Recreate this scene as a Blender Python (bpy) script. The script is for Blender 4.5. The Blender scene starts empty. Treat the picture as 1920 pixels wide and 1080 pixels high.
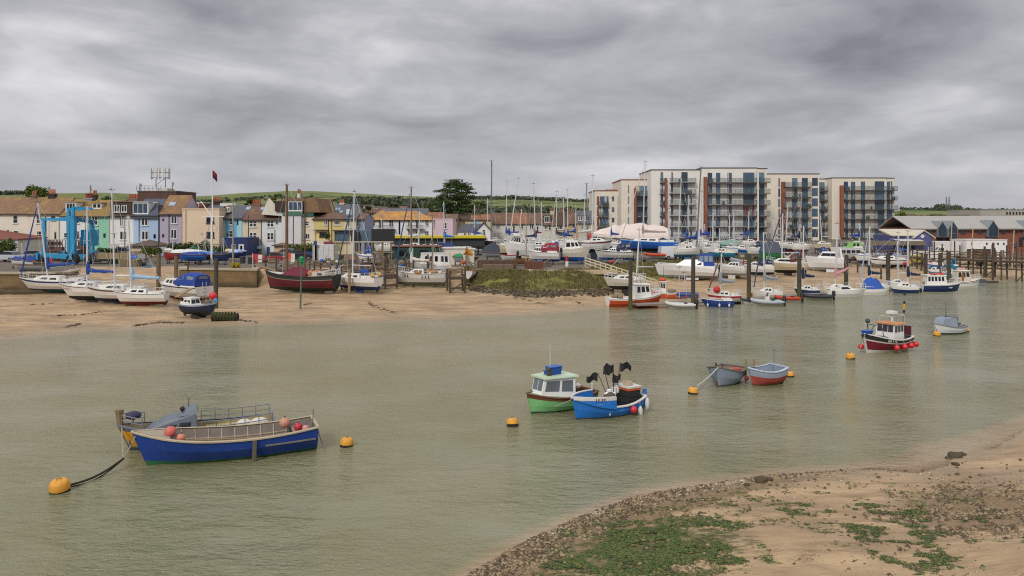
import bpy,math,random
import numpy as np
from mathutils import Vector,noise as mnoise
R=math.radians
random.seed(7)
S=bpy.context.scene
COL=S.collection
# ---------------- camera ----------------
EYE,FP,HZ=8.5,1400.0,415.0
cam=bpy.data.cameras.new('camera');camo=bpy.data.objects.new('camera',cam);COL.objects.link(camo)
camo.location=(0,0,EYE);camo.rotation_euler=(R(90),0,0)
cam.sensor_width=36;cam.lens=36*FP/1920;cam.shift_y=-(540-HZ)/1920
cam.clip_start=0.5;cam.clip_end=9000
S.camera=camo
# ---------------- exposure ----------------
S.view_settings.view_transform='Standard';S.view_settings.look='None'
S.view_settings.exposure=0.34;S.view_settings.gamma=1;S.view_settings.use_curve_mapping=False
# ---------------- sky ----------------
SUN_EL,SUN_AZ=38,205
W=bpy.data.worlds.new('World');S.world=W;W.use_nodes=True
nt=W.node_tree;nt.nodes.clear()
def N(t,**k):
 n=nt.nodes.new(t)
 for a,b in k.items():setattr(n,a,b)
 return n
def LK(a,b):nt.links.new(a,b)
def M(op,a,b=None,c=None,clamp=False):
 n=N('ShaderNodeMath',operation=op);n.use_clamp=clamp
 for i,x in enumerate((a,b,c)):
  if x is None:continue
  if isinstance(x,(int,float)):n.inputs[i].default_value=x
  else:LK(x,n.inputs[i])
 return n.outputs[0]
sky=N('ShaderNodeTexSky',sky_type='NISHITA');sky.sun_disc=False
sky.sun_elevation=R(SUN_EL);sky.sun_rotation=R(SUN_AZ)
tc=N('ShaderNodeTexCoord');sp=N('ShaderNodeSeparateXYZ');LK(tc.outputs['Generated'],sp.inputs[0])
cx=N('ShaderNodeCombineXYZ')
LK(M('ARCTAN2',sp.outputs[0],sp.outputs[1]),cx.inputs[0]);LK(M('POWER',M('MAXIMUM',sp.outputs[2],0.0),0.8),cx.inputs[1])
def NZ(scale,detail,rough,off,dist=0.0,sc=(1,1,1)):
 mp=N('ShaderNodeMapping');mp.inputs['Location'].default_value=off;mp.inputs['Scale'].default_value=sc
 LK(cx.outputs[0],mp.inputs[0])
 t=N('ShaderNodeTexNoise');t.inputs['Scale'].default_value=scale;t.inputs['Detail'].default_value=detail
 t.inputs['Roughness'].default_value=rough;t.inputs['Distortion'].default_value=dist
 LK(mp.outputs[0],t.inputs['Vector']);return t.outputs[0]
big=NZ(2.6,3,0.5,(5.2,1.1,0),0.5,(.8,2.2,1))
mid=NZ(6.0,6,0.55,(1.7,5.2,0),0.45,(0.75,2.0,1))
fine=NZ(17.0,6,0.6,(9.7,2.2,0),0.4,(0.7,1.9,1))
dens=M('ADD',M('ADD',M('MULTIPLY',big,0.70),M('MULTIPLY',mid,0.60)),M('MULTIPLY',fine,0.17))
ramp=N('ShaderNodeValToRGB');LK(dens,ramp.inputs[0])
el=ramp.color_ramp.elements
el[0].position=0.50;el[0].color=(0.65,0.645,0.66,1)
el[1].position=0.98;el[1].color=(0.20,0.20,0.225,1)
e=el.new(0.58);e.color=(0.552,0.548,0.566,1)
e=el.new(0.70);e.color=(0.412,0.412,0.436,1)
mr=N('ShaderNodeMapRange');mr.interpolation_type='SMOOTHSTEP'
mr.inputs[1].default_value=0.24;mr.inputs[2].default_value=0.85;mr.inputs[3].default_value=1.0;mr.inputs[4].default_value=2.2
LK(sp.outputs[2],mr.inputs[0])
hzn=N('ShaderNodeMapRange');hzn.interpolation_type='SMOOTHSTEP'
hzn.inputs[1].default_value=0.0;hzn.inputs[2].default_value=0.11;hzn.inputs[3].default_value=0.5;hzn.inputs[4].default_value=0.0
LK(sp.outputs[2],hzn.inputs[0])
mh=N('ShaderNodeMixRGB');LK(hzn.outputs[0],mh.inputs[0]);LK(ramp.outputs[0],mh.inputs[1]);mh.inputs[2].default_value=(0.425,0.432,0.47,1)
vm=N('ShaderNodeVectorMath',operation='SCALE');LK(mh.outputs[0],vm.inputs[0]);LK(mr.outputs[0],vm.inputs['Scale'])
bg1=N('ShaderNodeBackground');bg1.inputs[1].default_value=0.08;LK(sky.outputs[0],bg1.inputs[0])
bg2=N('ShaderNodeBackground');bg2.inputs[1].default_value=0.92;LK(vm.outputs[0],bg2.inputs[0])
ms=N('ShaderNodeMixShader');ms.inputs[0].default_value=0.96;LK(bg1.outputs[0],ms.inputs[1]);LK(bg2.outputs[0],ms.inputs[2])
out=N('ShaderNodeOutputWorld');LK(ms.outputs[0],out.inputs[0])
# ---------------- sun behind the cloud ----------------
sl=bpy.data.lights.new('sun','SUN');sl.energy=1.5;sl.angle=R(14);sl.color=(1,0.96,0.9)
so=bpy.data.objects.new('sun',sl);COL.objects.link(so)
az,elv=R(SUN_AZ),R(SUN_EL)
so.rotation_euler=Vector((math.sin(az)*math.cos(elv),math.cos(az)*math.cos(elv),math.sin(elv))).to_track_quat('Z','Y').to_euler()
try:
 S.cycles.use_denoising=False;S.cycles.filter_width=1.1;S.cycles.max_bounces=6;S.cycles.diffuse_bounces=3;S.cycles.glossy_bounces=3
 S.cycles.transparent_max_bounces=8
except Exception:pass
# ---------------- pixel <-> place helpers (1920x1080 frame of the camera above) ----------------
def P(px,py,z=0.0):
 y=(EYE-z)*FP/(py-HZ);return Vector(((px-960)/FP*y,y,z))
def XA(px,y):return(px-960)/FP*y
def ZA(py,y):return EYE-(py-HZ)*y/FP
def Q(px,py,y):return Vector((XA(px,y),y,ZA(py,y)))
# ---------------- materials ----------------
MATS={}
def lin(h):
 if isinstance(h,(tuple,list)):return tuple(h[:3])
 h=h.lstrip('#');o=[]
 for i in(0,2,4):
  c=int(h[i:i+2],16)/255;o.append(c/12.92 if c<=0.04045 else((c+0.055)/1.055)**2.4)
 return tuple(o)
class NT:
 def __init__(s,name):
  s.m=bpy.data.materials.new(name);s.m.use_nodes=True;s.t=s.m.node_tree;s.t.nodes.clear()
  s.o=s.n('ShaderNodeOutputMaterial');s.b=s.n('ShaderNodeBsdfPrincipled');s.l(s.b.outputs[0],s.o.inputs[0])
  s.tc=s.n('ShaderNodeTexCoord')
 def n(s,t,**k):
  x=s.t.nodes.new(t)
  for a,b in k.items():setattr(x,a,b)
  return x
 def l(s,a,b):s.t.links.new(a,b)
 def noise(s,scale,detail=4,rough=.55,sc=(1,1,1),coord='Object',dist=0.0,vec=None):
  mp=s.n('ShaderNodeMapping');mp.inputs['Scale'].default_value=sc;s.l(vec or s.tc.outputs[coord],mp.inputs[0])
  t=s.n('ShaderNodeTexNoise');t.inputs['Scale'].default_value=scale;t.inputs['Detail'].default_value=detail
  t.inputs['Roughness'].default_value=rough;t.inputs['Distortion'].default_value=dist
  s.l(mp.outputs[0],t.inputs['Vector']);return t.outputs[0]
 def ramp(s,fac,stops,interp='LINEAR'):
  r=s.n('ShaderNodeValToRGB');r.color_ramp.interpolation=interp
  e=r.color_ramp.elements
  while len(e)<len(stops):e.new(0.5)
  for x,(p,c)in zip(e,stops):
   x.position=p;c=lin(c)if not isinstance(c,(int,float))else(c,c,c);x.color=(*c,1)
  s.l(fac,r.inputs[0]);return r.outputs[0]
 def mix(s,fac,a,b,mode='MIX'):
  m=s.n('ShaderNodeMixRGB',blend_type=mode)
  for i,x in((0,fac),(1,a),(2,b)):
   if isinstance(x,(int,float)):m.inputs[i].default_value=x if i==0 else(x,x,x,1)
   elif isinstance(x,(tuple,list,str)):m.inputs[i].default_value=(*lin(x),1)
   else:s.l(x,m.inputs[i])
  return m.outputs[0]
 def math(s,op,a,b=0.0,clamp=False):
  m=s.n('ShaderNodeMath',operation=op);m.use_clamp=clamp
  for i,x in((0,a),(1,b)):
   if isinstance(x,(int,float)):m.inputs[i].default_value=x
   else:s.l(x,m.inputs[i])
  return m.outputs[0]
 def attr(s,name):return s.n('ShaderNodeAttribute',attribute_name=name).outputs['Fac']
 def bump(s,h,strength=.3,dist=.02,normal=None):
  b=s.n('ShaderNodeBump');b.inputs['Strength'].default_value=strength;b.inputs['Distance'].default_value=dist
  s.l(h,b.inputs['Height'])
  if normal:s.l(normal,b.inputs['Normal'])
  return b.outputs[0]
 def set(s,col=None,rough=None,normal=None,metal=None,spec=None):
  i=s.b.inputs
  for k,x in(('Base Color',col),('Roughness',rough),('Normal',normal),('Metallic',metal),('Specular IOR Level',spec)):
   if x is None:continue
   if isinstance(x,(int,float)):i[k].default_value=x
   elif isinstance(x,(tuple,list,str)):i[k].default_value=(*lin(x),1)
   else:s.l(x,i[k])
  return s.m
def paint(col,rough=.5,var=.22,scale=2.5,grime='#5d5546',g=.25,metal=0):
 """painted or gelcoat surface: slight tone variation, weathered blotches and streaks"""
 k=('paint',str(col),rough,var,scale,g,metal)
 if k in MATS:return MATS[k]
 c=lin(col);t=NT('paint')
 a=tuple(x*(1-var)for x in c);b=tuple(min(1,x*(1+var*.35))for x in c)
 base=t.mix(t.noise(scale,6),a,b)
 streak=t.ramp(t.noise(scale*2.2,5,.65,(1.6,1.6,.35)),[(.52,0.0),(.78,1.0)])
 base=t.mix(t.math('MULTIPLY',streak,g),base,grime)
 MATS[k]=t.set(base,t.math('ADD',t.math('MULTIPLY',t.noise(scale*3,3),.25),rough-.12),None,metal);return MATS[k]
def hullpaint(col,rough=.45,planks=.22,scuff='#8d8d86',g=.3,weed='#3a3d22'):
 """brushed paint on a planked hull: seams, scuffs, and a weedy scum line just above the water"""
 k=('hp',str(col),planks,scuff,g)
 if k in MATS:return MATS[k]
 c=lin(col);t=NT('hull_paint');base=t.mix(t.noise(1.6,6),tuple(x*.72 for x in c),tuple(min(1,x*1.1)for x in c))
 sx=t.n('ShaderNodeSeparateXYZ');t.l(t.tc.outputs['Object'],sx.inputs[0]);z=sx.outputs[2]
 seam=t.math('FRACT',t.math('DIVIDE',t.math('ADD',z,t.math('MULTIPLY',t.math('MULTIPLY',sx.outputs[0],sx.outputs[0]),-.012)),planks))if planks else None
 if planks:base=t.mix(t.ramp(seam,[(0.0,.55),(.07,0.0)]),base,tuple(x*.35 for x in c))
 sc=t.ramp(t.noise(3.2,6,.72,(.5,.5,3.2)),[(.60,0.0),(.72,1.0)]);base=t.mix(t.math('MULTIPLY',sc,g),base,scuff)
 ru=t.ramp(t.noise(2.4,5,.7,(2.5,2.5,.25)),[(.60,0.0),(.8,.5)]);base=t.mix(ru,base,'#5a4a38')
 hgt=t.math('ADD',z,t.math('MULTIPLY',t.noise(3,5),.16));base=t.mix(t.ramp(hgt,[(.10,.9),(.20,0.0)]),base,weed)
 MATS[k]=t.set(base,t.math('ADD',rough-.1,t.math('MULTIPLY',t.noise(5,3),.3)),t.bump(seam,.35,.02)if planks else None);return MATS[k]
def render_wall(col,g=.30):
 k=('rend',str(col),g)
 if k in MATS:return MATS[k]
 c=lin(col);t=NT('render_wall')
 base=t.mix(t.noise(.35,6,.6),tuple(x*.80 for x in c),tuple(min(1,x*1.04)for x in c))
 st=t.ramp(t.noise(1.1,6,.7,(2.2,2.2,.22)),[(.5,0.0),(.74,1.0)])
 base=t.mix(t.math('MULTIPLY',st,g),base,tuple(x*.5+.02 for x in c))
 MATS[k]=t.set(base,.85,t.bump(t.noise(9,4),.25,.02));return MATS[k]
def tiles(col,col2,lichen=None,la=.5,rows=4.0):
 k=('tile',col,col2,lichen,la,rows)
 if k in MATS:return MATS[k]
 t=NT('roof_tiles')
 br=t.n('ShaderNodeTexBrick');br.inputs['Scale'].default_value=rows;br.inputs['Mortar Size'].default_value=.03
 br.inputs['Brick Width'].default_value=.9;br.inputs['Row Height'].default_value=.9
 br.inputs['Color1'].default_value=(*lin(col),1);br.inputs['Color2'].default_value=(*lin(col2),1)
 br.inputs['Mortar'].default_value=(*[x*.35 for x in lin(col)],1)
 t.l(t.tc.outputs['Object'],br.inputs['Vector'])
 c=t.mix(t.noise(.7,6,.6),br.outputs[0],t.mix(.5,br.outputs[0],col2))
 c=t.mix(t.ramp(t.noise(2.2,5,.7),[(.45,0.0),(.75,.55)]),c,'#4a3c2e')
 if lichen:c=t.mix(t.ramp(t.noise(.45,7,.68),[(.60-la*.25,0.0),(.74-la*.12,.85)]),c,lichen)
 MATS[k]=t.set(c,.9,t.bump(br.outputs['Fac'],.5,.03));return MATS[k]
def bricks(col='#7d4336',col2='#93533f',mortar='#8f8278',sc=4.5):
 k=('brick',col,col2,sc)
 if k in MATS:return MATS[k]
 t=NT('brickwork');br=t.n('ShaderNodeTexBrick');br.inputs['Scale'].default_value=sc
 br.inputs['Color1'].default_value=(*lin(col),1);br.inputs['Color2'].default_value=(*lin(col2),1);br.inputs['Mortar'].default_value=(*lin(mortar),1)
 mp=t.n('ShaderNodeMapping');mp.inputs['Rotation'].default_value=(R(90),0,0);t.l(t.tc.outputs['Object'],mp.inputs[0]);t.l(mp.outputs[0],br.inputs['Vector'])
 c=t.mix(t.ramp(t.noise(.8,6,.65),[(.4,0.0),(.8,.6)]),br.outputs[0],tuple(x*.55 for x in lin(col)))
 MATS[k]=t.set(c,.9);return MATS[k]
def wood(col='#8a7258',dark='#4a3d30',sc=(1,1,6)):
 k=('wood',col,dark,sc)
 if k in MATS:return MATS[k]
 t=NT('weathered_wood')
 c=t.mix(t.noise(5,6,.65,sc),dark,col);c=t.mix(t.ramp(t.noise(1.3,5),[(.5,0.0),(.8,.5)]),c,'#6d675c')
 MATS[k]=t.set(c,.88,t.bump(t.noise(14,4,.6,sc),.4,.02));return MATS[k]
def pile_mat():
 """tide-stained timber: dark top, green weed towards the foot"""
 if 'pile' in MATS:return MATS['pile']
 t=NT('tide_stained_timber');c=t.mix(t.noise(4,6,.6,(1,1,.3)),'#2b2622','#574d43')
 sx=t.n('ShaderNodeSeparateXYZ');t.l(t.n('ShaderNodeNewGeometry').outputs['Position'],sx.inputs[0])
 h=t.math('ADD',sx.outputs[2],t.math('MULTIPLY',t.noise(2,5),1.2))
 c=t.mix(t.ramp(t.math('DIVIDE',h,5.0),[(.30,1.0),(.50,0.0)]),c,t.mix(t.noise(6,5),'#3a3d1d','#5b5a35'))
 MATS['pile']=t.set(c,.85,t.bump(t.noise(9,4,.6,(1,1,.2)),.5,.04));return MATS['pile']
def glass(col='#0d141b',rough=.06):
 k=('glass',col,rough)
 if k in MATS:return MATS[k]
 t=NT('window_glass');c=t.mix(t.noise(.9,2),tuple(x*.4 for x in lin(col)),tuple(x*1.8 for x in lin(col)))
 MATS[k]=t.set(c,rough,None,0,.6);return MATS[k]
def leafy(a,b,c3=None,sc=.35,coord='Object'):
 k=('leaf',a,b,c3,sc)
 if k in MATS:return MATS[k]
 t=NT('foliage');f=t.noise(sc,5,.7,coord=coord);c=t.ramp(f,[(.3,a),(.55,b),(.75,c3 or b)])
 MATS[k]=t.set(c,.8,None,0,.2);return MATS[k]
def plain(col,rough=.6,metal=0):
 return paint(col,rough,.12,3,g=.08,metal=metal)
WHITE,GRP='#e0ddd5','#ddd9d0'
# ---------------- mesh builder ----------------
class MB:
 def __init__(s):s.v=[];s.f=[];s.mi=[];s.m=0
 def mat(s,i):s.m=i;return s
 def add(s,vs,fs):
  o=len(s.v);s.v.extend(vs);s.f.extend([tuple(i+o for i in f)for f in fs]);s.mi.extend([s.m]*len(fs));return s
 def box(s,x0,x1,y0,y1,z0,z1):
  return s.add([(x0,y0,z0),(x1,y0,z0),(x1,y1,z0),(x0,y1,z0),(x0,y0,z1),(x1,y0,z1),(x1,y1,z1),(x0,y1,z1)],[(0,3,2,1),(4,5,6,7),(0,1,5,4),(1,2,6,5),(2,3,7,6),(3,0,4,7)])
 def cbox(s,c,sz):return s.box(c[0]-sz[0]/2,c[0]+sz[0]/2,c[1]-sz[1]/2,c[1]+sz[1]/2,c[2]-sz[2]/2,c[2]+sz[2]/2)
 def hexa(s,b,t):
  return s.add(list(b)+list(t),[(0,3,2,1),(4,5,6,7),(0,1,5,4),(1,2,6,5),(2,3,7,6),(3,0,4,7)])
 def bar(s,p,q,w,h=None):
  h=h or w;p=Vector(p);q=Vector(q);d=(q-p).normalized()
  u=d.cross(Vector((0,0,1)));u=Vector((1,0,0))if u.length<1e-4 else u.normalized()
  n=u.cross(d);a=[u*(i*w/2)+n*(j*h/2)for i,j in((-1,-1),(1,-1),(1,1),(-1,1))]
  return s.add([tuple(p+k)for k in a]+[tuple(q+k)for k in a],[(0,3,2,1),(4,5,6,7),(0,1,5,4),(1,2,6,5),(2,3,7,6),(3,0,4,7)])
 def tube(s,p,q,r0,r1=None,n=8):return s.path([p,q],[r0,r0 if r1 is None else r1],n)
 def path(s,pts,r,n=6):
  pts=[Vector(p)for p in pts]
  if isinstance(r,(int,float)):r=[r]*len(pts)
  vs=[]
  for i,p in enumerate(pts):
   d=(pts[min(i+1,len(pts)-1)]-pts[max(i-1,0)]).normalized()
   ref=Vector((0,0,1))if abs(d.z)<.9 else Vector((1,0,0))
   u=d.cross(ref).normalized();w=d.cross(u)
   for k in range(n):
    a=2*math.pi*k/n;vs.append(tuple(p+(u*math.cos(a)+w*math.sin(a))*r[i]))
  fs=[tuple(range(n))[::-1],tuple(range((len(pts)-1)*n,len(pts)*n))]
  for i in range(len(pts)-1):
   for k in range(n):
    a=i*n+k;b=i*n+(k+1)%n;fs.append((a,b,b+n,a+n))
  return s.add(vs,fs)
 def ball(s,c,r,sx=1,sy=1,sz=1,n=10,m=6):
  vs=[(c[0],c[1],c[2]-r*sz)]
  for j in range(1,m):
   t=math.pi*j/m
   for k in range(n):
    a=2*math.pi*k/n;vs.append((c[0]+r*sx*math.sin(t)*math.cos(a),c[1]+r*sy*math.sin(t)*math.sin(a),c[2]-r*sz*math.cos(t)))
  vs.append((c[0],c[1],c[2]+r*sz));fs=[]
  for k in range(n):
   fs.append((0,1+(k+1)%n,1+k));e=1+(m-2)*n;fs.append((len(vs)-1,e+k,e+(k+1)%n))
  for j in range(m-2):
   for k in range(n):
    a=1+j*n+k;b=1+j*n+(k+1)%n;fs.append((a,b,b+n,a+n))
  return s.add(vs,fs)
 def loft(s,secs,closed=False,caps=True):
  n=len(secs[0]);vs=[tuple(p)for q in secs for p in q];fs=[]
  for i in range(len(secs)-1):
   for k in range(n if closed else n-1):
    a=i*n+k;b=i*n+(k+1)%n;fs.append((a,b,b+n,a+n))
  if caps:fs+=[tuple(range(n))[::-1],tuple(range((len(secs)-1)*n,len(secs)*n))]
  return s.add(vs,fs)
 def prism(s,poly,axis,a,b):
  def mk(p,t):return{'x':(t,p[0],p[1]),'y':(p[0],t,p[1]),'z':(p[0],p[1],t)}[axis]
  n=len(poly);vs=[mk(p,a)for p in poly]+[mk(p,b)for p in poly]
  return s.add(vs,[tuple(range(n))[::-1],tuple(range(n,2*n))]+[(i,(i+1)%n,(i+1)%n+n,i+n)for i in range(n)])
 def build(s,name,mats,parent=None,smooth=False,fix=True):
  me=bpy.data.meshes.new(name);me.from_pydata(s.v,[],s.f)
  if not isinstance(mats,(list,tuple)):mats=[mats]
  for m in mats:me.materials.append(m)
  if len(mats)>1:me.polygons.foreach_set('material_index',s.mi)
  if fix and len(s.v)<40000:
   import bmesh
   b=bmesh.new();b.from_mesh(me);bmesh.ops.recalc_face_normals(b,faces=b.faces);b.to_mesh(me);b.free()
  if smooth:me.shade_smooth()if smooth is True else me.shade_smooth();
  if smooth:
   try:me.set_sharp_from_angle(angle=R(40))
   except Exception:pass
  o=bpy.data.objects.new(name,me);COL.objects.link(o)
  if parent:o.parent=parent
  return o
def tag(o,label=None,cat=None,group=None,kind=None):
 for k,v in(('label',label),('category',cat),('group',group),('kind',kind)):
  if v:o[k]=v
 return o
def thing(name,label,cat,loc=(0,0,0),rz=0,group=None,rx=0,ry=0,sc=1):
 o=bpy.data.objects.new(name,None);COL.objects.link(o);o.empty_display_size=.3
 o.location=loc;o.rotation_euler=(R(rx),R(ry),R(rz));o.scale=(sc,sc,sc);return tag(o,label,cat,group)
def solo(mb,name,mats,label,cat,loc=(0,0,0),rz=0,group=None,smooth=False,rx=0,ry=0):
 o=mb.build(name,mats,None,smooth);o.location=loc;o.rotation_euler=(R(rx),R(ry),R(rz));return tag(o,label,cat,group)
def copy_tree(o,parent=None):
 c=o.copy();COL.objects.link(c)
 if parent:c.parent=parent
 for ch in list(o.children):copy_tree(ch,c)
 return c
def lettering(txt,size,mt,parent,loc,rot,name='lettering'):
 cu=bpy.data.curves.new(name,'FONT');cu.body=txt;cu.size=size;cu.align_x='CENTER';cu.align_y='CENTER';cu.extrude=.004
 cu.materials.append(mt);t=bpy.data.objects.new('t',cu);me=bpy.data.meshes.new_from_object(t);bpy.data.objects.remove(t);o=bpy.data.objects.new(name,me);COL.objects.link(o);o.parent=parent;o.location=loc;o.rotation_euler=rot;return o
 # ---------------- ground: river bed, mud, banks, yard, near beach, as one sheet ----------------
TP=[-700,-300,0,130,150,325,340,480,560,720,880,900,1000,1100,1180,1280,1400,1500,1600,1700,1800,1920,2300,2700]
TS=[650,640,632,622,619,611,610,607,605,601,594,593,588,579,571,564,557,551,546,541,534,523,520,520]
TF=[549,549,549,549,556,547,536,538,548,545,541,545,552,548,543,530,520,510,502,499,500,503,505,505]
FZ=[.95,.95,.95,.95,.95,.95,.95,.95,.95,.95,.95,.95,.95,1.0,1.05,1.15,1.25,1.35,1.4,1.4,1.3,1.1,1.0,1.0]
TT=[510,510,510,511,501,500,504,504,505,500,503,508,509,505,494,490,488,484,480,478,481,488,488,488]
TZ=[2.95,2.95,2.95,2.95,2.95,2.95,2.95,2.95,2.85,2.8,2.8,2.75,2.7,2.7,2.7,2.7,2.6,2.5,2.4,2.3,2.2,2.0,2.0,2.0]
NPX=[-700,300,600,760,880,1000,1100,1200,1350,1450,1560,1640,1720,1790,1880,1920,2100,2700]
NY=[8,11.5,14.2,16.0,17.9,20.0,21.6,23.1,24.3,25.0,25.4,25.7,25.2,26.2,28.3,29.8,33,38]
def columns(px):
 I=lambda a:np.interp(px,TP,a)
 s,f,fz,t,tz=I(TS),I(TF),I(FZ),I(TT),I(TZ)
 ys=EYE*FP/(s-HZ);yf=(EYE-fz)*FP/(f-HZ);yt=np.maximum((EYE-tz)*FP/(t-HZ),yf+.5)
 return np.interp(px,NPX,NY),ys,yf,fz,yt,tz
def gz(x,y):
 x=np.asarray(x,float);y=np.asarray(y,float)
 px=960+FP*x/np.maximum(y,2.0)
 yn,ys,yf,fz,yt,tz=columns(px)
 near=np.where(y<yn,.046*(yn-y),-np.interp(px,[1600,1730],[.30,.045])*(y-yn))
 near=np.maximum(np.minimum(near,1.3),-2.2)
 tm=np.clip((y-ys)/np.maximum(yf-ys,.1),None,1)
 mud=np.where(y<ys,-.16*(ys-y),fz*tm**.9 if False else fz*np.clip(tm,0,1))
 mud=np.maximum(mud,-2.2)
 tb=np.clip((y-yf)/(yt-yf),0,1);tb=tb*tb*(3-2*tb)
 land=fz+(tz-fz)*tb
 back=np.interp(y,[60,100,160,230,400,900,1500],[0,0,.35,.6,2.0,9,14])
 far=np.where(y>yf,land+np.where(y>yt,back,0),mud)
 mid=yn+(ys-yn)*.5;near=np.minimum(near,np.where(y>yn+3,-.135-.3*(y-yn-3),9))
 return np.where(y<mid,near,far)
def G(px,py):
 """the point of the ground seen at this pixel"""
 y=12.0;last=y
 u=(px-960)/FP
 while y<900:
  if EYE-(py-HZ)*y/FP<=float(gz(u*y,y)):break
  last=y;y*=1.004
 return Vector((u*y,y,float(gz(u*y,y))))
def nz(x,y,s,seed=0.0):return mnoise.noise(Vector((x*s+seed,y*s-seed,seed)))
pxs=np.concatenate([np.arange(-700,-20,20),np.arange(-20,1940,4),np.arange(1940,2720,20)])
yrows=np.concatenate([np.arange(6,34,.16),np.arange(34,50,2),np.arange(50,118,.45),np.geomspace(118,2600,46)])
us=(pxs-960)/FP
YY,UU=np.meshgrid(yrows,us,indexing='ij');XX=UU*YY
ZZ=gz(XX,YY)
mask_n=np.zeros_like(XX)
yn,ys,yf,fz,yt,tz=columns(960+FP*UU)
def vnoise(s,seed,oct=3):
 out=np.zeros(XX.shape);f=XX.ravel();g=YY.ravel()
 o=np.array([mnoise.fractal(Vector((a*s+seed,b*s-seed,seed)),.8,2.0,oct)for a,b in zip(f,g)])
 return o.reshape(XX.shape)
n1=vnoise(.35,3.3);n2=vnoise(1.3,8.1);n3=vnoise(.12,5.7)
onmud=(YY>ys)&(YY<yf);onbeach=YY<yn
ZZ+=np.where(onmud,np.clip((YY-ys)/6,0,1)*(.05*n1+.02*n2-.10*np.maximum(0,.1-abs(n1))*4),0)
ZZ+=np.where(onbeach,np.clip((yn-YY)/2.5,0,1)*(.05*n1+.04*n2),0)
ZZ+=np.where((YY>=yf)&(YY<yt),.14*n1+.08*n2,0)
ZZ+=np.where((YY>=yt)&(YY<400),.05*n1,0)
edge=np.where((YY>yn)&(YY<yn+6),.05*n1,0);ZZ+=edge
nr,nc=XX.shape
me=bpy.data.meshes.new('ground')
vs=np.stack([XX,YY,ZZ],-1).reshape(-1,3)
idx=np.arange(nr*nc).reshape(nr,nc)
fs=np.stack([idx[:-1,:-1],idx[:-1,1:],idx[1:,1:],idx[1:,:-1]],-1).reshape(-1,4)
me.from_pydata(vs.tolist(),[],fs.tolist());me.shade_smooth()
def fattr(me,name,a):me.attributes.new(name,'FLOAT','POINT').data.foreach_set('value',np.ascontiguousarray(a,dtype=np.float32).ravel())
PX=960+FP*UU
PY=HZ+(EYE-ZZ)*FP/YY
sm=lambda a,b,x:np.clip((x-a)/(b-a),0,1)
bankg=sm(866,900,PX)*sm(1345,1270,PX)*sm(.12,.4,(YY-yf)/(yt-yf))*sm(1.06,.96,(YY-yf)/(yt-yf))+sm(1270,1345,PX)*sm(1530,1460,PX)*sm(.5,.8,(YY-yf)/(yt-yf))*(YY<yt+6)*.8
bankg=np.where((YY>yf),bankg,0)
stones=sm(850,900,PX)*sm(1150,1120,PX)*np.exp(-((YY-yf-.3)/1.3)**2)
d=yn-YY
grav=sm(.15,.5,d)*sm(2.6,1.2,d+np.interp(PX,[700,1000,1300,1500,1680],[-4.4,-2.2,-.1,1.0,2.2]))*(PX<1700)
patch=np.exp(-(((PX-1835)/150)**2+((PY-955)/46)**2))*1.25+np.exp(-(((PX-1500)/60)**2+((PY-1045)/25)**2))*.5
weed=np.exp(-(((PX-1260)/185)**2+((PY-1018)/42)**2))*1.15+np.exp(-(((PX-1120)/130)**2+((PY-1060)/40)**2))*.7+np.exp(-(((PX-1600)/280)**2+((PY-958)/36)**2))*.45+np.exp(-(((PX-1700)/220)**2+((PY-1040)/40)**2))*.3
weed=weed*(YY<yn-.3);patch=patch*(YY<yn-.3)
fattr(me,'grass',bankg);fattr(me,'stones',stones);fattr(me,'gravel',np.maximum(grav,patch));fattr(me,'weed',weed)
wet=np.where(YY<(yn+ys)/2,sm(1.6,.0,yn-YY),sm(3.5,0,YY-ys));fattr(me,'wet',wet)
fattr(me,'yard',sm(0,1.5,YY-yt)*(YY>yf));fattr(me,'far',sm(230,420,YY))
t=NT('ground');nzs=lambda*a,**k:t.noise(*a,coord='Object',**k)
mud=t.ramp(nzs(.22,7,.62,sc=(1,2.2,1)),[(.28,'#7d6a50'),(.44,'#a38a6a'),(.58,'#b49976'),(.75,'#c0a682')])
mud=t.mix(t.ramp(nzs(.9,6,.7,sc=(.35,1.6,1)),[(.46,0.0),(.66,.75)]),mud,'#7a664d')
mud=t.mix(t.ramp(nzs(.5,5,.7,sc=(.5,1.5,1),dist=1.5),[(.635,0.0),(.67,.5)]),mud,'#5d533e')
mud=t.mix(t.math('MULTIPLY',t.attr('wet'),.55),mud,'#8d7c63')
yard=t.ramp(nzs(.4,7,.7),[(.3,'#544d43'),(.55,'#6d6457'),(.75,'#453f37')])
grs=t.ramp(nzs(.8,7,.7),[(.3,'#4b4a1c'),(.5,'#6a6a2c'),(.7,'#857a3e')])
stn=t.ramp(nzs(3.0,5,.7),[(.4,'#3e372b'),(.55,'#6a5f4a'),(.7,'#8d8062')])
grv=t.ramp(nzs(14,4,.75),[(.3,'#63523c'),(.5,'#806a4d'),(.7,'#998466')])
wd=t.ramp(nzs(5,5,.7),[(.35,'#3f431c'),(.5,'#5d5832'),(.62,'#857553'),(.75,'#6a6436')])
def brk(name,lo,hi,s,amt=.5,sc=(1,1,1)):
 return t.ramp(t.math('ADD',t.attr(name),t.math('MULTIPLY',t.math('SUBTRACT',nzs(s,6,.7,sc=sc),.5),amt)),[(lo,0.0),(hi,1.0)])
c=t.mix(t.attr('yard'),mud,yard)
c=t.mix(brk('grass',.3,.5,.7,1.0),c,grs);c=t.mix(brk('stones',.35,.5,1.2,1.2),c,stn)
c=t.mix(brk('gravel',.40,.62,2.2,1.3),c,grv);c=t.mix(brk('weed',.62,.85,2.6,1.9,(.6,1.5,1)),c,wd)
c=t.mix(t.attr('far'),c,t.ramp(nzs(.02,5,.6),[(.35,'#4c5a2c'),(.5,'#5d6b34'),(.65,'#6f7446')]))
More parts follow.
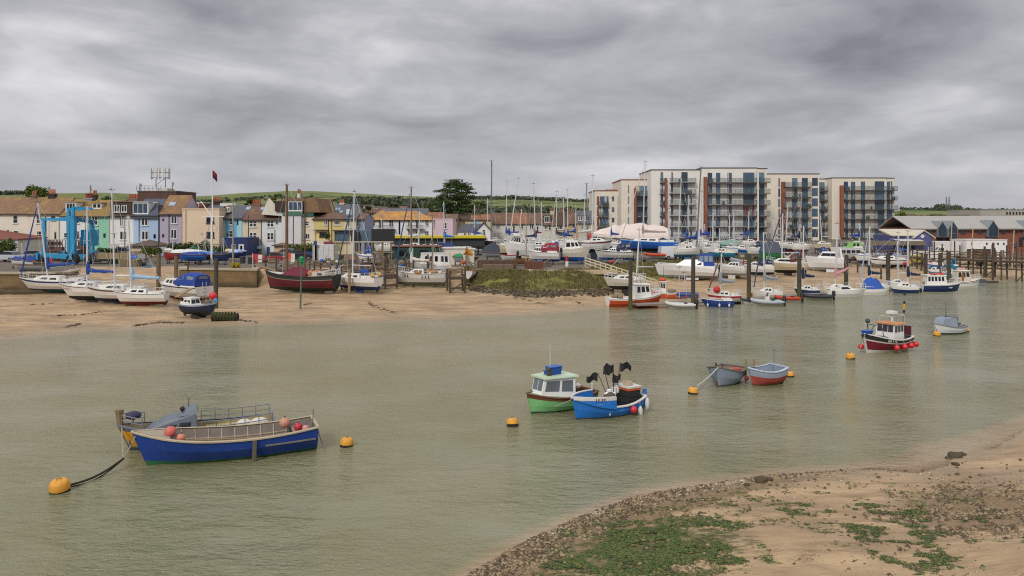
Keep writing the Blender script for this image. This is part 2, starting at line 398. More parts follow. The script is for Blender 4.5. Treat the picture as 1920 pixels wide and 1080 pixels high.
lowp=t.ramp(nzs(.33,5,.65,sc=(.45,1.8,1)),[(.52,0.0),(.64,1.0)])
c=t.mix(t.math('MULTIPLY',t.math('MULTIPLY',lowp,.38),t.math('SUBTRACT',1.0,t.attr('yard'))),c,'#87745b')
rgh=t.math('SUBTRACT',.82,t.math('MAXIMUM',t.math('MULTIPLY',t.attr('wet'),.42),t.math('MULTIPLY',lowp,.38)))
h=t.math('ADD',t.math('MULTIPLY',nzs(1.4,6,.7,sc=(.6,1.4,1)),.8),t.math('MULTIPLY',nzs(9,4,.7),.25))
me.materials.append(t.set(c,rgh,t.bump(h,.8,.13),0,.35))
ground=bpy.data.objects.new('ground',me);COL.objects.link(ground);ground['kind']='structure'
# ---------------- river ----------------
wy=np.concatenate([np.arange(5,34,.3),np.arange(34,52,1.0),np.arange(52,125,.5)])
WY,WU=np.meshgrid(wy,us[::2],indexing='ij');WX=WU*WY
dep=-gz(WX,WY)
me=bpy.data.meshes.new('river');vs=np.stack([WX,WY,np.zeros_like(WX)],-1).reshape(-1,3)
a,b=WX.shape;idx=np.arange(a*b).reshape(a,b);fs=np.stack([idx[:-1,:-1],idx[:-1,1:],idx[1:,1:],idx[1:,:-1]],-1).reshape(-1,4)
me.from_pydata(vs.tolist(),[],fs.tolist());fattr(me,'depth',dep);me.shade_smooth()
t=NT('river_water')
v=t.tc.outputs['Object']
w1=t.noise(1.3,6,.62,(.8,1.7,1),dist=.3);w2=t.noise(4.6,4,.6,(.7,1.5,1),dist=.4);w3=t.noise(.16,3,.5,(1,1.3,1))
hh=t.math('ADD',t.math('MULTIPLY',w1,.8),t.math('MULTIPLY',w2,.35))
gust=t.ramp(w3,[(.36,.3),(.64,1.1)])
col=t.ramp(t.noise(.05,4,.6,(1,1.5,1)),[(.35,'#74734f'),(.65,'#858268')])
col=t.mix(t.ramp(t.attr('depth'),[(.01,.9),(.30,0.0)]),col,'#a38b6c')
t.set(col,.06,t.bump(t.math('MULTIPLY',hh,gust),1.0,.25));t.b.inputs['IOR'].default_value=1.5
tr=t.n('ShaderNodeBsdfTransparent');tr.inputs[0].default_value=(.93,.9,.8,1);mx=t.n('ShaderNodeMixShader')
al=t.ramp(t.math('MULTIPLY',t.attr('depth'),1.0),[(0.0,.25),(.02,.8),(.05,1.0)])
t.l(al,mx.inputs[0]);t.l(tr.outputs[0],mx.inputs[1]);t.l(t.b.outputs[0],mx.inputs[2]);t.l(mx.outputs[0],t.o.inputs[0])
me.materials.append(t.m);river=bpy.data.objects.new('river',me);COL.objects.link(river);river['kind']='structure'
# ---------------- downs beyond the town ----------------
RP=[-900,-300,0,105,200,250,330,400,450,540,640,740,830,900,960,1060,1110,1400,1680,1780,1840,1920,2300,2900]
RY=[352,354,366,362,361,363,370,366,362,358,363,367,373,374,374,379,382,392,397,396,396,397,398,398]
hp=np.arange(-900,2900,10);hy=np.geomspace(420,3300,60)
HU=(hp-960)/FP;hY,hU=np.meshgrid(hy,HU,indexing='ij');hX=hU*hY
D0=2300.0
crest=EYE+(HZ-np.interp(hp,RP,RY))*D0/FP
prof=np.interp(hy,[420,700,1000,1500,1900,2300,2700,3300],[0,.10,.2,.48,.80,1.0,.95,.6])
hZ=2.5+prof[:,None]*(crest[None,:]-2.5)
hn=np.array([mnoise.fractal(Vector((x*.0022,y*.0016,4.4)),.8,2,3)for x,y in zip(hX.ravel(),hY.ravel())]).reshape(hX.shape)
hZ+=hn*7*np.clip((hY-700)/900,0,1)*(hY<2200)
me=bpy.data.meshes.new('hills');a,b=hX.shape;idx=np.arange(a*b).reshape(a,b)
fs=np.stack([idx[:-1,:-1],idx[:-1,1:],idx[1:,1:],idx[1:,:-1]],-1).reshape(-1,4)
me.from_pydata(np.stack([hX,hY,hZ],-1).reshape(-1,3).tolist(),[],fs.tolist());me.shade_smooth()
t=NT('downland')
vo=t.n('ShaderNodeTexVoronoi');mp=t.n('ShaderNodeMapping');mp.inputs['Scale'].default_value=(.0028,.0042,.0);mp.inputs['Rotation'].default_value=(0,0,.35)
t.l(t.tc.outputs['Object'],mp.inputs[0]);t.l(mp.outputs[0],vo.inputs['Vector']);vo.inputs['Scale'].default_value=1.0
fld=t.ramp(vo.outputs['Color'],[(.2,'#58682f'),(.45,'#717a45'),(.6,'#86815a'),(.8,'#606f3c')])
fld=t.mix(.45,fld,'#6f7550');fld=t.mix(t.ramp(t.noise(.012,5,.7),[(.5,0.0),(.72,.5)]),fld,'#5a6238')
vo2=t.n('ShaderNodeTexVoronoi',feature='DISTANCE_TO_EDGE');t.l(mp.outputs[0],vo2.inputs['Vector']);vo2.inputs['Scale'].default_value=1.0
fld=t.mix(t.ramp(vo2.outputs[0],[(.018,.75),(.035,0.0)]),fld,'#333c22')
me.materials.append(t.set(fld,.95,None,0,.1));hills=bpy.data.objects.new('hills',me);COL.objects.link(hills);hills['kind']='structure'
def hz_at(px,y):
 i=np.interp(px,hp,np.arange(len(hp)));k=np.interp(y,hy,np.arange(len(hy)))
 return float(hZ[int(k+.5),int(i+.5)])
 # ---------------- houses ----------------
M_FR=plain('#d8d6d0',.45);M_GL=glass();M_SILL=plain('#b9b4a8',.7);M_PIPE=plain('#2b2b2d',.5);M_POT=paint('#a0664a',.8);M_LEAD=paint('#60646b',.6)
M_GUT=plain('#3a3836',.6)
CRB=bricks('#6d5a50','#7d6658','#938a80',5)
class House:
 """a building whose front faces the river; given by where its edges are seen, built at full size at its distance"""
 def __init__(s,name,label,cat,px0,px1,Y,base,top,wall,depth=8.0,group=None,sides=None):
  s.Y=Y;s.k=FP/Y;s.cx=XA((px0+px1)/2,Y);s.z0=ZA(base,Y)
  s.o=thing(name,label,cat,(s.cx,Y,s.z0),0,group);s.d=depth
  s.x0=XA(px0,Y)-s.cx;s.x1=XA(px1,Y)-s.cx;s.h=ZA(top,Y)-s.z0
  mb=MB().box(s.x0,s.x1,0,depth,-1.5,s.h);s.wall=mb.build('wall',wall if not isinstance(wall,str)else render_wall(wall),s.o);s.wmat=s.wall.data.materials[0]
 def lx(s,px):return XA(px,s.Y)-s.cx
 def lz(s,py):return ZA(py,s.Y)-s.z0
 def block(s,name,px0,px1,py0,py1,y0,y1,mt,parent=None):
  b=MB().box(s.lx(px0),s.lx(px1),y0,y1,s.lz(py1),s.lz(py0));return b.build(name,mt,parent or s.o)
 def gable(s,ridge,mt,over=.25,back=None,eave=None):
  e=s.h if eave is None else s.lz(eave);r=s.lz(ridge);dy=s.d/2;r=e+(r-e)*(1+dy/s.Y);t=.14
  mb=MB();sl=(r-e)/dy;f=.3
  for sgn in(0,1):
   a=(-f if not sgn else s.d+f);m=dy
   mb.hexa([(s.x0-over*.2,a,e-sl*f),(s.x1+over*.2,a,e-sl*f),(s.x1+over*.2,m,r),(s.x0-over*.2,m,r)]if not sgn else[(s.x0-over*.2,m,r),(s.x1+over*.2,m,r),(s.x1+over*.2,a,e-sl*f),(s.x0-over*.2,a,e-sl*f)],[(s.x0-over*.2,a,e-sl*f+t),(s.x1+over*.2,a,e-sl*f+t),(s.x1+over*.2,m,r+t),(s.x0-over*.2,m,r+t)]if not sgn else[(s.x0-over*.2,m,r+t),(s.x1+over*.2,m,r+t),(s.x1+over*.2,a,e-sl*f+t),(s.x0-over*.2,a,e-sl*f+t)])
  s.roof=mb.build('roof',mt,s.o)
  for x in(s.x0+.02,s.x1-.3):MB().prism([(0.02,e-.01),(s.d-.02,e-.01),(dy,r-.02)],'x',x,x+.28).build('gable',s.wmat,s.o)
  MB().box(s.x0,s.x1,-f-.1,-f+.02,e-sl*f-.06,e-sl*f+.08).build('gutter',M_GUT,s.o)
  s.e,s.r,s.dy=e,r,dy;return s.roof
 def hip(s,ridge,mt,inset=None,eave=None):
  e=s.h if eave is None else s.lz(eave);dy=s.d/2;r=s.lz(ridge);r=e+(r-e)*(1+dy/s.Y);o=.3;i=dy if inset is None else inset
  i=min(i,(s.x1-s.x0)/2-.05)
  v=[(s.x0-o,-o,e),(s.x1+o,-o,e),(s.x1+o,s.d+o,e),(s.x0-o,s.d+o,e),(s.x0+i,dy,r),(s.x1-i,dy,r)]
  v+=[(a,b,e+.12)if k<4 else(a,b,c+.14)for k,(a,b,c)in enumerate(v)]
  mb=MB().add(v,[(6,7,11,10),(7,8,11),(8,9,10,11),(9,6,10),(0,1,7,6),(1,2,8,7),(2,3,9,8),(3,0,6,9),(3,2,1,0)])
  s.roof=mb.build('roof',mt,s.o);s.e,s.r,s.dy=e,r,dy
  MB().box(s.x0-o,s.x1+o,-o-.1,-o+.01,e-.04,e+.1).build('gutter',M_GUT,s.o);return s.roof
 def flat(s,cop='#b8b0a2',h=.25):
  s.roof=MB().box(s.x0-.06,s.x1+.06,-.06,s.d+.06,s.h,s.h+h).build('parapet',plain(cop,.8),s.o);s.e=s.h;s.r=s.h;s.dy=s.d/2
 def win(s,cx,cy,w,h,style='sash',y=0.0,fr=None,gl=None,parent=None,name='window'):
  x0,x1,z0,z1=s.lx(cx-w/2),s.lx(cx+w/2),s.lz(cy+h/2),s.lz(cy-h/2);t=max(.07,min(.11,(x1-x0)*.09))
  mb=MB();a,b=y-.06,y+.02
  mb.box(x0,x1,a,b,z0,z0+t).box(x0,x1,a,b,z1-t,z1).box(x0,x0+t,a,b,z0+t,z1-t).box(x1-t,x1,a,b,z0+t,z1-t)
  xm,zm=(x0+x1)/2,(z0+z1)/2;q=t*.75
  if style=='sash':mb.box(x0+t,x1-t,a+.01,b,zm-q/2,zm+q/2)
  elif style=='two':mb.box(xm-q,xm+q,a+.01,b,z0+t,z1-t)
  elif style=='four':mb.box(xm-q,xm+q,a+.01,b,z0+t,z1-t);mb.box(x0+t,xm-q,a+.015,b,zm,zm+q);mb.box(xm+q,x1-t,a+.015,b,zm,zm+q)
  elif style=='three':
   for f in(1/3,2/3):xx=x0+(x1-x0)*f;mb.box(xx-q/2,xx+q/2,a+.01,b,z0+t,z1-t)
  if style!='bare':mb.box(x0-.08,x1+.08,a-.1,b,z0-.1,z0-.003)
  f=mb.build(name,fr or M_FR,parent or s.o)
  MB().box(x0+t*.8,x1-t*.8,y-.03,y+.015,z0+t*.8,z1-t*.8).build('pane',gl or M_GL,f);return f
 def door(s,cx,y0,y1,w,col,glazed=False,y=0.0):
  x0,x1,zb,zt=s.lx(cx-w/2),s.lx(cx+w/2),s.lz(y1),s.lz(y0)
  f=MB().box(x0,x0+.1,y-.07,y,zb,zt).box(x1-.1,x1,y-.07,y,zb,zt).box(x0+.1,x1-.1,y-.07,y,zt-.1,zt).box(x0+.1,x1-.1,y-.04,y,zb,zt-.1).build('door',plain(col,.5),s.o)
  if glazed:MB().box(x0+.25,x1-.25,y-.055,y-.035,zb+.25,zt-.25).build('pane',M_GL,f)
  return f
 def ry_at(s,py_z):return max(0,(py_z-s.e)/max(.01,s.r-s.e))*s.dy
 def chimney(s,px,w,top,pots=3,base=None,mt=None,y=None,pot=None):
  y=s.dy if y is None else y;zt=s.lz(top);zt+=(zt+s.z0-EYE)*y/s.Y;k=1+y/s.Y
  x0,x1=s.lx(px-w/2),s.lx(px+w/2);zb=s.e
  ph=.75
  c=MB().box(x0,x1,y-.4,y+.4,zb,zt-ph).box(x0-.08,x1+.08,y-.48,y+.48,zt-ph-.22,zt-ph-.02).build('chimney',mt or CRB,s.roof)
  p=MB()
  for i in range(pots):
   xx=x0+(x1-x0)*(i+.5)/pots;p.path([(xx,y,zt-ph-.05),(xx,y,zt-.1),(xx,y,zt)],[.17,.14,.16],8)
  p.build('chimney_pots',pot or M_POT,c);return c
 def rooflight(s,px,py,w,h,col=None):
  z=s.lz(py);yy=s.ry_at(z);sl=(s.r-s.e)/s.dy;hw=w/s.k/2;hh=h/s.k/2
  mb=MB();n=.2
  a=[(s.lx(px)-hw,yy-hh/max(sl,.3),z-hh),(s.lx(px)+hw,yy-hh/max(sl,.3),z-hh),(s.lx(px)+hw,yy+hh/max(sl,.3),z+hh),(s.lx(px)-hw,yy+hh/max(sl,.3),z+hh)]
  mb.hexa([(p[0],p[1],p[2]+.1)for p in a],[(p[0],p[1]-.05,p[2]+.24)for p in a])
  return mb.build('rooflight',col or glass('#8a98a8',.1),s.roof)
 def dormer(s,px0,px1,py0,py1,side,top=None,win='three',cheeks=True,y=None,inset=1.5,gl=None):
  zb,zt=s.lz(py1),s.lz(py0);yy=s.ry_at(zb)-.1 if y is None else y
  zb2=zb
  d=MB().box(s.lx(px0),s.lx(px1),yy,s.dy+.6,zb2,zt).build('dormer',side if not isinstance(side,str)else render_wall(side),s.roof)
  MB().box(s.lx(px0)-.12,s.lx(px1)+.12,yy-.18,s.dy+.7,zt,zt+.14).build('dormer_roof',top or M_LEAD,d)
  if win:
   w=px1-px0-inset*2;f=s.win((px0+px1)/2,(py0+py1)/2,w,(py1-py0)-inset*1.6,win,y=yy,gl=gl,name='dormer_window');
  return d
 def pipe(s,px,py0,py1,y=-.08,r=.05,mt=None):MB().tube((s.lx(px),y,s.lz(py1)),(s.lx(px),y,s.lz(py0)),r,r,6).build('drainpipe',mt or M_PIPE,s.o)
 def band(s,px0,px1,py,h,mt,d=.08,name='string_course'):s.block(name,px0,px1,py-h/2,py+h/2,-d,0.0,mt)
T_OCH=tiles('#7d624a','#8b6d50','#a8823f',.35);T_OCH2=tiles('#806543','#8c7149','#98803f',.7);T_BRN=tiles('#6a5141','#77594a','#83714d',.2)
T_DRK=tiles('#4a3b34','#574437',None);T_SLT=tiles('#565960','#62656c','#7a7866',.1,3);T_RED=tiles('#8a5a45','#97654b','#8d7a50',.2);T_ORG=tiles('#9c7b58','#a5825a','#cf8f2c',.75)
M_DKB=paint('#37302d',.8,scale=4)
GT='terraced houses along the far bank'
YT=125.0
h=House('terraced_house','cream house at the far left end of the terrace under a long ochre roof','house',-95,49,YT,482,399.5,'#e3dac8',group=GT)
h.gable(371,T_OCH);h.chimney(36,9,358,2);h.win(29,411,8.5,15);h.win(30,439.5,9,14);h.win(15,434,3,5,'bare',fr=M_PIPE)
h.win(-30,411,9,15);h.win(-60,411,9,15);h.pipe(-2,400,470);h.door(48,458,483,20,'#8a6a78',y=-.02)
h.band(35,82,454,2,plain('#7a6a55',.8),.25,'lintel')
h=House('lean_to','white lean-to garage with a brown eave in front of the cream end house','outbuilding',-70,33,117,484,450,'#d2cabc',depth=7.5)
h.o['group']='low outbuildings behind the yard'
MB().hexa([(h.x0,-.2,h.h),(h.x1+.15,-.2,h.h),(h.x1+.15,7.4,h.h+.1),(h.x0,7.4,h.h+1.4)],[(h.x0,-.2,h.h+.2),(h.x1+.15,-.2,h.h+.2),(h.x1+.15,7.4,h.h+.3),(h.x0,7.4,h.h+1.6)]).build('roof',plain('#7d4a3e',.8),h.o)
h=House('terraced_house','cream house with a dark square chimney and a small square upper window','house',49,113,YT,482,400,'#e0d6c4',group=GT)
h.gable(371,T_OCH);h.chimney(71,12,355,3,mt=M_DKB,pot=paint('#c07a55',.8));h.win(73.5,411,10.5,16);h.win(75,440,11.5,14);h.win(100,409,9,9);h.pipe(86,402,455);h.pipe(111,402,475,mt=M_SILL)
h.win(104,441,5,15,'bare');h.band(49,82,454,2,plain('#7a6a55',.8),.25,'lintel')
h=House('terraced_house','white house with a wide white dormer behind the blue boat hoist','house',113,162,YT,482,404,'#e3e2df',group=GT)
h.gable(375,T_OCH2);h.dormer(118,138.5,379,398,'#d6d2ca',plain('#a58a5f',.8),'three');h.chimney(143,16,363,5,mt=bricks('#8e8e94','#7b7c84','#a5a5a5',5),pot=paint('#8d3328',.8));h.chimney(153,7,357,2,mt=M_DKB)
h.win(143,412,11,14,'two');h.win(144,441,10,16,'two');h.win(123,441,6,9);h.pipe(160,406,478,mt=M_SILL)
h=House('terraced_house','mint green house with a mossy ochre roof and a low roof window','house',162,205,YT,482,404.5,'#8fcbab',group=GT)
h.gable(376,T_OCH2);h.dormer(162,180,380.5,391,'#d6d2ca',plain('#8f7a4a',.8),'two',inset=.8);h.win(177.5,414,12.5,17,'four');h.win(180,441,8,16,'sash');h.win(196,441.5,4,8,'bare',fr=M_PIPE);h.pipe(205,406,478,mt=M_SILL)
h=House('terraced_house','white house with a dark attic storey of two small white windows','house',205,250,YT,482,405,'#e3e1dc',group=GT)
h.gable(379,T_DRK);d=h.dormer(205.5,245,378,402.5,paint('#4a3a33',.85,scale=6),plain('#8f7a63',.8),None,y=.25)
h.win(218,391,10.5,13,'two',y=.25);h.win(231.5,391,10.5,13,'two',y=.25);h.chimney(228,18,364,4,mt=CRB,pot=paint('#a8502f',.8));h.win(231,441.5,12.5,16.5,'two');h.win(228,415,6,18,'two');h.win(213,442,4,9,'bare',fr=M_PIPE)
h.band(205,250,406,2,M_GUT,.3,'gutter')
h=House('terraced_house','pale blue house with a broad glazed white dormer and black drainpipe','house',250,298,YT,482,406.5,'#a9bfd9',group=GT)
h.gable(374,tiles('#4d5563','#586070',None));h.dormer(245.5,276,379.5,401.5,'#d9d8d4',plain('#c6c6c4',.6),'three',inset=1,gl=glass('#2d4257',.05));h.win(271.5,415,12.5,16,'two');h.win(272,441.5,12.5,17,'two');h.win(290,443,4,8,'bare',fr=M_PIPE);h.pipe(261,408,452)
h.band(250,298,405,2,M_GUT,.3,'gutter')
h=House('terraced_house','lilac house with a tall orange-brown roof, skylight and tall casements','house',298,341,YT,482,400,'#b3a9bb',group=GT)
h.gable(367,T_OCH);MB().box(h.lx(316.5),h.lx(317.6),-.1,0,0,h.h-.1).build('drainpipe',M_PIPE,h.o);h.win(326.5,412,11,15,'two');h.win(326,439,11,18,'two');h.win(306,412,3,5,'bare',fr=M_PIPE);h.win(306,442,3.5,6,'bare',fr=M_PIPE)
h.rooflight(314,384,12,7);h.block('slate_flank',295,297.8,384,407,.2,h.d-.3,tiles('#4d5563','#586070',None));h.pipe(298.5,380,480,r=.07)
h=House('rooftop_block','dark brick tower block behind the lilac house, top cluttered with masts','building',258,330,142,470,360,bricks('#54382f','#63443a','#6f6058',4),depth=9)
h.flat('#5b4a42');h.block('lift_housing',285,305,352,360,2,5,plain('#cfc9c0',.8));h.block('chimney_stack',310,326,358,361,1,2,plain('#c98a52',.8))
rb=h
def mastset(o):
 a=MB()
 for x in(-1.55,-.9,-.2,.6,1.35,1.7):a.box(x-.13,x+.13,-.6+.3*abs(x),-.42+.3*abs(x),1.6,3.6)
 a.build('antenna_panels',plain('#d4d2cc',.6),o)
 p=MB().tube((-.9,0,0),(-.9,0,2),.09).tube((.9,0,0),(.9,0,2),.09)
 for z in(1.9,2.9):p.bar((-1.8,-.3,z),(1.8,-.3,z),.09).bar((-1.5,.6,z),(1.5,.6,z),.09)
 for x in(-1.7,1.7,0,-.5,1.0):p.tube((x,-.25,1.5),(x,-.25,3.8),.05)
 p.bar((-.9,0,.5),(.9,0,1.8),.09);p.build('support_frame',plain('#8b8c8c',.5,.5),o)
o=thing('phone_mast','cluster of white phone antenna panels on top of the dark brick block','antenna',(XA(299,143),143.5,ZA(352,144.5)));mastset(o)
for px,top,lb,gr in((262,344,'thin grey pole left of the antenna cluster on the dark brick block',0),(323,341,'thin grey pole right of the antenna cluster on the dark brick block',0)):
 o=thing('aerial_pole',lb,'pole',(XA(px,142.5),142.5,ZA(360,142.5)),group='poles on the rooftop block')
 hh=(360-top)*142.5/FP;MB().tube((0,0,0),(0,0,hh),.08).build('pole',plain('#6d7074',.5),o);MB().cbox((.15,0,hh*.8),(.35,.2,.6)).build('aerial_head',plain('#8d9094',.5),o)
o=thing('roof_railing','grey railing along the edge of the dark brick block roof','railing',(XA(277,142),141.8,ZA(358.5,142)))
a=MB()
for x in np.linspace(-2,2.6,7):a.bar((x,0,0),(x,0,1.0),.05)
for z in(.5,1.0):a.bar((-2,0,z),(2.6,0,z),.05)
a.build('rails',plain('#5f6266',.5),o)
h=House('terraced_house','peach box-shaped house with a bare front and two paired dark windows','house',342,411,YT-2,480,393.5,'#dfc8ab',depth=7,group=GT)
h.flat('#c7ae90',.3);h.win(394.5,413,14.5,11,'three',fr=M_PIPE);h.win(394.5,440,14.5,11,'three',fr=M_PIPE);h.band(342,411,458,1.6,plain('#a08c74',.8),.06)
h.pipe(348.5,394,470,mt=plain('#b89c80',.7))
h=House('terraced_house','brick-red attic storey with a white window rising behind the peach house','house',330,379,YT+6.5,480,381,paint('#7d4136',.85,scale=6),depth=6,group=GT)
h.flat('#c9c2b8',.2);h.win(361,385.5,25,9.5,'three',gl=glass('#6c7078',.1))
h=House('terraced_house','dark chimneyed house with a slate roof beside the flagpole','house',379,411,YT+6.5,480,398,'#b08f6d',depth=7,group=GT)
h.gable(384,T_SLT);h.chimney(393,15,369,3,mt=M_DKB,pot=paint('#a8502f',.8));h.block('roof_box',402,431,380.5,386,2.5,4,plain('#d6d4ce',.6))
h=House('terraced_house','narrow yellow house squeezed between the peach and the blue one','house',411,421.5,YT,480,408,'#d6c487',group=GT)
h.gable(386,T_BRN);h.block('porch_wall',411,421,455,480,-1.2,0,plain('#c8c3b8',.8))
h=House('terraced_house','sky blue house with a slate roof above a navy ground floor','house',421.5,454,YT,480,409,'#74aeca',group=GT)
h.gable(386,T_SLT);h.win(433,416,7,11);h.win(433,438.5,7,12.5);h.win(427,440,2.5,5,'bare',fr=M_PIPE);h.block('pale_bay',444.5,453.8,410,460,-.12,-.005,render_wall('#a5d0d8'));h.win(446,417,2.5,10,'bare',y=-.12,fr=M_PIPE)
h.block('dormer',420,427,388,397,.8,3,render_wall('#d4d0c6'),h.roof);h.win(423.5,393,6,8,'two',y=.8)
h=House('house_extension','navy blue single-storey extension with a tall white door','extension',421,463,119,483,447.5,paint('#1d2f63',.6),depth=5.6)
h.flat('#22366c',.12);h.o['group']='low outbuildings behind the yard'
h.win(438,465,7,14,'sash');h.door(452.5,458,482,10,'#d8d6d0',True)
h=House('terraced_house','cream house with a brown roof and two paired white windows','house',454,491,YT,482,411,'#dccdb0',group=GT)
h.gable(385,T_BRN);h.win(474.5,419.5,13.5,12.5,'four');h.win(474.5,442.5,13.5,14,'four');h.win(460,417,3,7,'bare');h.rooflight(455,392,8,5.5);h.rooflight(482,393,6,4.5);h.pipe(466,403,476);h.pipe(490,412,476,mt=M_PIPE)
h.chimney(466,16,374,4,mt=CRB,pot=paint('#a8502f',.8));h.block('awning',453.5,491,461,466,-1.4,-.02,plain('#a9c4c4',.5))
h=House('terraced_house','white house with a brown roof, twin skylights and a small blue back door','house',491,529,YT,482,411,'#dcdcde',group=GT)
h.gable(387,T_BRN);h.win(507,419.5,13,12.5,'four');h.win(507,443,13,14,'four');h.win(519.5,418,3,5,'bare',fr=M_PIPE);h.door(503,463,479,6,'#33456d');h.rooflight(490,394,6,5);h.rooflight(503,393,7,5);h.pipe(515.5,431,470)
h=House('terraced_house','tall white house end-on with peeling flank, dark dormer and green lead band','house',528,564,YT-1,482,404,'#d6d2d3',depth=10,group=GT)
h.roof=MB().prism([(h.lx(486),h.lz(399)),(h.lx(530),h.lz(371)),(h.lx(590),h.lz(371)),(h.lx(598),h.lz(398))],'y',.8,9.5).build('roof',T_OCH,h.o);h.e=h.lz(404);h.r=h.lz(371);h.dy=5
MB().prism([(h.lx(488),h.lz(402)),(h.lx(502),h.lz(371)),(h.lx(528),h.lz(399)),(h.lx(528),h.lz(405))],'y',.5,.78).build('gable',render_wall('#ddd5c6'),h.o)
h.block('dormer',515,567,377,396,.1,3,paint('#40332d',.85),h.roof);h.win(553.5,386.5,26,17.5,'three',y=.1,gl=glass('#35445a',.08));h.block('lead_band',530,566.5,397,404.5,-.12,.3,paint('#48705c',.7));h.pipe(550,405,472)
h.chimney(548,7,355,2,mt=CRB,y=4);h.block('white_stack',551,555,362,378,2,3,render_wall('#d8d4cc'))
h=House('terraced_house','cream three-storey house with green fascia left of the yellow house','house',564,588.5,YT,482,407,'#e0d3ba',group=GT)
h.block('fascia',564,588,397,406.8,-.1,.3,paint('#2f5a50',.7));h.flat('#8a7a66',.2);h.win(575,419,9,9,'sash');h.win(575,443,11,11,'three')
h=House('terraced_house','brown-roofed house with a small arched dormer behind the yellow house','house',566,612,YT+7,482,399,'#cdb37a',depth=7,group=GT)
h.gable(374,T_BRN);h.block('dormer',582,590.5,383,393,.9,3,render_wall('#d6d2ca'),h.roof);h.win(586.3,388.5,7,8,'two',y=.9);h.rooflight(598,391,5,4)
h=House('terraced_house','yellow house under a hipped brown roof with a ground floor terrace','house',588.5,645,YT,482,411.5,'#d8c282',depth=8,group=GT)
h.hip(398,T_BRN);h.win(611,417.5,6.5,9,'two');h.win(632,417.5,12,9,'three');h.win(606,440,14,9,'three',fr=M_PIPE);h.pipe(616,411,450);h.pipe(622,411,450);h.band(590,616,431.5,2,M_GUT,.5,'canopy');h.block('terrace_wall',588.5,622,449,482,-1.5,-.02,render_wall('#dccdb0'))
h=House('terraced_house','slate-roofed house with a row of five skylights behind the yellow house','house',600,665,YT+12,482,404,'#b9b4aa',depth=9,group=GT)
h.gable(383.5,T_SLT)
for i,px in enumerate((609,615,620,625.5,631)):h.rooflight(px,393.5,3.6,4)
h.chimney(631,9,373,3,mt=render_wall('#c9c2b4'));h.rooflight(637,399,6,4)
h=House('terraced_house','small cream house with a sloping grey roof and glass patio front','house',645,667,YT,482,411,'#d6c9b0',group=GT)
h.gable(401,T_SLT);h.win(655,420,6,12,'two');h.win(641,443,26,18,'three',fr=plain('#585a5e',.5),gl=glass('#46586a',.06),y=-.3);h.block('flat_roof',626,668,431,433,-1.0,0,plain('#4f4c4a',.7))
h.block('dormer',648,655,392,402,.6,2,render_wall('#d8dde4'),h.roof)
h=House('terraced_house','blue-grey house beside the long white riverside flats','house',667,684,YT+1,482,411,'#8d97ac',group=GT)
h.gable(401,T_BRN);h.win(669,419,6,12,'sash')
h=House('riverside_flats','long white two-storey flats with hipped orange-lichened roofs and iron balconies','building',681,812,150,470,413.5,'#e6e6e8',depth=9)
h.hip(397,T_ORG,4)
for a,b,rp in((686,738,393),(738,806,396)):
 x0,x1=h.lx(a),h.lx(b);xm=(x0+x1)/2;e=h.h+.1;r=h.lz(rp)
 MB().add([(x0,-.6,e),(x1,-.6,e),(x1,5,e+.2),(x0,5,e+.2),(xm,2.4,r),(xm,5,r)],[(0,1,4),(1,2,5,4),(3,0,4,5),(2,3,5),(3,2,1,0)]).build('hipped_bay',T_ORG,h.roof)
for cx,w,st in((699.5,8,'four'),(714,9,'three'),(733.5,8,'four'),(768,6,'four'),(783.5,9,'three'),(800.5,7,'four')):
 h.win(cx,418.5 if w<9 else 421,w,11 if w<9 else 15,st);h.win(cx,438,w,10,st)
h.win(749,427,3,25,'bare',fr=M_PIPE)
for a,b in((707,741),(763,796)):
 m=MB().box(h.lx(a),h.lx(b),-1.0,0,h.lz(430.5),h.lz(429.3))
 for px in np.arange(a,b+.1,1.5):m.bar((h.lx(px),-.95,h.lz(429.3)),(h.lx(px),-.95,h.lz(423)),.04)
 m.bar((h.lx(a),-.95,h.lz(422.8)),(h.lx(b),-.95,h.lz(422.8)),.06);m.build('balcony',M_PIPE,h.o)
h=House('slate_roofed_hall','grey slate roof with two square white chimneys behind the white flats','building',712,800,175,470,402,'#c9c9c9',depth=10)
h.gable(391.5,T_SLT);h.chimney(719.5,11,386.5,1,mt=render_wall('#dadada'));h.chimney(789,6,387.5,1,mt=render_wall('#dadada'))
h=House('terraced_house','pale pink flat-topped house with two sash windows','house',812,849,150,470,412,'#d8bdc4',depth=8,group='houses behind the boatyard')
h.flat('#cdb2b8',.25);h.win(834,423,7.5,11.5,'four');h.win(834,438,7,7,'four');h.win(813,422,6,11,'four')
h=House('terraced_house','red-roofed house rising behind the pink one','house',800,830,160,470,412,'#c3b6a4',depth=8,group='houses behind the boatyard');h.gable(399,T_RED)
GB='houses behind the boatyard'
def row(name,label,a,b,Y,eave,ridge,wall,roof,wins,base=462,ch=None):
 h=House(name,label,'house',a,b,Y,base,eave,wall,depth=8,group=GB);h.gable(ridge,roof)
 for w in wins:h.win(*w)
 if ch:h.chimney(*ch)
 return h
row('terraced_house','brown-gabled house between the pink house and the yellow one',833,857,172,411,402,'#8d7a68',T_BRN,[(846,420,5,8,'two')])
row('terraced_house','yellow house with a red-brown roof behind the white chapel',857,882,178,412,402,'#d3b77c',T_DRK,[(870,418,5,8,'two')],ch=(874,5,390,1,None,M_DKB))
row('terraced_house','powder blue house behind the white chapel roof',882,900,178,412,402,'#a9bfd2',T_RED,[(891,418,5,8,'two')],ch=(892,4,389,1,None,M_DKB))
row('terraced_house','cream house right above the white chapel gable',900,921,178,412,402,'#d2c092',T_RED,[(909,417,6,7,'two')])
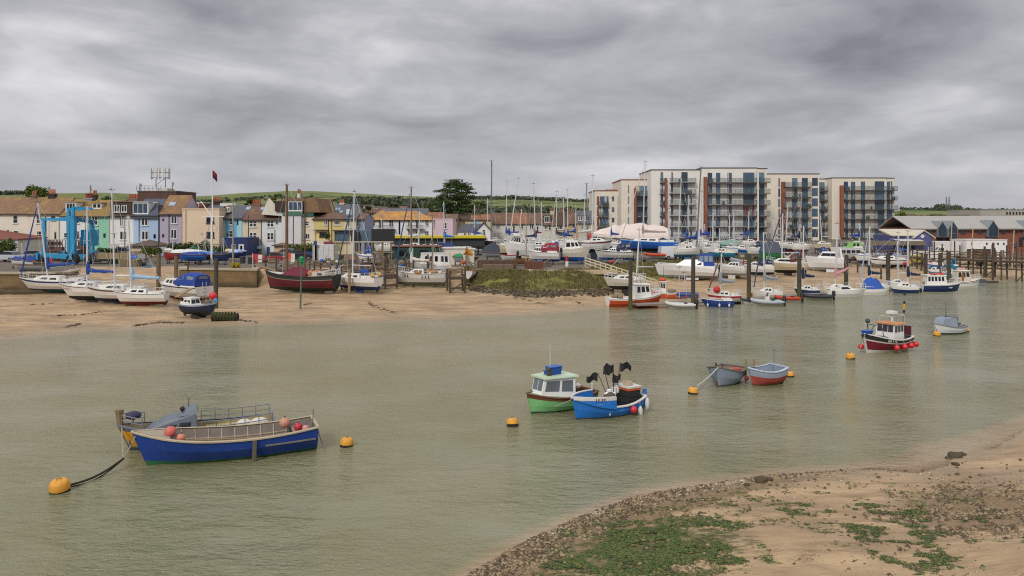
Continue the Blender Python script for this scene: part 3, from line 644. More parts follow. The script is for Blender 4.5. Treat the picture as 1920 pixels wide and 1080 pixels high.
row('terraced_house','white house with a broad brown roof behind the tallest dark mast',921,960,190,419,400,'#d3cfc6',T_BRN,[(934,424,7,7,'four'),(950,434,6,8,'two')])
row('terraced_house','off-white house with a brown roof behind the white motor cruiser',960,990,190,419,400,'#cfcabd',T_RED,[(977,425,9,9,'four'),(963.5,429,4,13,'sash')],ch=(972,5,395.5,1))
row('terraced_house','white house with a brown roof and one dark bay window in the boatyard row',990,1018,190,419,400,'#d2cfca',T_BRN,[(997,425,7,9,'two'),(1008,430,4,11,'sash')])
row('terraced_house','white house with a dark glazed dormer strip under its brown roof',1018,1042,190,421,401,'#cdc9be',T_BRN,[(1024,427,6,7,'two'),(1031,427,4,9,'sash')],ch=(1037,8,390.5,2,None,render_wall('#cfc6b4'))).dormer(1019,1033,404.5,418,paint('#3d332f',.85),None,'three')
row('terraced_house','tan house with rendered upper floor and red chimney pots',1042,1066,190,421,399,'#c4ab83',T_DRK,[(1050.5,427,9,7,'three'),(1050,441,8,6,'three')],ch=(1055,9,392,3))
row('terraced_house','brown-cream house with mock timbered upper wall next to the slate house',1066,1086,190,419,399,'#b9a47f',T_BRN,[(1075,424,9,8,'three')],ch=(1072,8,390,2))
h=row('terraced_house','slate-roofed house with two white dormers beside the apartment blocks',1084,1113,188,418,396,'#c0b196',T_SLT,[(1103,426,5,9,'two'),(1091,426,5,9,'two')])
for px in(1098.5,1089):h.dormer(px-4,px+4,404.5,414,'#cfd2d6',M_LEAD,'four',inset=.8)
h=House('chapel','small white chapel-like building with slate roof and an arched window','building',858,921,140,466,434.5,'#e6e3dd',depth=7)
x0,x1,xg=h.x0,h.x1,h.lx(893);e=h.h;r=h.lz(419.5)
h.roof=MB().add([(x0-.2,-.3,e),(xg,-.3,e),(xg+1.4,3.5,r),(x0+.6,3.5,r),(xg+1.4,7.3,e),(x0-.2,7.3,e)],[(0,1,2,3),(3,2,4,5),(0,3,5),(0,5,4,2,1)]).build('roof',tiles('#4a4d54','#555860',None),h.o)
gx=(h.lx(893)+x1)/2
MB().add([(xg,-.9,0),(x1,-.9,0),(x1,-.9,e),(gx,-.9,r+.05),(xg,-.9,e),(xg,.2,0),(x1,.2,0),(x1,.2,e),(gx,.2,r),(xg,.2,e)],[(0,1,2,3,4),(1,6,7,2),(5,0,4,9),(9,8,7,6,5)]).build('gable',render_wall('#e6e3dd'),h.o)
MB().add([(xg-.2,-1.15,e-.1),(gx,-1.15,r+.1),(gx,4,r+.1),(xg-.2,4,e-.1),(x1+.2,-1.15,e-.1),(x1+.2,4,e-.1),(xg-.2,-1.15,e+.1),(gx,-1.15,r+.32),(gx,4,r+.32),(xg-.2,4,e+.1),(x1+.2,-1.15,e+.1),(x1+.2,4,e+.1)],[(6,7,8,9),(7,10,11,8),(0,1,7,6),(1,4,10,7),(0,6,9,3),(4,5,11,10),(0,3,2,1),(1,2,5,4)]).build('gable_roof',tiles('#4a4d54','#555860',None),h.o)
w=h.win(907.5,438.5,6,9,'two',y=-.9);MB().prism([(h.lx(904.5),h.lz(434)),(h.lx(910.5),h.lz(434)),(h.lx(909.6),h.lz(431.8)),(h.lx(907.5),h.lz(430.6)),(h.lx(905.4),h.lz(431.8))],'y',-.95,-.9).build('arch_light',M_GL,w)
for px in(872,880,892):h.win(px,440,5.5,7,'two')
h=House('garden_shed','low garden building with a wide brown hipped tile roof below the pale blue house','outbuilding',243,290,117,480,462,'#cfc3a6',depth=5,group='low outbuildings behind the yard');h.hip(452,tiles('#5a4a40','#665448',None),2.2)
h=House('garden_shed','white-walled patio room with blue frames below the white house','outbuilding',205,242,121,480,459,'#cbc8c2',depth=3.5,group='low outbuildings behind the yard');h.flat('#c4bfb6',.15);h.win(227,470,18,16,'two',fr=paint('#2f4a80',.5))
h=House('garden_wall','pale blue garden wall between the hedge and the lilac house','wall',294,318,116,481,463,paint('#a9b5c4',.7),depth=.3)
h=House('garden_shed','pinkish brick garden store with a sloping roof below the white end-on house','outbuilding',514,536,116,480,461,'#c8ab92',depth=3,group='low outbuildings behind the yard');h.hip(457,T_BRN,1)
h=House('garden_wall','ragged brick garden wall behind the green container','wall',212,262,114,482,471,bricks('#7d6254','#8d7464','#9a9086',5),depth=.35)
# ---------------- apartment blocks ----------------
M_RND=render_wall('#e6e1d8',.14);M_RND2=render_wall('#e0d7c7',.14);M_TER=bricks('#8a4a36','#97563f','#8a6a5a',5);M_SLAB=plain('#514e4c',.6);M_STL=plain('#3b3d40',.4)
M_GLA=glass('#41586d',.05);M_GLB=glass('#2c3d4e',.05);M_GLC=glass('#5a7286',.05)
t=NT('balcony_glass');t.set('#55656a',.05);t.b.inputs['Alpha'].default_value=.28;M_BAL=t.m
CURT=plain('#b9b6ae',.8)
class Block(House):
 def opening(s,cx,cy,w,h,y=0.0,n=2,gl=None):
  x0,x1,z0,z1=s.lx(cx-w/2),s.lx(cx+w/2),s.lz(cy+h/2),s.lz(cy-h/2)
  m=MB();t=.08
  m.box(x0,x1,y-.03,y+.01,z0,z0+t).box(x0,x1,y-.03,y+.01,z1-t,z1)
  for i in range(n+1):
   xx=x0+(x1-x0-t)*i/n;m.box(xx,xx+t,y-.03,y+.01,z0+t,z1-t)
  f=m.build('window',M_STL,s.o);q=random.random()
  MB().box(x0+.03,x1-.03,y-.012,y+.008,z0+.03,z1-.03).build('pane',gl or random.choice((M_GLA,M_GLB,M_GLC)),f)
  if q<.35:
   c0=x0+.1 if q<.2 else(x0+x1)/2;MB().box(c0,c0+(x1-x0)*.28,y-.02,y-.012,z0+.1,z1-.1).build('curtain',CURT,f)
 def balcony(s,a,b,py,out=1.5,y=0.0,ph=7.6):
  z=s.lz(py);x0,x1=s.lx(a),s.lx(b);hh=ph/s.k
  sl=MB().box(x0,x1,y-out,y,z-.22,z).build('balcony',M_SLAB,s.o)
  r=MB();r.bar((x0,y-out+.04,z+hh),(x1,y-out+.04,z+hh),.05)
  n=max(2,int((x1-x0)/1.3))
  for i in range(n+1):xx=x0+.03+(x1-x0-.06)*i/n;r.bar((xx,y-out+.04,z),(xx,y-out+.04,z+hh),.045)
  for xx in(x0+.03,x1-.03):r.bar((xx,y-out+.04,z+hh),(xx,y,z+hh),.05)
  r.build('railing',M_STL,sl);MB().box(x0+.05,x1-.05,y-out+.03,y-out+.045,z+.08,z+hh-.04).build('glass_panel',M_BAL,sl)
  if random.random()<.55:
   q=MB();xx=random.uniform(x0+.6,x1-.8)
   for i in range(random.randint(1,3)):q.cbox((xx+i*.55,y-out*.55,z+.3),(.4,.4,.6)).ball((xx+i*.55,y-out*.55,z+.7),.25,n=6,m=4)
   q.build('balcony_furniture',random.choice((plain('#33312e'),plain('#4c4f3e'),plain('#6d6a64'))),sl)
 def pier(s,a,b,py0,py1,out=1.45,y=0.0):MB().box(s.lx(a),s.lx(b),y-out,y,s.lz(py1),s.lz(py0)).build('brick_pier',M_TER,s.o)
 def cope(s,mt=None):MB().box(s.x0-.15,s.x1+.15,-.15,s.d+.15,s.h,s.h+.22).build('roof_edge',mt or plain('#5d5450',.7),s.o)
GA='white apartment blocks behind the boatyard'
b=Block('apartment_block','lowest apartment block, three visible floors, with terracotta strips at its left corner','apartment block',1115,1166,209,472,358,M_RND2,depth=16,group=GA);b.cope(plain('#8a5340',.8))
for i,py in enumerate((367,387,406.5,426)):
 b.opening(1133,py+9.5,16,16.5,n=2);b.opening(1149.5,py+6,4.5,9,n=1);b.opening(1163,py+9,9.5,16,n=1);b.balcony(1121,1141,py+18.5,.9);b.pier(1119,1123,py+1,py+17,.25)
b.block('roof_house',1139,1166,354.5,358,3,9,plain('#8a5340',.8))
b=Block('apartment_block','second apartment block from the left with one column of balconies','apartment block',1165,1222,203,472,337.5,M_RND2,depth=18,group=GA);b.cope(plain('#8a5340',.8))
for i,py in enumerate((348,368,387.5,407,427)):
 b.opening(1206,py+9,29,17,n=4);b.balcony(1192,1225,py+18.5,1.4)
for py in(355,375,395,415):b.opening(1178.5,py,2.2,15,n=1)
b.pier(1188.5,1192,353,446,1.2)
b=Block('apartment_block','tall apartment block split by a narrow terracotta pier beside a dark mast','apartment block',1221,1317,196.5,472,319,M_RND,depth=18,group=GA);b.cope()
for i in range(6):
 py=320.7+20.75*i
 b.opening(1241,py+11,5,17,n=1);b.opening(1260,py+11,4,17,n=1);b.opening(1283.5,py+11,11.5,18,n=2);b.balcony(1255,1303,py+21.5,1.5);b.balcony(1237,1245.5,py+21.5,.8)
 if i>1:b.opening(1296,py+12,3,14,n=1)
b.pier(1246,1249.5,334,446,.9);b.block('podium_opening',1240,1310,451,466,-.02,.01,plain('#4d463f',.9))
b=Block('apartment_block','broadest apartment block, six rows of balconies, with one red curtain','apartment block',1316,1419,196,472,315.5,M_RND,depth=18,group=GA);b.cope()
for i in range(6):
 py=319.5+20.75*i;red=i==3
 b.opening(1331,py+13,8.5,17,n=1);b.opening(1346.5,py+13,8,17,n=1);b.opening(1368,py+13,8,17,n=1);b.opening(1404,py+13,21,18,n=3,gl=glass('#8a4a52',.2)if red else None);b.balcony(1325,1416,py+22.5,1.5)
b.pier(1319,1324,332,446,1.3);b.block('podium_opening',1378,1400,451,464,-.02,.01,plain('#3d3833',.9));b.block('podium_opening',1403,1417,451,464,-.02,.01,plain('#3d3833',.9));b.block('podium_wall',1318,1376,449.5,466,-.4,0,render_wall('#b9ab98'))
MB().box(b.lx(1416.5),b.lx(1419),-1.6,-.003,0,b.lz(318)).build('corner_column',M_RND,b.o)
b=Block('apartment_block','narrow corner block with a column of wraparound balconies joined to the broadest block','apartment block',1419,1438,197.5,472,316.5,M_RND2,depth=16,group=GA);b.cope()
for i in range(6):
 py=319.5+20.75*i;b.opening(1427,py+13,12,18,n=2);b.balcony(1418.5,1441,py+22.5,1.5)
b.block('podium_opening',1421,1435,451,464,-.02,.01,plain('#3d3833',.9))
b=Block('apartment_block','cream apartment block with a wide blank flank left of its terracotta pier','apartment block',1437,1536,214,472,326.5,M_RND2,depth=18,group=GA);b.cope()
for i in range(6):
 py=331+19.2*i
 b.opening(1490,py+11,10,16,n=2);b.opening(1509,py+11,11,16.5,n=2);b.opening(1528,py+10,10.5,15,n=2);b.balcony(1466,1519,py+19.3,1.5);b.opening(1461,py+11,3.5,16,n=1)
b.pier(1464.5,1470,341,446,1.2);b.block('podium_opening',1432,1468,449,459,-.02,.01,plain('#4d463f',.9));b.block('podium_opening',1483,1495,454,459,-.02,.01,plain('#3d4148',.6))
b=Block('apartment_block','recessed apartment block of small balconies between the two cream blocks','apartment block',1535,1561,231,472,336,M_RND2,depth=14,group=GA);b.cope()
for i in range(6):
 py=339.5+17.8*i;b.opening(1541,py+10,10,15.5,n=2);b.opening(1555,py+10,4,14,n=1);b.balcony(1535,1559,py+18,1.2)
b=Block('apartment_block','rightmost large apartment block with a terracotta pier and purple awning','apartment block',1560,1661,227,472,334,M_RND2,depth=18,group=GA);b.cope()
for i in range(6):
 py=338+17.9*i
 b.opening(1586,py+10.5,8,16,n=1);b.opening(1599.5,py+10.5,8,15.5,n=1);b.opening(1618,py+10.5,8,16,n=1);b.opening(1649,py+10.5,18,17,n=3);b.balcony(1580,1660,py+18.5,1.5,ph=6.8)
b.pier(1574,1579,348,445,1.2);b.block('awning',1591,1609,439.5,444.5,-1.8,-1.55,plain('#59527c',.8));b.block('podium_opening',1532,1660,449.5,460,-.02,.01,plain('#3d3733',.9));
for px in(1594,1607):b.block('podium_column',px-1.4,px+1.4,448,466,-1.5,-1.1,M_RND2)
b.block('red_door',1596,1605,449,461,-.1,-.02,plain('#7b3430',.7))
b=Block('apartment_block','narrow end block with corner balconies at the right end of the apartments','apartment block',1661,1677,227.5,472,334.5,M_RND2,depth=16,group=GA);b.cope()
for i in range(6):
 py=338+17.9*i;b.opening(1668,py+10.5,10,16.5,n=2);b.balcony(1661,1679,py+18.5,1.4,ph=6.8)
 # ---------------- red brick riverside building, sheds ----------------
RB=bricks('#7f4436','#8f4f3d','#8d6e60',4)
h=House('brick_building','long red brick building with a pale metal roof and pointed glazed gables','building',1708,1990,140,486,428,RB,depth=11)
e=h.h;r=h.lz(406.5)
h.roof=MB().hexa([(h.x0-.4,-.8,e-.2),(h.x1,-.8,e-.2),(h.x1,6,r),(h.x0-.4,6,r)],[(h.x0-.4,-.8,e),(h.x1,-.8,e),(h.x1,6,r+.2),(h.x0-.4,6,r+.2)]).hexa([(h.x0-.4,6,r),(h.x1,6,r),(h.x1,11.8,e-.2),(h.x0-.4,11.8,e-.2)],[(h.x0-.4,6,r+.2),(h.x1,6,r+.2),(h.x1,11.8,e),(h.x0-.4,11.8,e)]).build('roof',paint('#a39e97',.6,.2,.8),h.o)
M_ZN=plain('#8d9294',.5,.3)
for a,b_,pk in((1753,1771,414),(1773,1791,414),(1846.5,1867,412.5),(1916,1936,413)):
 xm=(a+b_)/2;bot=444.5;sh=428
 g=MB().prism([(h.lx(a),h.lz(bot)),(h.lx(b_),h.lz(bot)),(h.lx(b_),h.lz(sh)),(h.lx(xm),h.lz(pk)),(h.lx(a),h.lz(sh))],'y',-.9,3).build('glazed_gable',M_ZN,h.o)
 i=1.3;MB().prism([(h.lx(a+i),h.lz(bot-1)),(h.lx(b_-i),h.lz(bot-1)),(h.lx(b_-i),h.lz(sh)),(h.lx(xm),h.lz(pk+2.4)),(h.lx(a+i),h.lz(sh))],'y',-.94,-.88).build('pane',glass('#22303e',.05),g)
 m=MB()
 for f in(.33,.66):m.box(h.lx(a+(b_-a)*f)-.03,h.lx(a+(b_-a)*f)+.03,-.97,-.945,h.lz(bot-1),h.lz(424))
 m.box(h.lx(a+i),h.lx(b_-i),-.97,-.945,h.lz(432)-.03,h.lz(432)+.03);m.build('glazing_bars',M_STL,g)
for cx,cy in((1744,433),(1805,433.5),(1837,433),(1881,433),(1902.5,432),(1902,459)):h.win(cx,cy,6.5,8.5,'two',fr=M_STL,gl=M_GLA)
for a,b_ in((1756,1767),(1773,1790)):h.win((a+b_)/2,450,b_-a,7,'two',fr=M_STL)
h.win(1806,458,7,10,'two',fr=M_STL);h.win(1914,453,7,16,'two',fr=M_STL);h.block('brick_recess',1810,1858,466,485,-1.2,-.02,RB)
h=House('white_annexe','white boxy annexe with porthole windows in front of the red brick building','building',1812.5,1888.5,132,486,450.5,'#e8e6e3',depth=5)
h.flat('#c9c7c2',.15);h.wall.hide_render=False
MB().box(h.lx(1813),h.lx(1857.5),-.05,3.4,0,h.lz(467)).build('undercroft',paint('#3f2520',.9,scale=2),h.o)
for cx,cy in((1822,457),(1850,457),(1863,457),(1871,457),(1882,457)):h.win(cx,cy,2.8,4,'bare',fr=M_STL)
for cx in(1866.5,1877,1881):h.win(cx,475,2.6,12,'bare',fr=M_STL,gl=glass('#4a5560',.1))
h=House('white_canopy','long white fascia of the low canopy between the brick gables','canopy',1749.5,1802,133,463.5,453,'#d6d4d0',depth=4)
for px in(1753,1775,1798):MB().box(h.lx(px)-.1,h.lx(px)+.1,1,1.2,-2.6,0).build('post',M_STL,h.o)
h=House('purple_shed','purple weatherboarded shed with a pale corrugated roof and round window','shed',1715,1748,131,472,444,paint('#565a8c',.7),depth=7)
xm=(h.x0+h.x1)/2;zr=h.lz(433)
MB().prism([(h.x0,h.h),(h.x1,h.h),(xm,zr)],'y',0.01,6.9).build('gable',paint('#64689a',.7),h.o)
for sg in(0,1):
 a=h.x0-.4 if not sg else xm;b_=xm if not sg else h.x1+.4;za=h.h-.3 if not sg else zr;zb=zr if not sg else h.h-.3
 MB().prism([(a,za),(b_,zb),(b_,zb+.2),(a,za+.2)],'y',-.35,7.3).build('roof',paint('#c9c3b6',.6,.2,1.2),h.o)
MB().path([(h.lx(1729.5),-.06,h.lz(443)),(h.lx(1729.5),.01,h.lz(443))],.32,12).build('round_window',plain('#d9d6d0'),h.o)
h=House('purple_shed','long purple shed wing under a cream corrugated roof and pale awning','shed',1668,1715,131.5,472,441.5,paint('#4a4f80',.7),depth=6)
MB().hexa([(h.x0,-.4,h.h-.1),(h.x1+1.2,-.4,h.h-.1),(h.x1+1.2,4,h.h+.9),(h.x0,4,h.h+.9)],[(h.x0,-.4,h.h+.1),(h.x1+1.2,-.4,h.h+.1),(h.x1+1.2,4,h.h+1.1),(h.x0,4,h.h+1.1)]).build('roof',paint('#c9bfa6',.6,.25,1.2),h.o)
MB().hexa([(h.lx(1674),-2.2,h.lz(453)),(h.lx(1722),-2.2,h.lz(453)),(h.lx(1722),-.02,h.lz(449)),(h.lx(1674),-.02,h.lz(449))],[(h.lx(1674),-2.2,h.lz(452)),(h.lx(1722),-2.2,h.lz(452)),(h.lx(1722),-.02,h.lz(448)),(h.lx(1674),-.02,h.lz(448))]).build('awning',plain('#cfcdd2',.6),h.o)
h.win(1690,460,30,12,'three',fr=M_STL);
h=House('office_building','pale grey flat-roofed block far behind the red brick building','building',1838,1990,260,440,394.5,'#a9a297',depth=20);h.flat('#9b958b',.3);h.block('roof_plant',1860,1878,391.5,394,4,8,plain('#5a5856',.8))
for px in range(1888,1925,6):h.win(px,400,3,5,'bare',fr=M_STL)
h=House('office_building','lower pale grey block left of the larger grey one','building',1818,1840,258,440,404,'#b0aaa0',depth=14);h.flat('#9b958b',.3)
# ---------------- trees, hedges, woods, ground cover ----------------
M_BARK=wood('#5d4c3b','#2f271f')
def leafcloud(mb,c,rad,n,size,flat=1.0,rng=random):
 """n leaf-sized faces through an ellipsoid's volume, denser towards its skin"""
 for _ in range(n):
  while True:
   d=Vector((rng.uniform(-1,1),rng.uniform(-1,1),rng.uniform(-1,1)))
   if .05<d.length<1:break
  d=d.normalized()*(rng.random()**.45)
  p=Vector((c[0]+d.x*rad[0],c[1]+d.y*rad[1],c[2]+d.z*rad[2]))
  a=Vector((rng.gauss(0,1),rng.gauss(0,1),rng.gauss(0,1)*flat)).normalized()*size*rng.uniform(.6,1.3)
  b=a.cross(Vector((rng.gauss(0,1),rng.gauss(0,1),rng.gauss(0,1)))).normalized()*size*rng.uniform(.35,.8)
  mb.add([tuple(p-a),tuple(p+b),tuple(p+a),tuple(p-b)],[(0,1,2,3)])
def tree(name,label,base,hgt,wid,mt,clumps=26,leaves=90,size=.22,group=None,trunk=.3,low=.25,cat='tree',seed=1):
 rng=random.Random(seed);o=thing(name,label,cat,base,group=group)
 t=MB();t.path([(0,0,-.4),(.05*wid,0,hgt*.3),(-.02*wid,.03*wid,hgt*.62)],[trunk,trunk*.8,trunk*.35],8)
 cr=MB()
 for i in range(clumps):
  a=rng.uniform(0,6.28);q=rng.uniform(.05,1);z=hgt*(low+(1-low)*q)
  prof=math.sin(math.pi*min(1,.18+q*.80))**.7
  rr=wid/2*prof*math.sqrt(rng.random())*.85;c=(rr*math.cos(a),rr*math.sin(a),z-hgt*.05)
  r=wid*rng.uniform(.11,.2);leafcloud(cr,c,(r,r,r*.7),leaves,size,1,rng)
  if i%3==0:t.path([(0,0,hgt*rng.uniform(.2,.5)),(c[0]*.5,c[1]*.5,z*.7),c],[trunk*.4,trunk*.25,trunk*.1],5)
 t.build('trunk',M_BARK,o,True);cr.build('crown',mt,o,fix=False);return o
def hedge(label,px0,px1,py0,py1,Y,mt,depth=2,n=1500,size=.14,cat='hedge',group=None,seed=3):
 rng=random.Random(seed);x0,x1=XA(px0,Y),XA(px1,Y);z0,z1=ZA(py1,Y),ZA(py0,Y);m=MB()
 k=max(3,int((x1-x0)/1.1))
 for i in range(k):
  c=(x0+(x1-x0)*(i+.5)/k-(x0+x1)/2,rng.uniform(-.3,.3),(z1-z0)*rng.uniform(.38,.56))
  leafcloud(m,c,((x1-x0)/k*.85,depth/2,(z1-z0)*rng.uniform(.42,.6)),n//k,size,1,rng)
 o=thing('hedge' if cat=='hedge' else 'bush',label,cat,((x0+x1)/2,Y,z0),group=group);m.build('foliage',mt,o,fix=False)
 t=MB()
 for i in range(k):xx=x0+(x1-x0)*(i+.5)/k-(x0+x1)/2;t.path([(xx,0,-.3),(xx+.1,.1,(z1-z0)*.6)],[.07,.03],5)
 t.build('stems',M_BARK,o);return o
LF1=leafy('#3f4a1c','#5d6726','#7d7c33');LF2=leafy('#2c3a1c','#43552a','#5d6d35');LF3=leafy('#4b5228','#6a7037','#86864a');LFC=leafy('#2a3a20','#43552b','#62723c',.5)
tree('broadleaf_tree','big round yellow-green tree behind the chimneys of the cream houses',(XA(68,150),150,3.2),13.0,8.6,LF1,60,150,.26,seed=4,group='trees behind the town')
def T(label,px,Y,top,wpx,mt,seed,base=4.5,name='broadleaf_tree',**k):
 w=wpx*Y/FP;return tree(name,label,(XA(px,Y),Y,base),ZA(top,Y)-base,w,mt,22,80,max(.25,w*.03),group='trees behind the town',seed=seed,**k)
T('dark bush-like tree poking above the roofs left of the flagpole',470,175,366,26,LF2,11);T('small brown-green tree showing behind the white end-on house',515,170,361,24,LF1,12)
T('low olive tree behind the boat hoist roofs right of the dark chimney',165,165,366,40,LF3,13);T('low dark tree between chimneys above the mint green house',200,190,364,46,LF2,14)
T('low tree above the slate hall roof left of the flats chimney',690,220,386,30,LF2,15);T('bushy tree behind the right white chimney of the flats',803,230,383,34,LF2,16)
T('low olive tree just right of the apartment blocks',1690,240,397,34,LF3,17);T('yellow-green tree above the brick building roof near the apartment blocks',1752,260,400,40,LF1,18);T('dark green tree above the pointed glazed gables',1800,280,400,36,LF2,19)
T('low dark tree between the apartment blocks and slate dormers',1108,240,392,26,LF2,20)
rng=random.Random(21);YC=186.0;cb=(XA(861,YC),YC,4.0)
cy=thing('cypress_tree','large dark spreading cypress behind the pink and yellow houses','tree',cb)
tr=MB();tr.path([(0,0,-.5),(.2,0,4),(-.3,.2,9)],[.7,.55,.25],10);cw=MB()
for i in range(175):
 q=(i+.5)/175;z=3.6+10.8*q;prof=np.interp(q,[0,.2,.45,.7,.88,1],[5.8,6.9,6.9,5.2,2.7,.7])
 a=rng.uniform(0,6.28);rr=prof*(rng.random()**.45);skew=-.10*(z-4)
 c=(rr*math.cos(a)+skew,rr*math.sin(a)*.9,z+.05*rr+rng.uniform(-.4,.4))
 r=rng.uniform(.8,1.5);leafcloud(cw,c,(r*1.35,r*1.2,r*.33),95,.21,.5,rng)
 if i%4==0:tr.path([(0,0,z-2.2 if z>5 else 2.5),(c[0]*.5,c[1]*.5,z-.8),(c[0],c[1],c[2]-.1)],[.16,.11,.05],5)
tr.build('trunk',M_BARK,cy,True);cw.build('crown',LFC,cy,fix=False)
hedge('long green hedge below the peach house behind the covered boats',318,392,453,487,112,LF2,3.0,3800,.16,group='hedges below the terrace');hedge('darker hedge between the flagpole and the navy extension',394,428,462,486,112,LF2,2.5,1800,.15,group='hedges below the terrace',seed=5)
hedge('green hedge below the tiled garden building',268,298,464,479,114,LF1,2,1300,.14,group='hedges below the terrace',seed=6);hedge('clipped olive hedge right of the boat hoist',184,214,463,475,113,LF2,2,1000,.14,group='hedges below the terrace',seed=7)
hedge('round leafy bush beside the silver car at the far left',-6,24,449,480,103,leafy('#33401f','#55652f','#76803f'),2.6,1700,.15,'bush','bushes by the yard',8);hedge('low dark hedge in front of the mauve garage door',25,50,478,489,104,LF2,1.2,800,.12,group='hedges below the terrace',seed=9)
hedge('row of low shrubs below the cream house behind the parked cars',545,588,456,470,113,LF1,1.5,1000,.14,group='hedges below the terrace',seed=10);hedge('potted green shrub on the yellow house terrace',610,619,436,447,122.5,LF2,1,350,.12,'bush','bushes by the yard',11)
hedge('yellow flowering bush on the quay wall',436,449,492,505,89.5,leafy('#8d7f25','#b59f35','#77752b',2),1.2,900,.08,'bush','bushes by the yard',12)
wd=MB();rng=random.Random(5)
def woodstrip(px0,px1,y0,y1,hgt,n,s=7):
 for _ in range(n):
  Y=rng.uniform(y0,y1);px=rng.uniform(px0,px1);x=XA(px,Y);z=hz_at(px,Y)
  hh=hgt*rng.uniform(.6,1.15)
  for k in range(16):
   p=Vector((x+rng.gauss(0,s*.45),Y+rng.gauss(0,s*.45),z+hh*rng.random()**.7));a=Vector((rng.gauss(0,1),rng.gauss(0,.6),rng.gauss(0,.8))).normalized()*s*.3
   b=a.cross(Vector((rng.gauss(0,1),rng.gauss(0,1),rng.gauss(0,1)))).normalized()*s*.24
   wd.add([tuple(p-a),tuple(p+b),tuple(p+a),tuple(p-b)],[(0,1,2,3)])
woodstrip(640,840,1150,1420,13,520,9);woodstrip(880,1115,2200,2330,11,330,9);woodstrip(-60,46,2260,2340,12,110,10);woodstrip(1690,1930,1900,2300,9,260,9);woodstrip(330,660,1500,1620,5,80,8);woodstrip(1755,1800,2250,2330,20,70,10)
woodstrip(830,1115,900,1250,7,190,8);woodstrip(60,330,1100,1500,8,240,8);woodstrip(600,830,560,820,7,160,6);woodstrip(1690,1850,500,900,6,130,6)
o=wd.build('woods',leafy('#414a3b','#525b47','#626a52',.02),fix=False);o['kind']='stuff';tag(o,'dark woods and hedgerows on the downs beyond the town','woods')
fw=[paint(c,.8)for c in('#d6d3cd','#c9c3b8','#b9a690','#d0cdc9')];fr=[paint(c,.85)for c in('#5a4a44','#6d4d40','#55555a','#7a5a48')]
k=0
protos=[]
def far_house(px,Y,w,hh):
 x=XA(px,Y);z=hz_at(px,Y);o=thing('distant_house',None,None,(x,Y,z-.5),rng.uniform(-25,25),'distant houses under the wooded hill')
 MB().box(-w/2,w/2,-3.5,3.5,0,hh).build('wall',rng.choice(fw),o);MB().prism([(-3.9,hh),(3.9,hh),(0,hh+2.6)],'x',-w/2-.3,w/2+.3).build('roof',rng.choice(fr),o)
 tag(o,'tiny distant house among the estate under the wooded hill','house');return o
for i in range(64):
 far_house(rng.uniform(668,826),rng.uniform(520,1080),rng.uniform(9,17),rng.uniform(5,6.5))
for i in range(26):
 far_house(rng.uniform(1690,1830),rng.uniform(600,1000),rng.uniform(9,17),rng.uniform(5,6))
for px,Y,hh,lb in((1774.5,2240,44,'left of the two thin lattice pylons on the hill above the brick building'),(1779.5,2240,46,'right of the two thin lattice pylons on the hill above the brick building'),(170,2200,30,'lattice pylon on the ridge above the mint green house'),(92,2240,22,'small faint mast on the ridge behind the round tree')):
 o=thing('pylon',lb,'pylon',(XA(px,Y),Y,hz_at(px,Y)-1),group='pylons on the downs');m=MB()
 for sx,sy in((-1,-1),(1,-1),(1,1),(-1,1)):m.bar((sx*2.2,sy*2.2,0),(sx*.4,sy*.4,hh),.7)
 for f in(.55,.72,.88):m.bar((-4.2,0,hh*f),(4.2,0,hh*f),.6)
 m.build('lattice',plain('#77797d',.6),o)
 # ---------------- ground cover near by ----------------
def attr_sample(fn,n,rng,px0,px1,py0,py1):
 pts=[];
 while len(pts)<n:
  px=rng.uniform(px0,px1);py=rng.uniform(py0,py1);p=P(px,py,.4)
  yn_=float(np.interp(px,NPX,NY))
  if p.y>yn_-.12:continue
  z=float(gz(p.x,p.y));q=P(px,py,z)
  if rng.random()<fn(px,py,yn_-q.y,q):pts.append((q.x,q.y,float(gz(q.x,q.y))))
 return pts
rng=random.Random(31)
def g_den(px,py,d,q):
 gb=np.interp(px,[700,1000,1300,1500,1680],[5.2,2.9,1.2,.7,.3]);band=np.clip((gb-d)/1.8,0,1)if px<1690 else 0
 pa=math.exp(-(((px-1840)/120)**2+((py-955)/40)**2))+.35*math.exp(-(((px-1500)/60)**2+((py-1045)/25)**2))
 return max(band*(.15+.85*(nz(q.x,q.y,.9,2)>-.12)),pa*.8*(nz(q.x,q.y,1.6,7)>-.05),.012)
st=MB()
for x,y,z in attr_sample(g_den,26000,rng,850,1935,860,1100):
 r=rng.choice((.009,.012,.012,.016,.016,.022,.03,.055))*rng.uniform(.7,1.2);a=rng.uniform(0,3);ca,sa=math.cos(a)*r,math.sin(a)*r;st.m=rng.randint(0,2)
 st.add([(x+ca*1.5,y+sa*1.5,z),(x-sa,y+ca,z),(x-ca*1.3,y-sa*1.3,z),(x+sa,y-ca,z),(x+ca*.3,y,z+r*1.0),(x-ca*.4,y+sa*.3,z+r*.8)],[(0,1,4),(1,5,4),(1,2,5),(2,3,5),(3,4,5),(3,0,4)])
o=st.build('gravel',[plain('#56483a',.9),plain('#76634b',.9),plain('#988669',.9)],fix=False);o['kind']='stuff';tag(o,'brown shingle and shell along the near water edge','gravel')
def w_den(px,py,d,q):
 a=math.exp(-(((px-1260)/170)**2+((py-1020)/38)**2))*1.3+math.exp(-(((px-1130)/110)**2+((py-1060)/36)**2))*.5
 b=math.exp(-(((px-1600)/270)**2+((py-958)/36)**2))*.33+math.exp(-(((px-1720)/240)**2+((py-1030)/44)**2))*.22
 s=mnoise.fractal(Vector((q.x*1.1+3,q.y*2.6,1.3)),.8,2,3)
 return(a if s>-.16 else a*.12)*.9+(min(.6,b*1.7)if s>.22 else 0)
wm=MB()
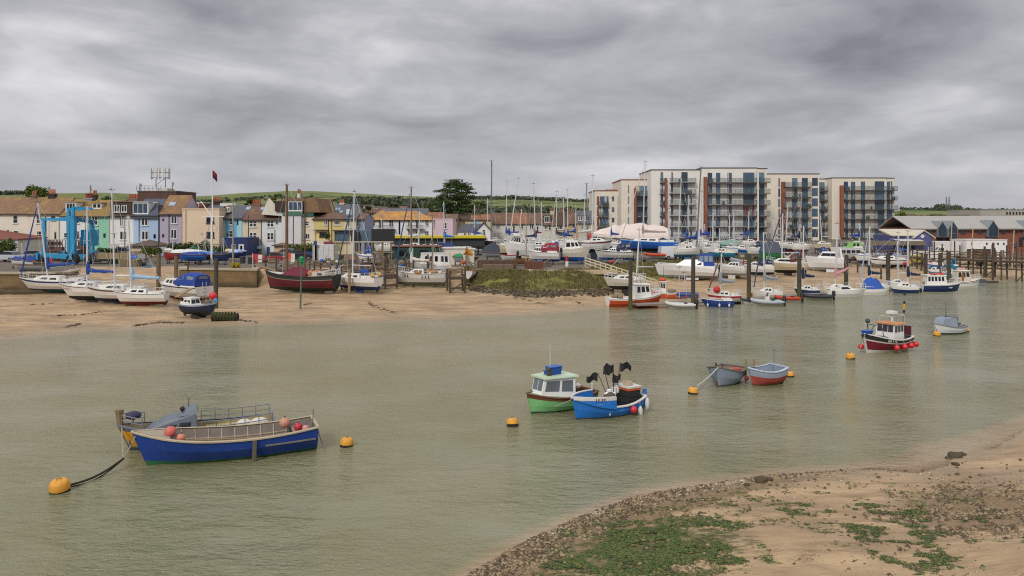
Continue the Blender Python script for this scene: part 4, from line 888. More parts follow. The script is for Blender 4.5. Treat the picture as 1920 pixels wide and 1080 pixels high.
for x,y,z in attr_sample(w_den,19000,rng,900,1935,900,1100):
 wm.m=rng.choice((0,0,1,2))
 for k in range(3):
  a=rng.uniform(0,6.28);L=rng.uniform(.04,.11);dx,dy=math.cos(a)*L,math.sin(a)*L*.7;w=.014
  wm.add([(x-dy*.2,y+dx*.2,z+.004),(x+dy*.2,y-dx*.2,z+.004),(x+dx*.6+dy*.15,y+dy*.6-dx*.15,z+rng.uniform(.005,.025)),(x+dx,y+dy,z+.012)],[(0,1,2),(0,2,3)])
o=wm.build('seaweed',[plain('#33451a',.7),plain('#47601f',.7),plain('#6d6a34',.8)],fix=False);o['kind']='stuff';tag(o,'green weed spread over the near mud','seaweed')
sh=MB()
for i in range(420):
 px=rng.uniform(880,1400)if i%3 else rng.uniform(1000,1930);y0=float(np.interp(px,NPX,NY))-abs(rng.gauss(0,.25 if i%3 else 3.5))-.02;x=XA(px,y0);z=float(gz(x,y0));r=rng.uniform(.012,.03)
 sh.add([(x-r,y0-r*.4,z),(x+r,y0-r*.5,z),(x+r*.7,y0+r*.6,z+.01),(x-r*.6,y0+r*.6,z+.01),(x,y0,z+r*.8)],[(0,1,4),(1,2,4),(2,3,4),(3,0,4)])
o=sh.build('shells',plain('#c9c3b6',.6),fix=False);o['kind']='stuff';tag(o,'pale broken shells along the near water edge','shells')
def rock(label,px,py,r,group,mt=None,sq=.6,seed=0,on=True):
 p=G(px,py)if on else P(px,py,0);g=random.Random(seed);m=MB();m.ball((0,0,0),r,1,1,sq,9,6)
 m.v=[tuple(Vector(v)*(1+.28*mnoise.noise(Vector(v)*(1.6/r)+Vector((seed,0,0)))))for v in m.v]
 return solo(m,'rock',mt or plain('#4b412f',.9),label,'rock',(p.x,p.y,p.z+r*sq*.35),g.uniform(0,90),group,True)
for px,py,r,lb in((1427,903,.22,'weedy dark rock on the near shingle edge, largest of its little cluster'),(1441,901,.14,'small dark rock touching the largest weedy rock'),(1400,911,.1,'smallest rock left of the weedy rock cluster'),(1790,858,.25,'long dark rock in the shallows at the right bank'),(1803,855,.16,'rounded rock right of the long rock in the shallows'),(1778,862,.12,'low rock left of the long rock in the shallows'),(1792,872,.13,'rock between the shallows and the near sand at right')):
 rock(lb,px,py,r,'rocks on the near bank',seed=int(px))
rng=random.Random(41);gm=MB();n=0
while n<9000:
 px=rng.uniform(872,1480);yn_,ys_,yf_,fz_,yt_,tz_=[float(v)for v in columns(px)]
 f=rng.uniform(.2,1.0);
 if 985<px<1062 and rng.random()<.8:continue
 if px>1330 and f<.55:continue
 if px>1200 and f<.35:continue
 Y=yf_+(yt_-yf_)*f+(rng.uniform(0,4)if px>1340 and rng.random()<.4 else 0);x=XA(px,Y);n+=1
 if nz(x,Y,.5,3)<-.28:continue
 z=float(gz(x,Y));gm.m=rng.choice((0,1,2))
 for k in range(5):
  a=rng.uniform(0,6.28);L=rng.uniform(.15,.42);q=(x+rng.gauss(0,.12),Y+rng.gauss(0,.12));w=.05
  gm.add([(q[0]-w,q[1],z-.05),(q[0]+w,q[1],z-.05),(q[0]+math.cos(a)*L*.5,q[1]+math.sin(a)*L*.5,z+L)],[(0,1,2)])
o=gm.build('grass',[plain('#504e26',.9),plain('#676036',.9),plain('#7f764a',.9)],fix=False);o['kind']='stuff';tag(o,'rough olive grass on the far bank','grass')
sm_=MB()
for i in range(2600):
 px=rng.choice((rng.uniform(880,1150),rng.uniform(950,1145)));yn_,ys_,yf_,fz_,yt_,tz_=[float(v)for v in columns(px)]
 Y=yf_+rng.gauss(.3,.8);x=XA(px,Y);z=float(gz(x,Y));r=rng.uniform(.05,.24);a=rng.uniform(0,3);ca,sa=math.cos(a)*r,math.sin(a)*r;sm_.m=rng.randint(0,2)
 sm_.add([(x+ca*1.4,Y+sa*1.4,z),(x-sa,Y+ca,z),(x-ca*1.3,Y-sa*1.3,z),(x+sa,Y-ca,z),(x+ca*.3,Y,z+r*.7),(x-ca*.4,Y+sa*.3,z+r*.6)],[(0,1,4),(1,5,4),(1,2,5),(2,3,5),(3,4,5),(3,0,4)])
o=sm_.build('stones',[plain('#352d1f',.9),plain('#4c4230',.9),plain('#6d5f45',.9)],fix=False);o['kind']='stuff';tag(o,'dark weedy stones along the foot of the far grass bank','stones')
dm=MB()
def drift(pts,n,s=.25):
 for i in range(n):
  f=rng.random()*(len(pts)-1);k=int(f);q=f-k;px=pts[k][0]*(1-q)+pts[k+1][0]*q;py=pts[k][1]*(1-q)+pts[k+1][1]*q
  p=G(px+rng.gauss(0,2.5),py+rng.gauss(0,.7));r=rng.uniform(.03,.13);a=rng.uniform(0,3)
  z=p.z+.02;dm.add([(p.x-r*1.6,p.y-r*.3,z),(p.x,p.y-r*.5,z+r*.4),(p.x+r*1.5,p.y,z),(p.x,p.y+r*.6,z+r*.25)],[(0,1,2,3)])
for pts,n in(([(55,572),(100,570)],30),([(90,594),(150,591),(200,585)],60),([(250,612),(300,605),(345,606)],120),([(690,566),(705,578),(745,588)],70),([(568,573),(585,570)],25),([(965,560),(1000,566),(1030,574)],26),([(1030,556),(1080,566),(1095,574)],26),([(1405,520),(1450,521),(1500,517)],40),([(120,615),(150,608)],40),([(440,600),(490,606)],30),([(1110,558),(1140,553)],25)):
 drift(pts,n)
o=dm.build('driftweed',plain('#473c2b',.9),fix=False);o['kind']='stuff';tag(o,'dark strands of drift weed lying on the far mud','seaweed')
# ---------------- quay walls, jetties, piles, pontoon ----------------
def stone_mat():
 t=NT('quay_stone');br=t.n('ShaderNodeTexBrick');br.inputs['Scale'].default_value=1.1;br.inputs['Mortar Size'].default_value=.012;br.inputs['Brick Width'].default_value=1.4;br.inputs['Row Height'].default_value=.55
 br.inputs['Color1'].default_value=(*lin('#77603f'),1);br.inputs['Color2'].default_value=(*lin('#87704b'),1);br.inputs['Mortar'].default_value=(*lin('#4f4230'),1)
 mp=t.n('ShaderNodeMapping');mp.inputs['Rotation'].default_value=(R(90),0,0);t.l(t.tc.outputs['Object'],mp.inputs[0]);t.l(mp.outputs[0],br.inputs['Vector'])
 c=t.mix(t.ramp(t.noise(.6,6,.7),[(.35,0.0),(.7,.85)]),br.outputs[0],'#5a4a33')
 sx=t.n('ShaderNodeSeparateXYZ');t.l(t.tc.outputs['Object'],sx.inputs[0])
 hgt=t.math('ADD',sx.outputs[2],t.math('MULTIPLY',t.noise(.9,5),.9));c=t.mix(t.ramp(t.math('DIVIDE',hgt,3.0),[(.50,.9),(.72,0.0)]),c,'#3d3826')
 return t.set(c,.9,t.bump(t.noise(4,6,.7),.6,.06))
M_STONE=stone_mat();M_CONC=render_wall('#a79a83',.4);M_WD=wood();M_WDD=wood('#5d4f40','#2d2620');M_WDL=wood('#a58d6b','#75603f');M_PILE=pile_mat()
def quay(label,pts,ztop,th=.9,ledge=0):
 p0=Vector(pts[0]);o=thing('quay_wall',label,'wall',(p0.x,p0.y,0));loc=[Vector(p)-Vector((p0.x,p0.y,0))for p in pts]
 m=MB();c=MB()
 nr=[]
 for i,q in enumerate(loc):
  d=(loc[min(i+1,len(loc)-1)]-loc[max(i-1,0)]).normalized();nr.append(Vector((-d.y,d.x,0)))
 m.loft([[(q.x,q.y,0),(q.x+n.x*th,q.y+n.y*th,0),(q.x+n.x*th,q.y+n.y*th,ztop-.2),(q.x+n.x*.12,q.y+n.y*.12,ztop-.2)]for q,n in zip(loc,nr)],True)
 c.loft([[(q.x-n.x*.05,q.y-n.y*.05,ztop-.198),(q.x+n.x*(th+.1),q.y+n.y*(th+.1),ztop-.198),(q.x+n.x*(th+.1),q.y+n.y*(th+.1),ztop),(q.x-n.x*.05,q.y-n.y*.05,ztop)]for q,n in zip(loc,nr)],True)
 m.build('wall_face',M_STONE,o);c.build('coping',M_CONC,o)
 if ledge:
  l=MB()
  prof=[(0.0,0.0)]
  for i in range(ledge):prof+=[(.05-.7*i if i else .05,1.75-.42*i),(-.7*(i+1),1.75-.42*i)]
  prof+=[(-.7*ledge-.05,0.0)];prof[0]=(.05,0.0)
  l.loft([[(q.x+n.x*f,q.y+n.y*f,z)for f,z in prof]for q,n in zip(loc[:-1],nr)],True)
  l.build('ledges',M_STONE,o)
 return o
A=lambda px,y:(XA(px,y),y,0)
quay('ochre stone quay wall with stepped ledges behind the left yachts',[A(-160,78.6),A(60,79.0),A(128,79.3),A(150,84.5)],3.1,.9,2)
quay('ochre stone quay wall below the covered boats and flagpole',[A(334,90),A(337,86.9),A(420,86.0),A(482,85.3),A(489,90)],3.05)
def jetty(label,pts,zd,wid,step,above=(0.9,1.5),rails=True,brace=True,foot=None,group='timber jetties',seed=1,w=.24,walk=True,mt=None,name='timber_jetty'):
 rng=random.Random(seed);p0=Vector(pts[0]);o=thing(name,label,'jetty',(p0.x,p0.y,zd),group=group)
 pts=[Vector((p[0],p[1],zd))for p in pts];L=[v-Vector((p0.x,p0.y,zd))for v in pts];d=MB();r=MB();b=MB()
 for a,c in zip(L,L[1:]):
  r=MB();u=(c-a);ln=u.length;u.normalize();nrm=Vector((-u.y,u.x,0));n=max(1,int(ln/.3))
  if walk:
   for i in range(n):
    q0=a+u*(ln*i/n);q1=a+u*(ln*(i+.9)/n);h=rng.uniform(-.015,.015);e=rng.uniform(0,.12)
    d.hexa([tuple(q0-nrm*e+Vector((0,0,h-.07))),tuple(q1-nrm*e+Vector((0,0,h-.07))),tuple(q1+nrm*(wid+e)+Vector((0,0,h-.07))),tuple(q0+nrm*(wid+e)+Vector((0,0,h-.07)))],[tuple(q0-nrm*e+Vector((0,0,h))),tuple(q1-nrm*e+Vector((0,0,h))),tuple(q1+nrm*(wid+e)+Vector((0,0,h))),tuple(q0+nrm*(wid+e)+Vector((0,0,h)))])
  for s in(.05,wid-.05):b.bar(a+nrm*s-Vector((0,0,.2)),c+nrm*s-Vector((0,0,.2)),.22,.24)
  k=max(1,int(round(ln/step)))
  tops={}
  for i in range(k+1):
   for s in(0,wid):
    q=a+u*(ln*i/k)+nrm*s;wp=p0+Vector((q.x,q.y,0));zg=float(gz(wp.x,wp.y))-zd-.6;t=rng.uniform(*above);lean=rng.uniform(-.08,.08)
    MB().path([(q.x+lean,q.y,max(zg,-4.5)),(q.x,q.y,0),(q.x-lean*.3,q.y,t)],[w*.5,w*.48,w*.42],7).build('pile',M_PILE,o);tops[(i,s)]=(q.x,q.y,t)
    if s==0 and brace and i<k and rng.random()<.75:
     q2=a+u*(ln*(i+1)/k);b.bar((q.x,q.y-.05,zg*.72),(q2.x,q2.y-.05,-.45),.16,.1)
   if brace and i<k:q=a+u*(ln*i/k);q2=a+u*(ln*(i+1)/k);b.bar((q.x,q.y-.1,-1.25),(q2.x,q2.y-.1,-1.2),.1,.2)
  if rails:
   for i in range(k):
    for s in(0,wid):
     for f in(.55,.95):
      if rng.random()<.85:x,y,t=tops[(i,s)];x2,y2,t2=tops[(i+1,s)];r.bar((x,y,min(t,1.1)*f),(x2,y2,min(t2,1.1)*f),.05,.11)
   if r.v:r.build('handrail',M_WD,o)
 if d.v:d.build('deck',mt or M_WD,o)
 b.build('beams',M_WDD,o)
 return o
jetty('weathered grey timber jetty running behind the burgundy barge',[A(478,88.5),A(560,84.5),A(650,83.5)],3.0,1.6,1.7,(.4,1.5),seed=3,w=.2)
jetty('weed-hung timber jetty between the barge stern and the white two-masted boat',[A(640,81.5),A(700,82.0),A(745,82.5)],2.7,1.5,1.3,(.2,1.7),seed=4,w=.2)
jetty('broken timber jetty full of planks behind the small white yacht',[A(655,87),A(760,87.5),A(775,84)],3.1,2.2,2.0,(.4,1.8),seed=5)
jetty('braced timber landing frame at the stern of the white two-masted boat',[A(843,80.2),A(872,80.6)],2.55,1.7,1.7,(.6,.9),seed=6)
jetty('old timber jetty beside the purple shed and white houseboat',[A(1560,121),A(1640,120),A(1735,118)],2.9,1.8,1.7,(.4,2.0),seed=7,w=.2)
jetty('tall dark timber jetty in front of the brick building',[A(1728,113),A(1800,112),A(1850,108.5),A(1935,104)],2.9,2.0,1.7,(.5,2.7),seed=8,w=.22)
jetty('far timber jetty stretch standing in the mud below the white annexe',[A(1800,121),A(1900,119),A(1990,117)],2.75,1.6,1.8,(.4,1.2),seed=9,w=.2)
pp=[P(1196,580),P(1290,576),P(1390,570.5),P(1500,561),P(1600,553),P(1700,543),P(1800,532)]
M_FLT=plain('#4d4a45',.8);o=thing('pontoon','long grey floating pontoon the right-hand boats are tied to','pontoon',tuple(pp[0]));dk=MB()
for a,b in zip(pp,pp[1:]):
 a=a-pp[0];b=b-pp[0];u=(b-a).normalized();n=Vector((-u.y,u.x,0))*1.5
 dk.hexa([tuple(a+Vector((0,0,.3))),tuple(b+Vector((0,0,.3))),tuple(b+n+Vector((0,0,.3))),tuple(a+n+Vector((0,0,.3)))],[tuple(a+Vector((0,0,.45))),tuple(b+Vector((0,0,.45))),tuple(b+n+Vector((0,0,.45))),tuple(a+n+Vector((0,0,.45)))])
 L=(b-a).length
 for i in range(int(L/2.4)):q=a+u*(i*2.4+.3);MB().hexa([tuple(q+n*.08+Vector((0,0,-.3))),tuple(q+u*1.7+n*.08+Vector((0,0,-.3))),tuple(q+u*1.7+n*.92+Vector((0,0,-.3))),tuple(q+n*.92+Vector((0,0,-.3)))],[tuple(q+n*.08+Vector((0,0,.297))),tuple(q+u*1.7+n*.08+Vector((0,0,.297))),tuple(q+u*1.7+n*.92+Vector((0,0,.297))),tuple(q+n*.92+Vector((0,0,.297)))])
dk.build('deck',wood('#8f877a','#6d665b'),o)
a=P(1097,500,2.95);b=P(1232,545,.75);o=thing('gangway','long pale metal gangway sloping from the grass bank down to the pontoon','gangway',tuple(a));d=b-a;s=Vector((.1,1.2,0));m=MB();r=MB()
m.hexa([tuple(Vector((0,0,-.15))),tuple(d+Vector((0,0,-.15))),tuple(d+s+Vector((0,0,-.15))),tuple(s+Vector((0,0,-.15)))],[(0,0,0),tuple(d),tuple(d+s),tuple(s)]);m.build('walkway',plain('#a79a86',.6),o)
for off in(Vector((0,0,0)),s):
 for i in range(14):q=d*(i/13)+off;r.bar(q,q+Vector((0,0,1.1)),.07)
 for z in(.4,.75,1.1):r.bar(off+Vector((0,0,z)),d+off+Vector((0,0,z)),.06)
r.build('handrail',plain('#cbbd9c',.5),o)
def pile(label,px,py0,py1,w=7,z=0.0,mt=None,cap=True,group='dark mooring piles'):
 p=P(px,py1,z)if z is not None else G(px,py1);Y=p.y;zt=ZA(py0,Y);r=w*Y/FP/2;o=thing('mooring_pile',label,'pile',(p.x,p.y,p.z),group=group)
 MB().path([(0,0,-2.2),(0,0,1.5),(.02,0,zt-p.z)],[r*1.05,r,r],10).build('post',mt or M_PILE,o,True)
 if cap:MB().path([(0.02,0,zt-p.z+.003),(0.02,0,zt-p.z+.12)],[r*1.05,r*.8],10).build('cap',plain('#35322f',.8),o)
 return o
pile('dark pile with a red ball fender beside the blue-canopied cruiser',405,487,578,7.5,None)
for px,a,b,lb in((1182,489,581,'dark mooring pile in front of the orange fishing boat, first of the row'),(1299.5,483,577,'dark mooring pile beside the white inflatable, second of the row'),(1404,481,569,'dark mooring pile by the grey inflatable with white console'),(1498.5,481,563,'dark mooring pile at the end of the orange inflatable'),(1586.5,480,548,'dark mooring pile behind the white speedboat'),(1665,478,541,'dark mooring pile behind the blue-tented boat'),(1735.5,477,531,'leftmost of the three close piles above the navy catamaran'),(1762.5,476,528,'middle of the three close piles above the navy catamaran'),(1779.5,474,533,'thick right pile of the three close ones by the white fishing boat')):pile(lb,px,a,b,7.6 if px<1700 else 6.6)
pile('grey squared timber post beside the light blue sail cover',297,476,556,8,None,M_WD,True,'grey timber posts on the mud');pile('grey timber post with a pale tide board next to the blue-canopied cruiser',330,480,560,7.5,None,M_WD,True,'grey timber posts on the mud')
for px,a,b,w,lb in((352,495,548,3,'thin pale stake just right of the grey timber post'),(655,505,552,5,'bare orange-brown post in the weedy jetty foot'),(1608,500,511,3,'short stub post on the mud right of the white catamaran'),(1652,516,524,3,'small dark stub on the mud below the jetty'),(1862,455,525,4,'tall thin timber post before the white annexe'),(1846,462,520,4,'leaning timber post left of the white annexe doors'),(1703,458,515,4,'tall timber post behind the navy-hulled yacht')):pile(lb,px,a,b,w,None,M_WDL if px==655 else M_WDD,False,'timber stakes on the mud')
p=G(563,579);o=thing('channel_beacon','slim green pole with a green lantern on the mud before the barge','beacon',tuple(p));hh=ZA(493,p.y)-p.z
MB().path([(0,0,-.5),(.12,0,hh)],[.09,.07],8).build('pole',paint('#4d6b55',.6),o);MB().path([(.12,0,hh-.1),(.12,0,hh+.15),(.12,0,hh+.2),(.12,0,hh+.5),(.12,0,hh+.62)],[.12,.3,.2,.24,.05],10).build('lantern',paint('#0f8f5b',.4),o)
def beacon(label,px,py0,py1,c1,c2=None,w=4.5,name='marker_post'):
 p=G(px,py1);Y=p.y;h=ZA(py0,Y)-p.z;r=w*Y/FP/2;o=thing(name,label,'post',tuple(p),group='red marker posts')
 MB().tube((0,0,-.2),(0,0,h*.5),r,r,10).build('base',plain(c2 or c1),o);MB().path([(0,0,h*.5),(0,0,h*.92),(0,0,h)],[r*.95,r*.95,r*.4],10).build('top',plain(c1),o)
beacon('red and white marker post below the blue-bottomed cruiser',1063,480,500,'#a8262c','#d8d6d0',6);beacon('red post under the blue boat hoist beam',96,483,499,'#b32a2a');beacon('red post on the quay edge by the covered dinghies',38,505,513,'#b32a2a',w=3);beacon('short red post beside the white van',1266,474,485,'#a32a2e',w=3);beacon('red post beside the dark rusting hull',652,478,492,'#b32a2a',w=3)
beacon('red pump post on the pontoon next to the second mooring pile',1304,555,570,'#9c2430',w=4.5);beacon('red pump post on the pontoon by the orange inflatable',1409,549,560,'#9c2430',w=4)
p=G(990,508);solo(MB().hexa([(-.35,-4.6,-1.9),(.35,-4.6,-1.9),(.5,.2,-.3),(-.5,.2,-.3)],[(-.35,-4.6,-1.68),(.35,-4.6,-1.68),(.5,.2,.12),(-.5,.2,.12)]),'concrete_ramp',render_wall('#b7a685'),'narrow pale concrete ramp running down the grass bank','ramp',(p.x,p.y,p.z+.05))
solo(MB().hexa([(-9,-.3,-.4),(9.5,-.3,-.4),(9.5,1,-.4),(-9,1,-.4)],[(-9,-.2,.06),(9.5,-.2,.06),(9.5,1,.06),(-9,1,.06)]),'concrete_kerb',render_wall('#b39f7c'),'pale concrete kerb along the crest of the grass bank','kerb',(p.x+1,p.y+.3,p.z))
def pole(label,px,py0,py1,w=2.0,col='#8a8c8c',name='lamp_post',arm=0,Y=None,group=None,cat='pole'):
 p=G(px,py1)if Y is None else Vector((XA(px,Y),Y,float(gz(XA(px,Y),Y))));h=ZA(py0,p.y)-p.z;r=w*p.y/FP/2;o=thing(name,label,cat,tuple(p),group=group)
 MB().tube((0,0,-.2),(0,0,h),r*1.2,r*.8,8).build('pole',plain(col,.5,.3),o)
 if arm:MB().bar((0,0,h),(arm,0,h+.1),.08).cbox((arm,0,h+.08),(.6,.25,.14)).build('lamp_head',plain('#b9b9b4',.4),o)
 return o
pole('grey lamp-like pole rising from the concrete ramp on the bank',986.5,397,503,2.2,'#a49d92');pole('black lamp post in front of the pale blue and lilac house joint',297.5,381,480,1.8,'#3b3d40',arm=-.5,Y=110);pole('lamp post with a square white head before the white attic house',234,408,470,2,'#77797b',arm=.5,Y=106)
pole('steel lamp post before the cream three-storey house',592,433,490,2,'#6d6d6b',arm=-.6,Y=104);pole('thin timber pole rising behind the peach house hedge',437,378,482,3.2,'#a39a86',Y=101)
# ---------------- flagpole ----------------
p=G(397,496);Y=p.y;o=thing('flagpole','tall white flagpole with a crossbar, gaff and small dark red flag','flagpole',tuple(p));H=ZA(318,Y)-p.z;zc=ZA(406,Y)-p.z
MB().tube((0,0,0),(0,0,zc),.16,.13,10).build('lower_mast',plain('#e0dfda',.4),o);MB().tube((.12,0,zc-.6),(0.05,0,H),.1,.06,8).build('topmast',plain('#e0dfda',.4),o)
MB().tube((-1.35,0,zc),(1.6,0,zc),.06,.05,6).build('crossbar',plain('#d8d6d0',.4),o);MB().tube((-.1,0,zc+.1),(-1.45,.1,ZA(377,Y)-p.z),.08,.05,6).build('gaff',plain('#e0dfda',.4),o)
m=MB().mat(0);zt=H-.1;g=[(.08+.62*i/6,.1*math.sin(i*1.5),0)for i in range(7)]
for j in range(2):
 m.m=j
 for i in range(6):
  z0=zt-.5*j-.06*i*i*.3;z1=z0-.5;a,b=g[i],g[i+1];zb=zt-.5*j-.06*(i+1)**2*.3
  m.add([(a[0],a[1],z0),(b[0],b[1],zb),(b[0],b[1],zb-.5),(a[0],a[1],z1)],[(0,1,2,3)])
m.build('flag',[plain('#7d2430',.8),plain('#3b2430',.8)],o);rg=MB()
for e in((-1.4,0,0),(2.4,0.5,0),(-2.2,1.2,0)):rg.tube((0,0,zc),e,.015,.015,4)
rg.build('stays',plain('#8b8b88'),o)
# ---------------- blue boat hoist ----------------
MHB=paint('#2693c2',.45,.3,.8,'#5d5546',.4);MHD=paint('#1b7199',.5,.3,.8)
Yh=95.0;p=Vector((XA(108,Yh),Yh,float(gz(XA(108,Yh),Yh))));o=thing('boat_hoist','big bright blue mobile boat hoist standing on the slipway','boat hoist',tuple(p))
hx=lambda px,dy=0:XA(px,Yh+dy)-p.x;hz=lambda py,dy=0:ZA(py,Yh+dy)-p.z
def hb(name,mt,*bars):
 m=MB()
 for b in bars:m.bar(*b)
 return m.build(name,mt,o)
hb('column',MHB,((hx(83),0,hz(490)),(hx(83),0,hz(411)),.34,.4));hb('column',MHB,((hx(137.5),0,hz(494)),(hx(137.5),0,hz(411)),.55,.6));hb('column',MHB,((hx(172,7),7,hz(488,7)),(hx(172,7),7,hz(414,7)),.5,.5));hb('column',MHB,((hx(129,7),7,hz(486,7)),(hx(129,7),7,hz(391,7)),.36,.4))
hb('side_beam',MHB,((hx(72),0,hz(478)),(hx(142),0,hz(482)),.6,.6));hb('side_beam',MHB,((hx(122,7),7,hz(484,7)),(hx(182,7),7,hz(480,7)),.6,.7))
hb('top_beam',MHB,((hx(78),0,hz(411)),(hx(140),0,hz(412)),.34,.36));hb('top_beam',MHB,((hx(137),0,hz(414)),(hx(138,7),7,hz(413,7)),.5,.55));hb('top_beam',MHB,((hx(126,7),7,hz(393,7)),(hx(158,7),7,hz(392,7)),.34,.4));hb('top_beam',MHD,((hx(140,4),4,hz(411,4)),(hx(176,7),7,hz(416,7)),.34,.5))
hb('crane_post',MHB,((hx(129),1,hz(411)),(hx(129),1,hz(388)),.3,.36));hb('crane_arm',MHB,((hx(127),1,hz(389)),(hx(158),2,hz(391)),.26,.28));hb('strut',MHB,((hx(110),0,hz(411)),(hx(137),0,hz(406)),.24,.24))
MB().box(hx(141),hx(158),1.2,3.4,hz(462),hz(431)).box(hx(143),hx(156),1.0,1.2,hz(458),hz(435)).build('engine_house',MHB,o)
for px,dy in((74,0),(137,0),(124,7),(180,7)):
 w=MB();x=hx(px,dy);w.path([(x,dy-.42,.72),(x,dy-.36,.72),(x,dy+.36,.72),(x,dy+.42,.72)],[.6,.72,.72,.6],14);w.build('wheel',plain('#26282a',.8),o)
 [MB().bar((x,dy+k,.7),(x,dy+k,1.55),.3,.14).build('wheel_fork',MHB,o)for k in(-.5,.5)]
sl=MB()
for px,dy in((92,0),(125,0),(140,6.6),(165,6.6)):sl.tube((hx(px,dy),dy,hz(412,dy)),(hx(px,dy),dy,hz(448,dy)),.03,.03,4)
sl.build('sling_cables',plain('#55585a'),o)
def frame(label,px0,px1,py0,py1,Y,group,col='#6a635b',nx=5,nz_=4):
 x0,x1,z0,z1=XA(px0,Y),XA(px1,Y),float(gz(XA(px0,Y),Y)),ZA(py0,Y);o=thing('rack',label,'rack',((x0+x1)/2,Y,z0),group=group);w=(x1-x0)/2;m=MB();h=z1-z0
 for i in range(nx+1):
  x=-w+2*w*i/nx
  for y in(-.6,.6):m.bar((x,y,0),(x,y,h),.07)
 for k in range(1,nz_+1):
  for y in(-.6,.6):m.bar((-w,y,h*k/nz_),(w,y,h*k/nz_),.07)
 m.build('posts',plain(col,.6),o);s=MB();rng=random.Random(int(px0))
 for k in range(nz_):
  for i in range(3):s.cbox((rng.uniform(-w*.7,w*.7),rng.uniform(-.3,.3),h*k/nz_+.25),(rng.uniform(.5,1.2),.7,.5))
 s.build('stored_gear',paint('#6d4a44',.8,.5,3),o)
frame('brown metal storage rack standing behind the boat hoist',89,118,450,486,104,'racks in the yard');frame('stacked brown timber rack behind the right leg of the hoist',151,166,445,486,105,'racks in the yard','#77685a',3,6)
# ---------------- yard sheds, containers, screens ----------------
def crate(name,label,cat,px0,px1,py0,py1,Y,mt,depth=2.5,lift=0,rib=None,group=None,roof=None):
 x0,x1=XA(px0,Y),XA(px1,Y);z1=ZA(py0,Y);z0=ZA(py1,Y);g=float(gz((x0+x1)/2,Y));
 if abs(z0-g)<.6:z0=g-.05
 o=thing(name,label,cat,((x0+x1)/2,Y,z0),group=group);w=(x1-x0)/2;h=z1-z0
 MB().box(-w,w,0,depth,0,h).build('body',mt,o)
 if rib:
  r=MB();n=max(3,int(2*w/rib))
  for i in range(n+1):x=-w+2*w*i/n;r.box(x-.05,x+.05,-.05,-.002,.05,h-.05)
  r.build('ribs',mt,o)
 if roof:MB().box(-w-.12,w+.12,-.15,depth+.15,h,h+.14).build('roof',roof,o)
 if z0>g+.5:
  for x in(-w+.2,0,w-.2):MB().box(x-.09,x+.09,.2,.38,g-z0-.1,0).build('support',M_WDD,o)
 return o
crate('storage_container','bright green waste container behind the timber hoarding','container',203,224.5,476.5,487,98,paint('#1d7a3d',.6),2,0,.8);crate('hoarding','pale timber hoarding along the top of the slipway','fence',182,244,474,486,97,wood('#a3906f','#7d6a4e'),.2,rib=1.2);crate('hoarding','grey steel sheet screen at the end of the timber hoarding','fence',258,272,476,496,95,paint('#9a978f',.6),.15)
o=crate('barge','low rusty blue work barge lying at the foot of the hoarding','barge',216,284,500,512,91,paint('#3b6a80',.7,.4,1.2,'#6d4a2e',.7),3,0,3.2);MB().box(-2.0,.3,.3,1.6,.8,1.6).build('deck_box',wood('#8d7a58'),o)
crate('storage_container','white ribbed storage container right of the parked cars','container',587,625,459,489,101,paint('#c9c8c6',.6),2.6,0,.55);crate('sign_board','maroon sign board above the white ribbed container','sign',607,628,453,461,103,plain('#6d2631',.6),.15)
crate('sign_board','small blue sign on a pole left of the white ribbed container','sign',588,594,452,460,100.5,plain('#1d4a78',.6),.1)
crate('black_screen','large matt black box screen raised above the rusting hulls','screen box',696.5,735.5,429.5,453,99,plain('#1b1c20',.6),2.2);crate('stacked_containers','dark stack of shelves beside the black box screen','rack',659,672,434,453,99.5,plain('#26282c',.7),1.8,rib=.4);crate('tarpaulin_screen','blue-grey tarpaulin screen between the dark shelves and the black box','screen',672,696,432,455,100,paint('#56697a',.7,.3,.8),.4,rib=.9)
o=crate('boat_shed','long dark green timber shed with two small windows behind the jetties','shed',735,824,463,488,96,paint('#24443a',.75,.3,1),4,0,.45,roof=paint('#7d4c3c',.8));
for x in(-1.6,1.0):MB().box(x-.5,x+.5,-.1,-.052,.6,1.3).build('window',M_GL,o)
MB().cbox((-.55,-.075,1.2),(.5,.04,.7)).build('notice',plain('#86b7b9',.6),o)
o=crate('shop_canopy','long low dark workshop front under a bright yellow fascia','workshop',733,908,446.5,462,122,plain('#2d3234',.7),4,0,2.2);w=(XA(908,122)-XA(733,122))/2;MB().box(-w-.1,w+.1,-.5,4.1,1.35,1.75).build('fascia',plain('#c9b61d',.5),o)
o=crate('site_cabin','white cabin with a dark strip window below the blue signboard','cabin',822,872,466,489,97,plain('#d2cbbd',.6),3,roof=plain('#d9d5cc',.6));MB().box(-1.6,-.3,-.02,-.002,.9,1.55).build('window',M_GL,o);MB().box(.0,1.4,-.03,-.002,.1,1.7).build('panel',plain('#d8c4b4',.7),o)
crate('site_cabin','cream square cabin with a small window right of the white cabin','cabin',872,889,468,488,98,plain('#cfc6b0',.7),2.2,roof=plain('#c9c2b0',.6));crate('sign_board','wide dark blue signboard with two white-lettered panels in the boatyard','sign',819,850,455,463,99.5,plain('#22386b',.6),.2)
crate('timber_stack','long stack of dark planks along the top of the grass bank','timber',896,968,488,500,92,wood('#6a503f','#3b2c22',(1,6,6)),1.6,rib=2.4);crate('timber_stack','lower pile of grey planks in front of the dark plank stack','timber',905,962,496,503,90.5,wood('#83705c','#4b3d31',(1,6,6)),1.2,rib=1.7)
crate('timber_stack','heap of red-brown boards below the burgundy-canopied boat','timber',985,1018,490,499,91,wood('#7a4a38','#4a2f25',(1,6,6)),1.2,rib=1.5)
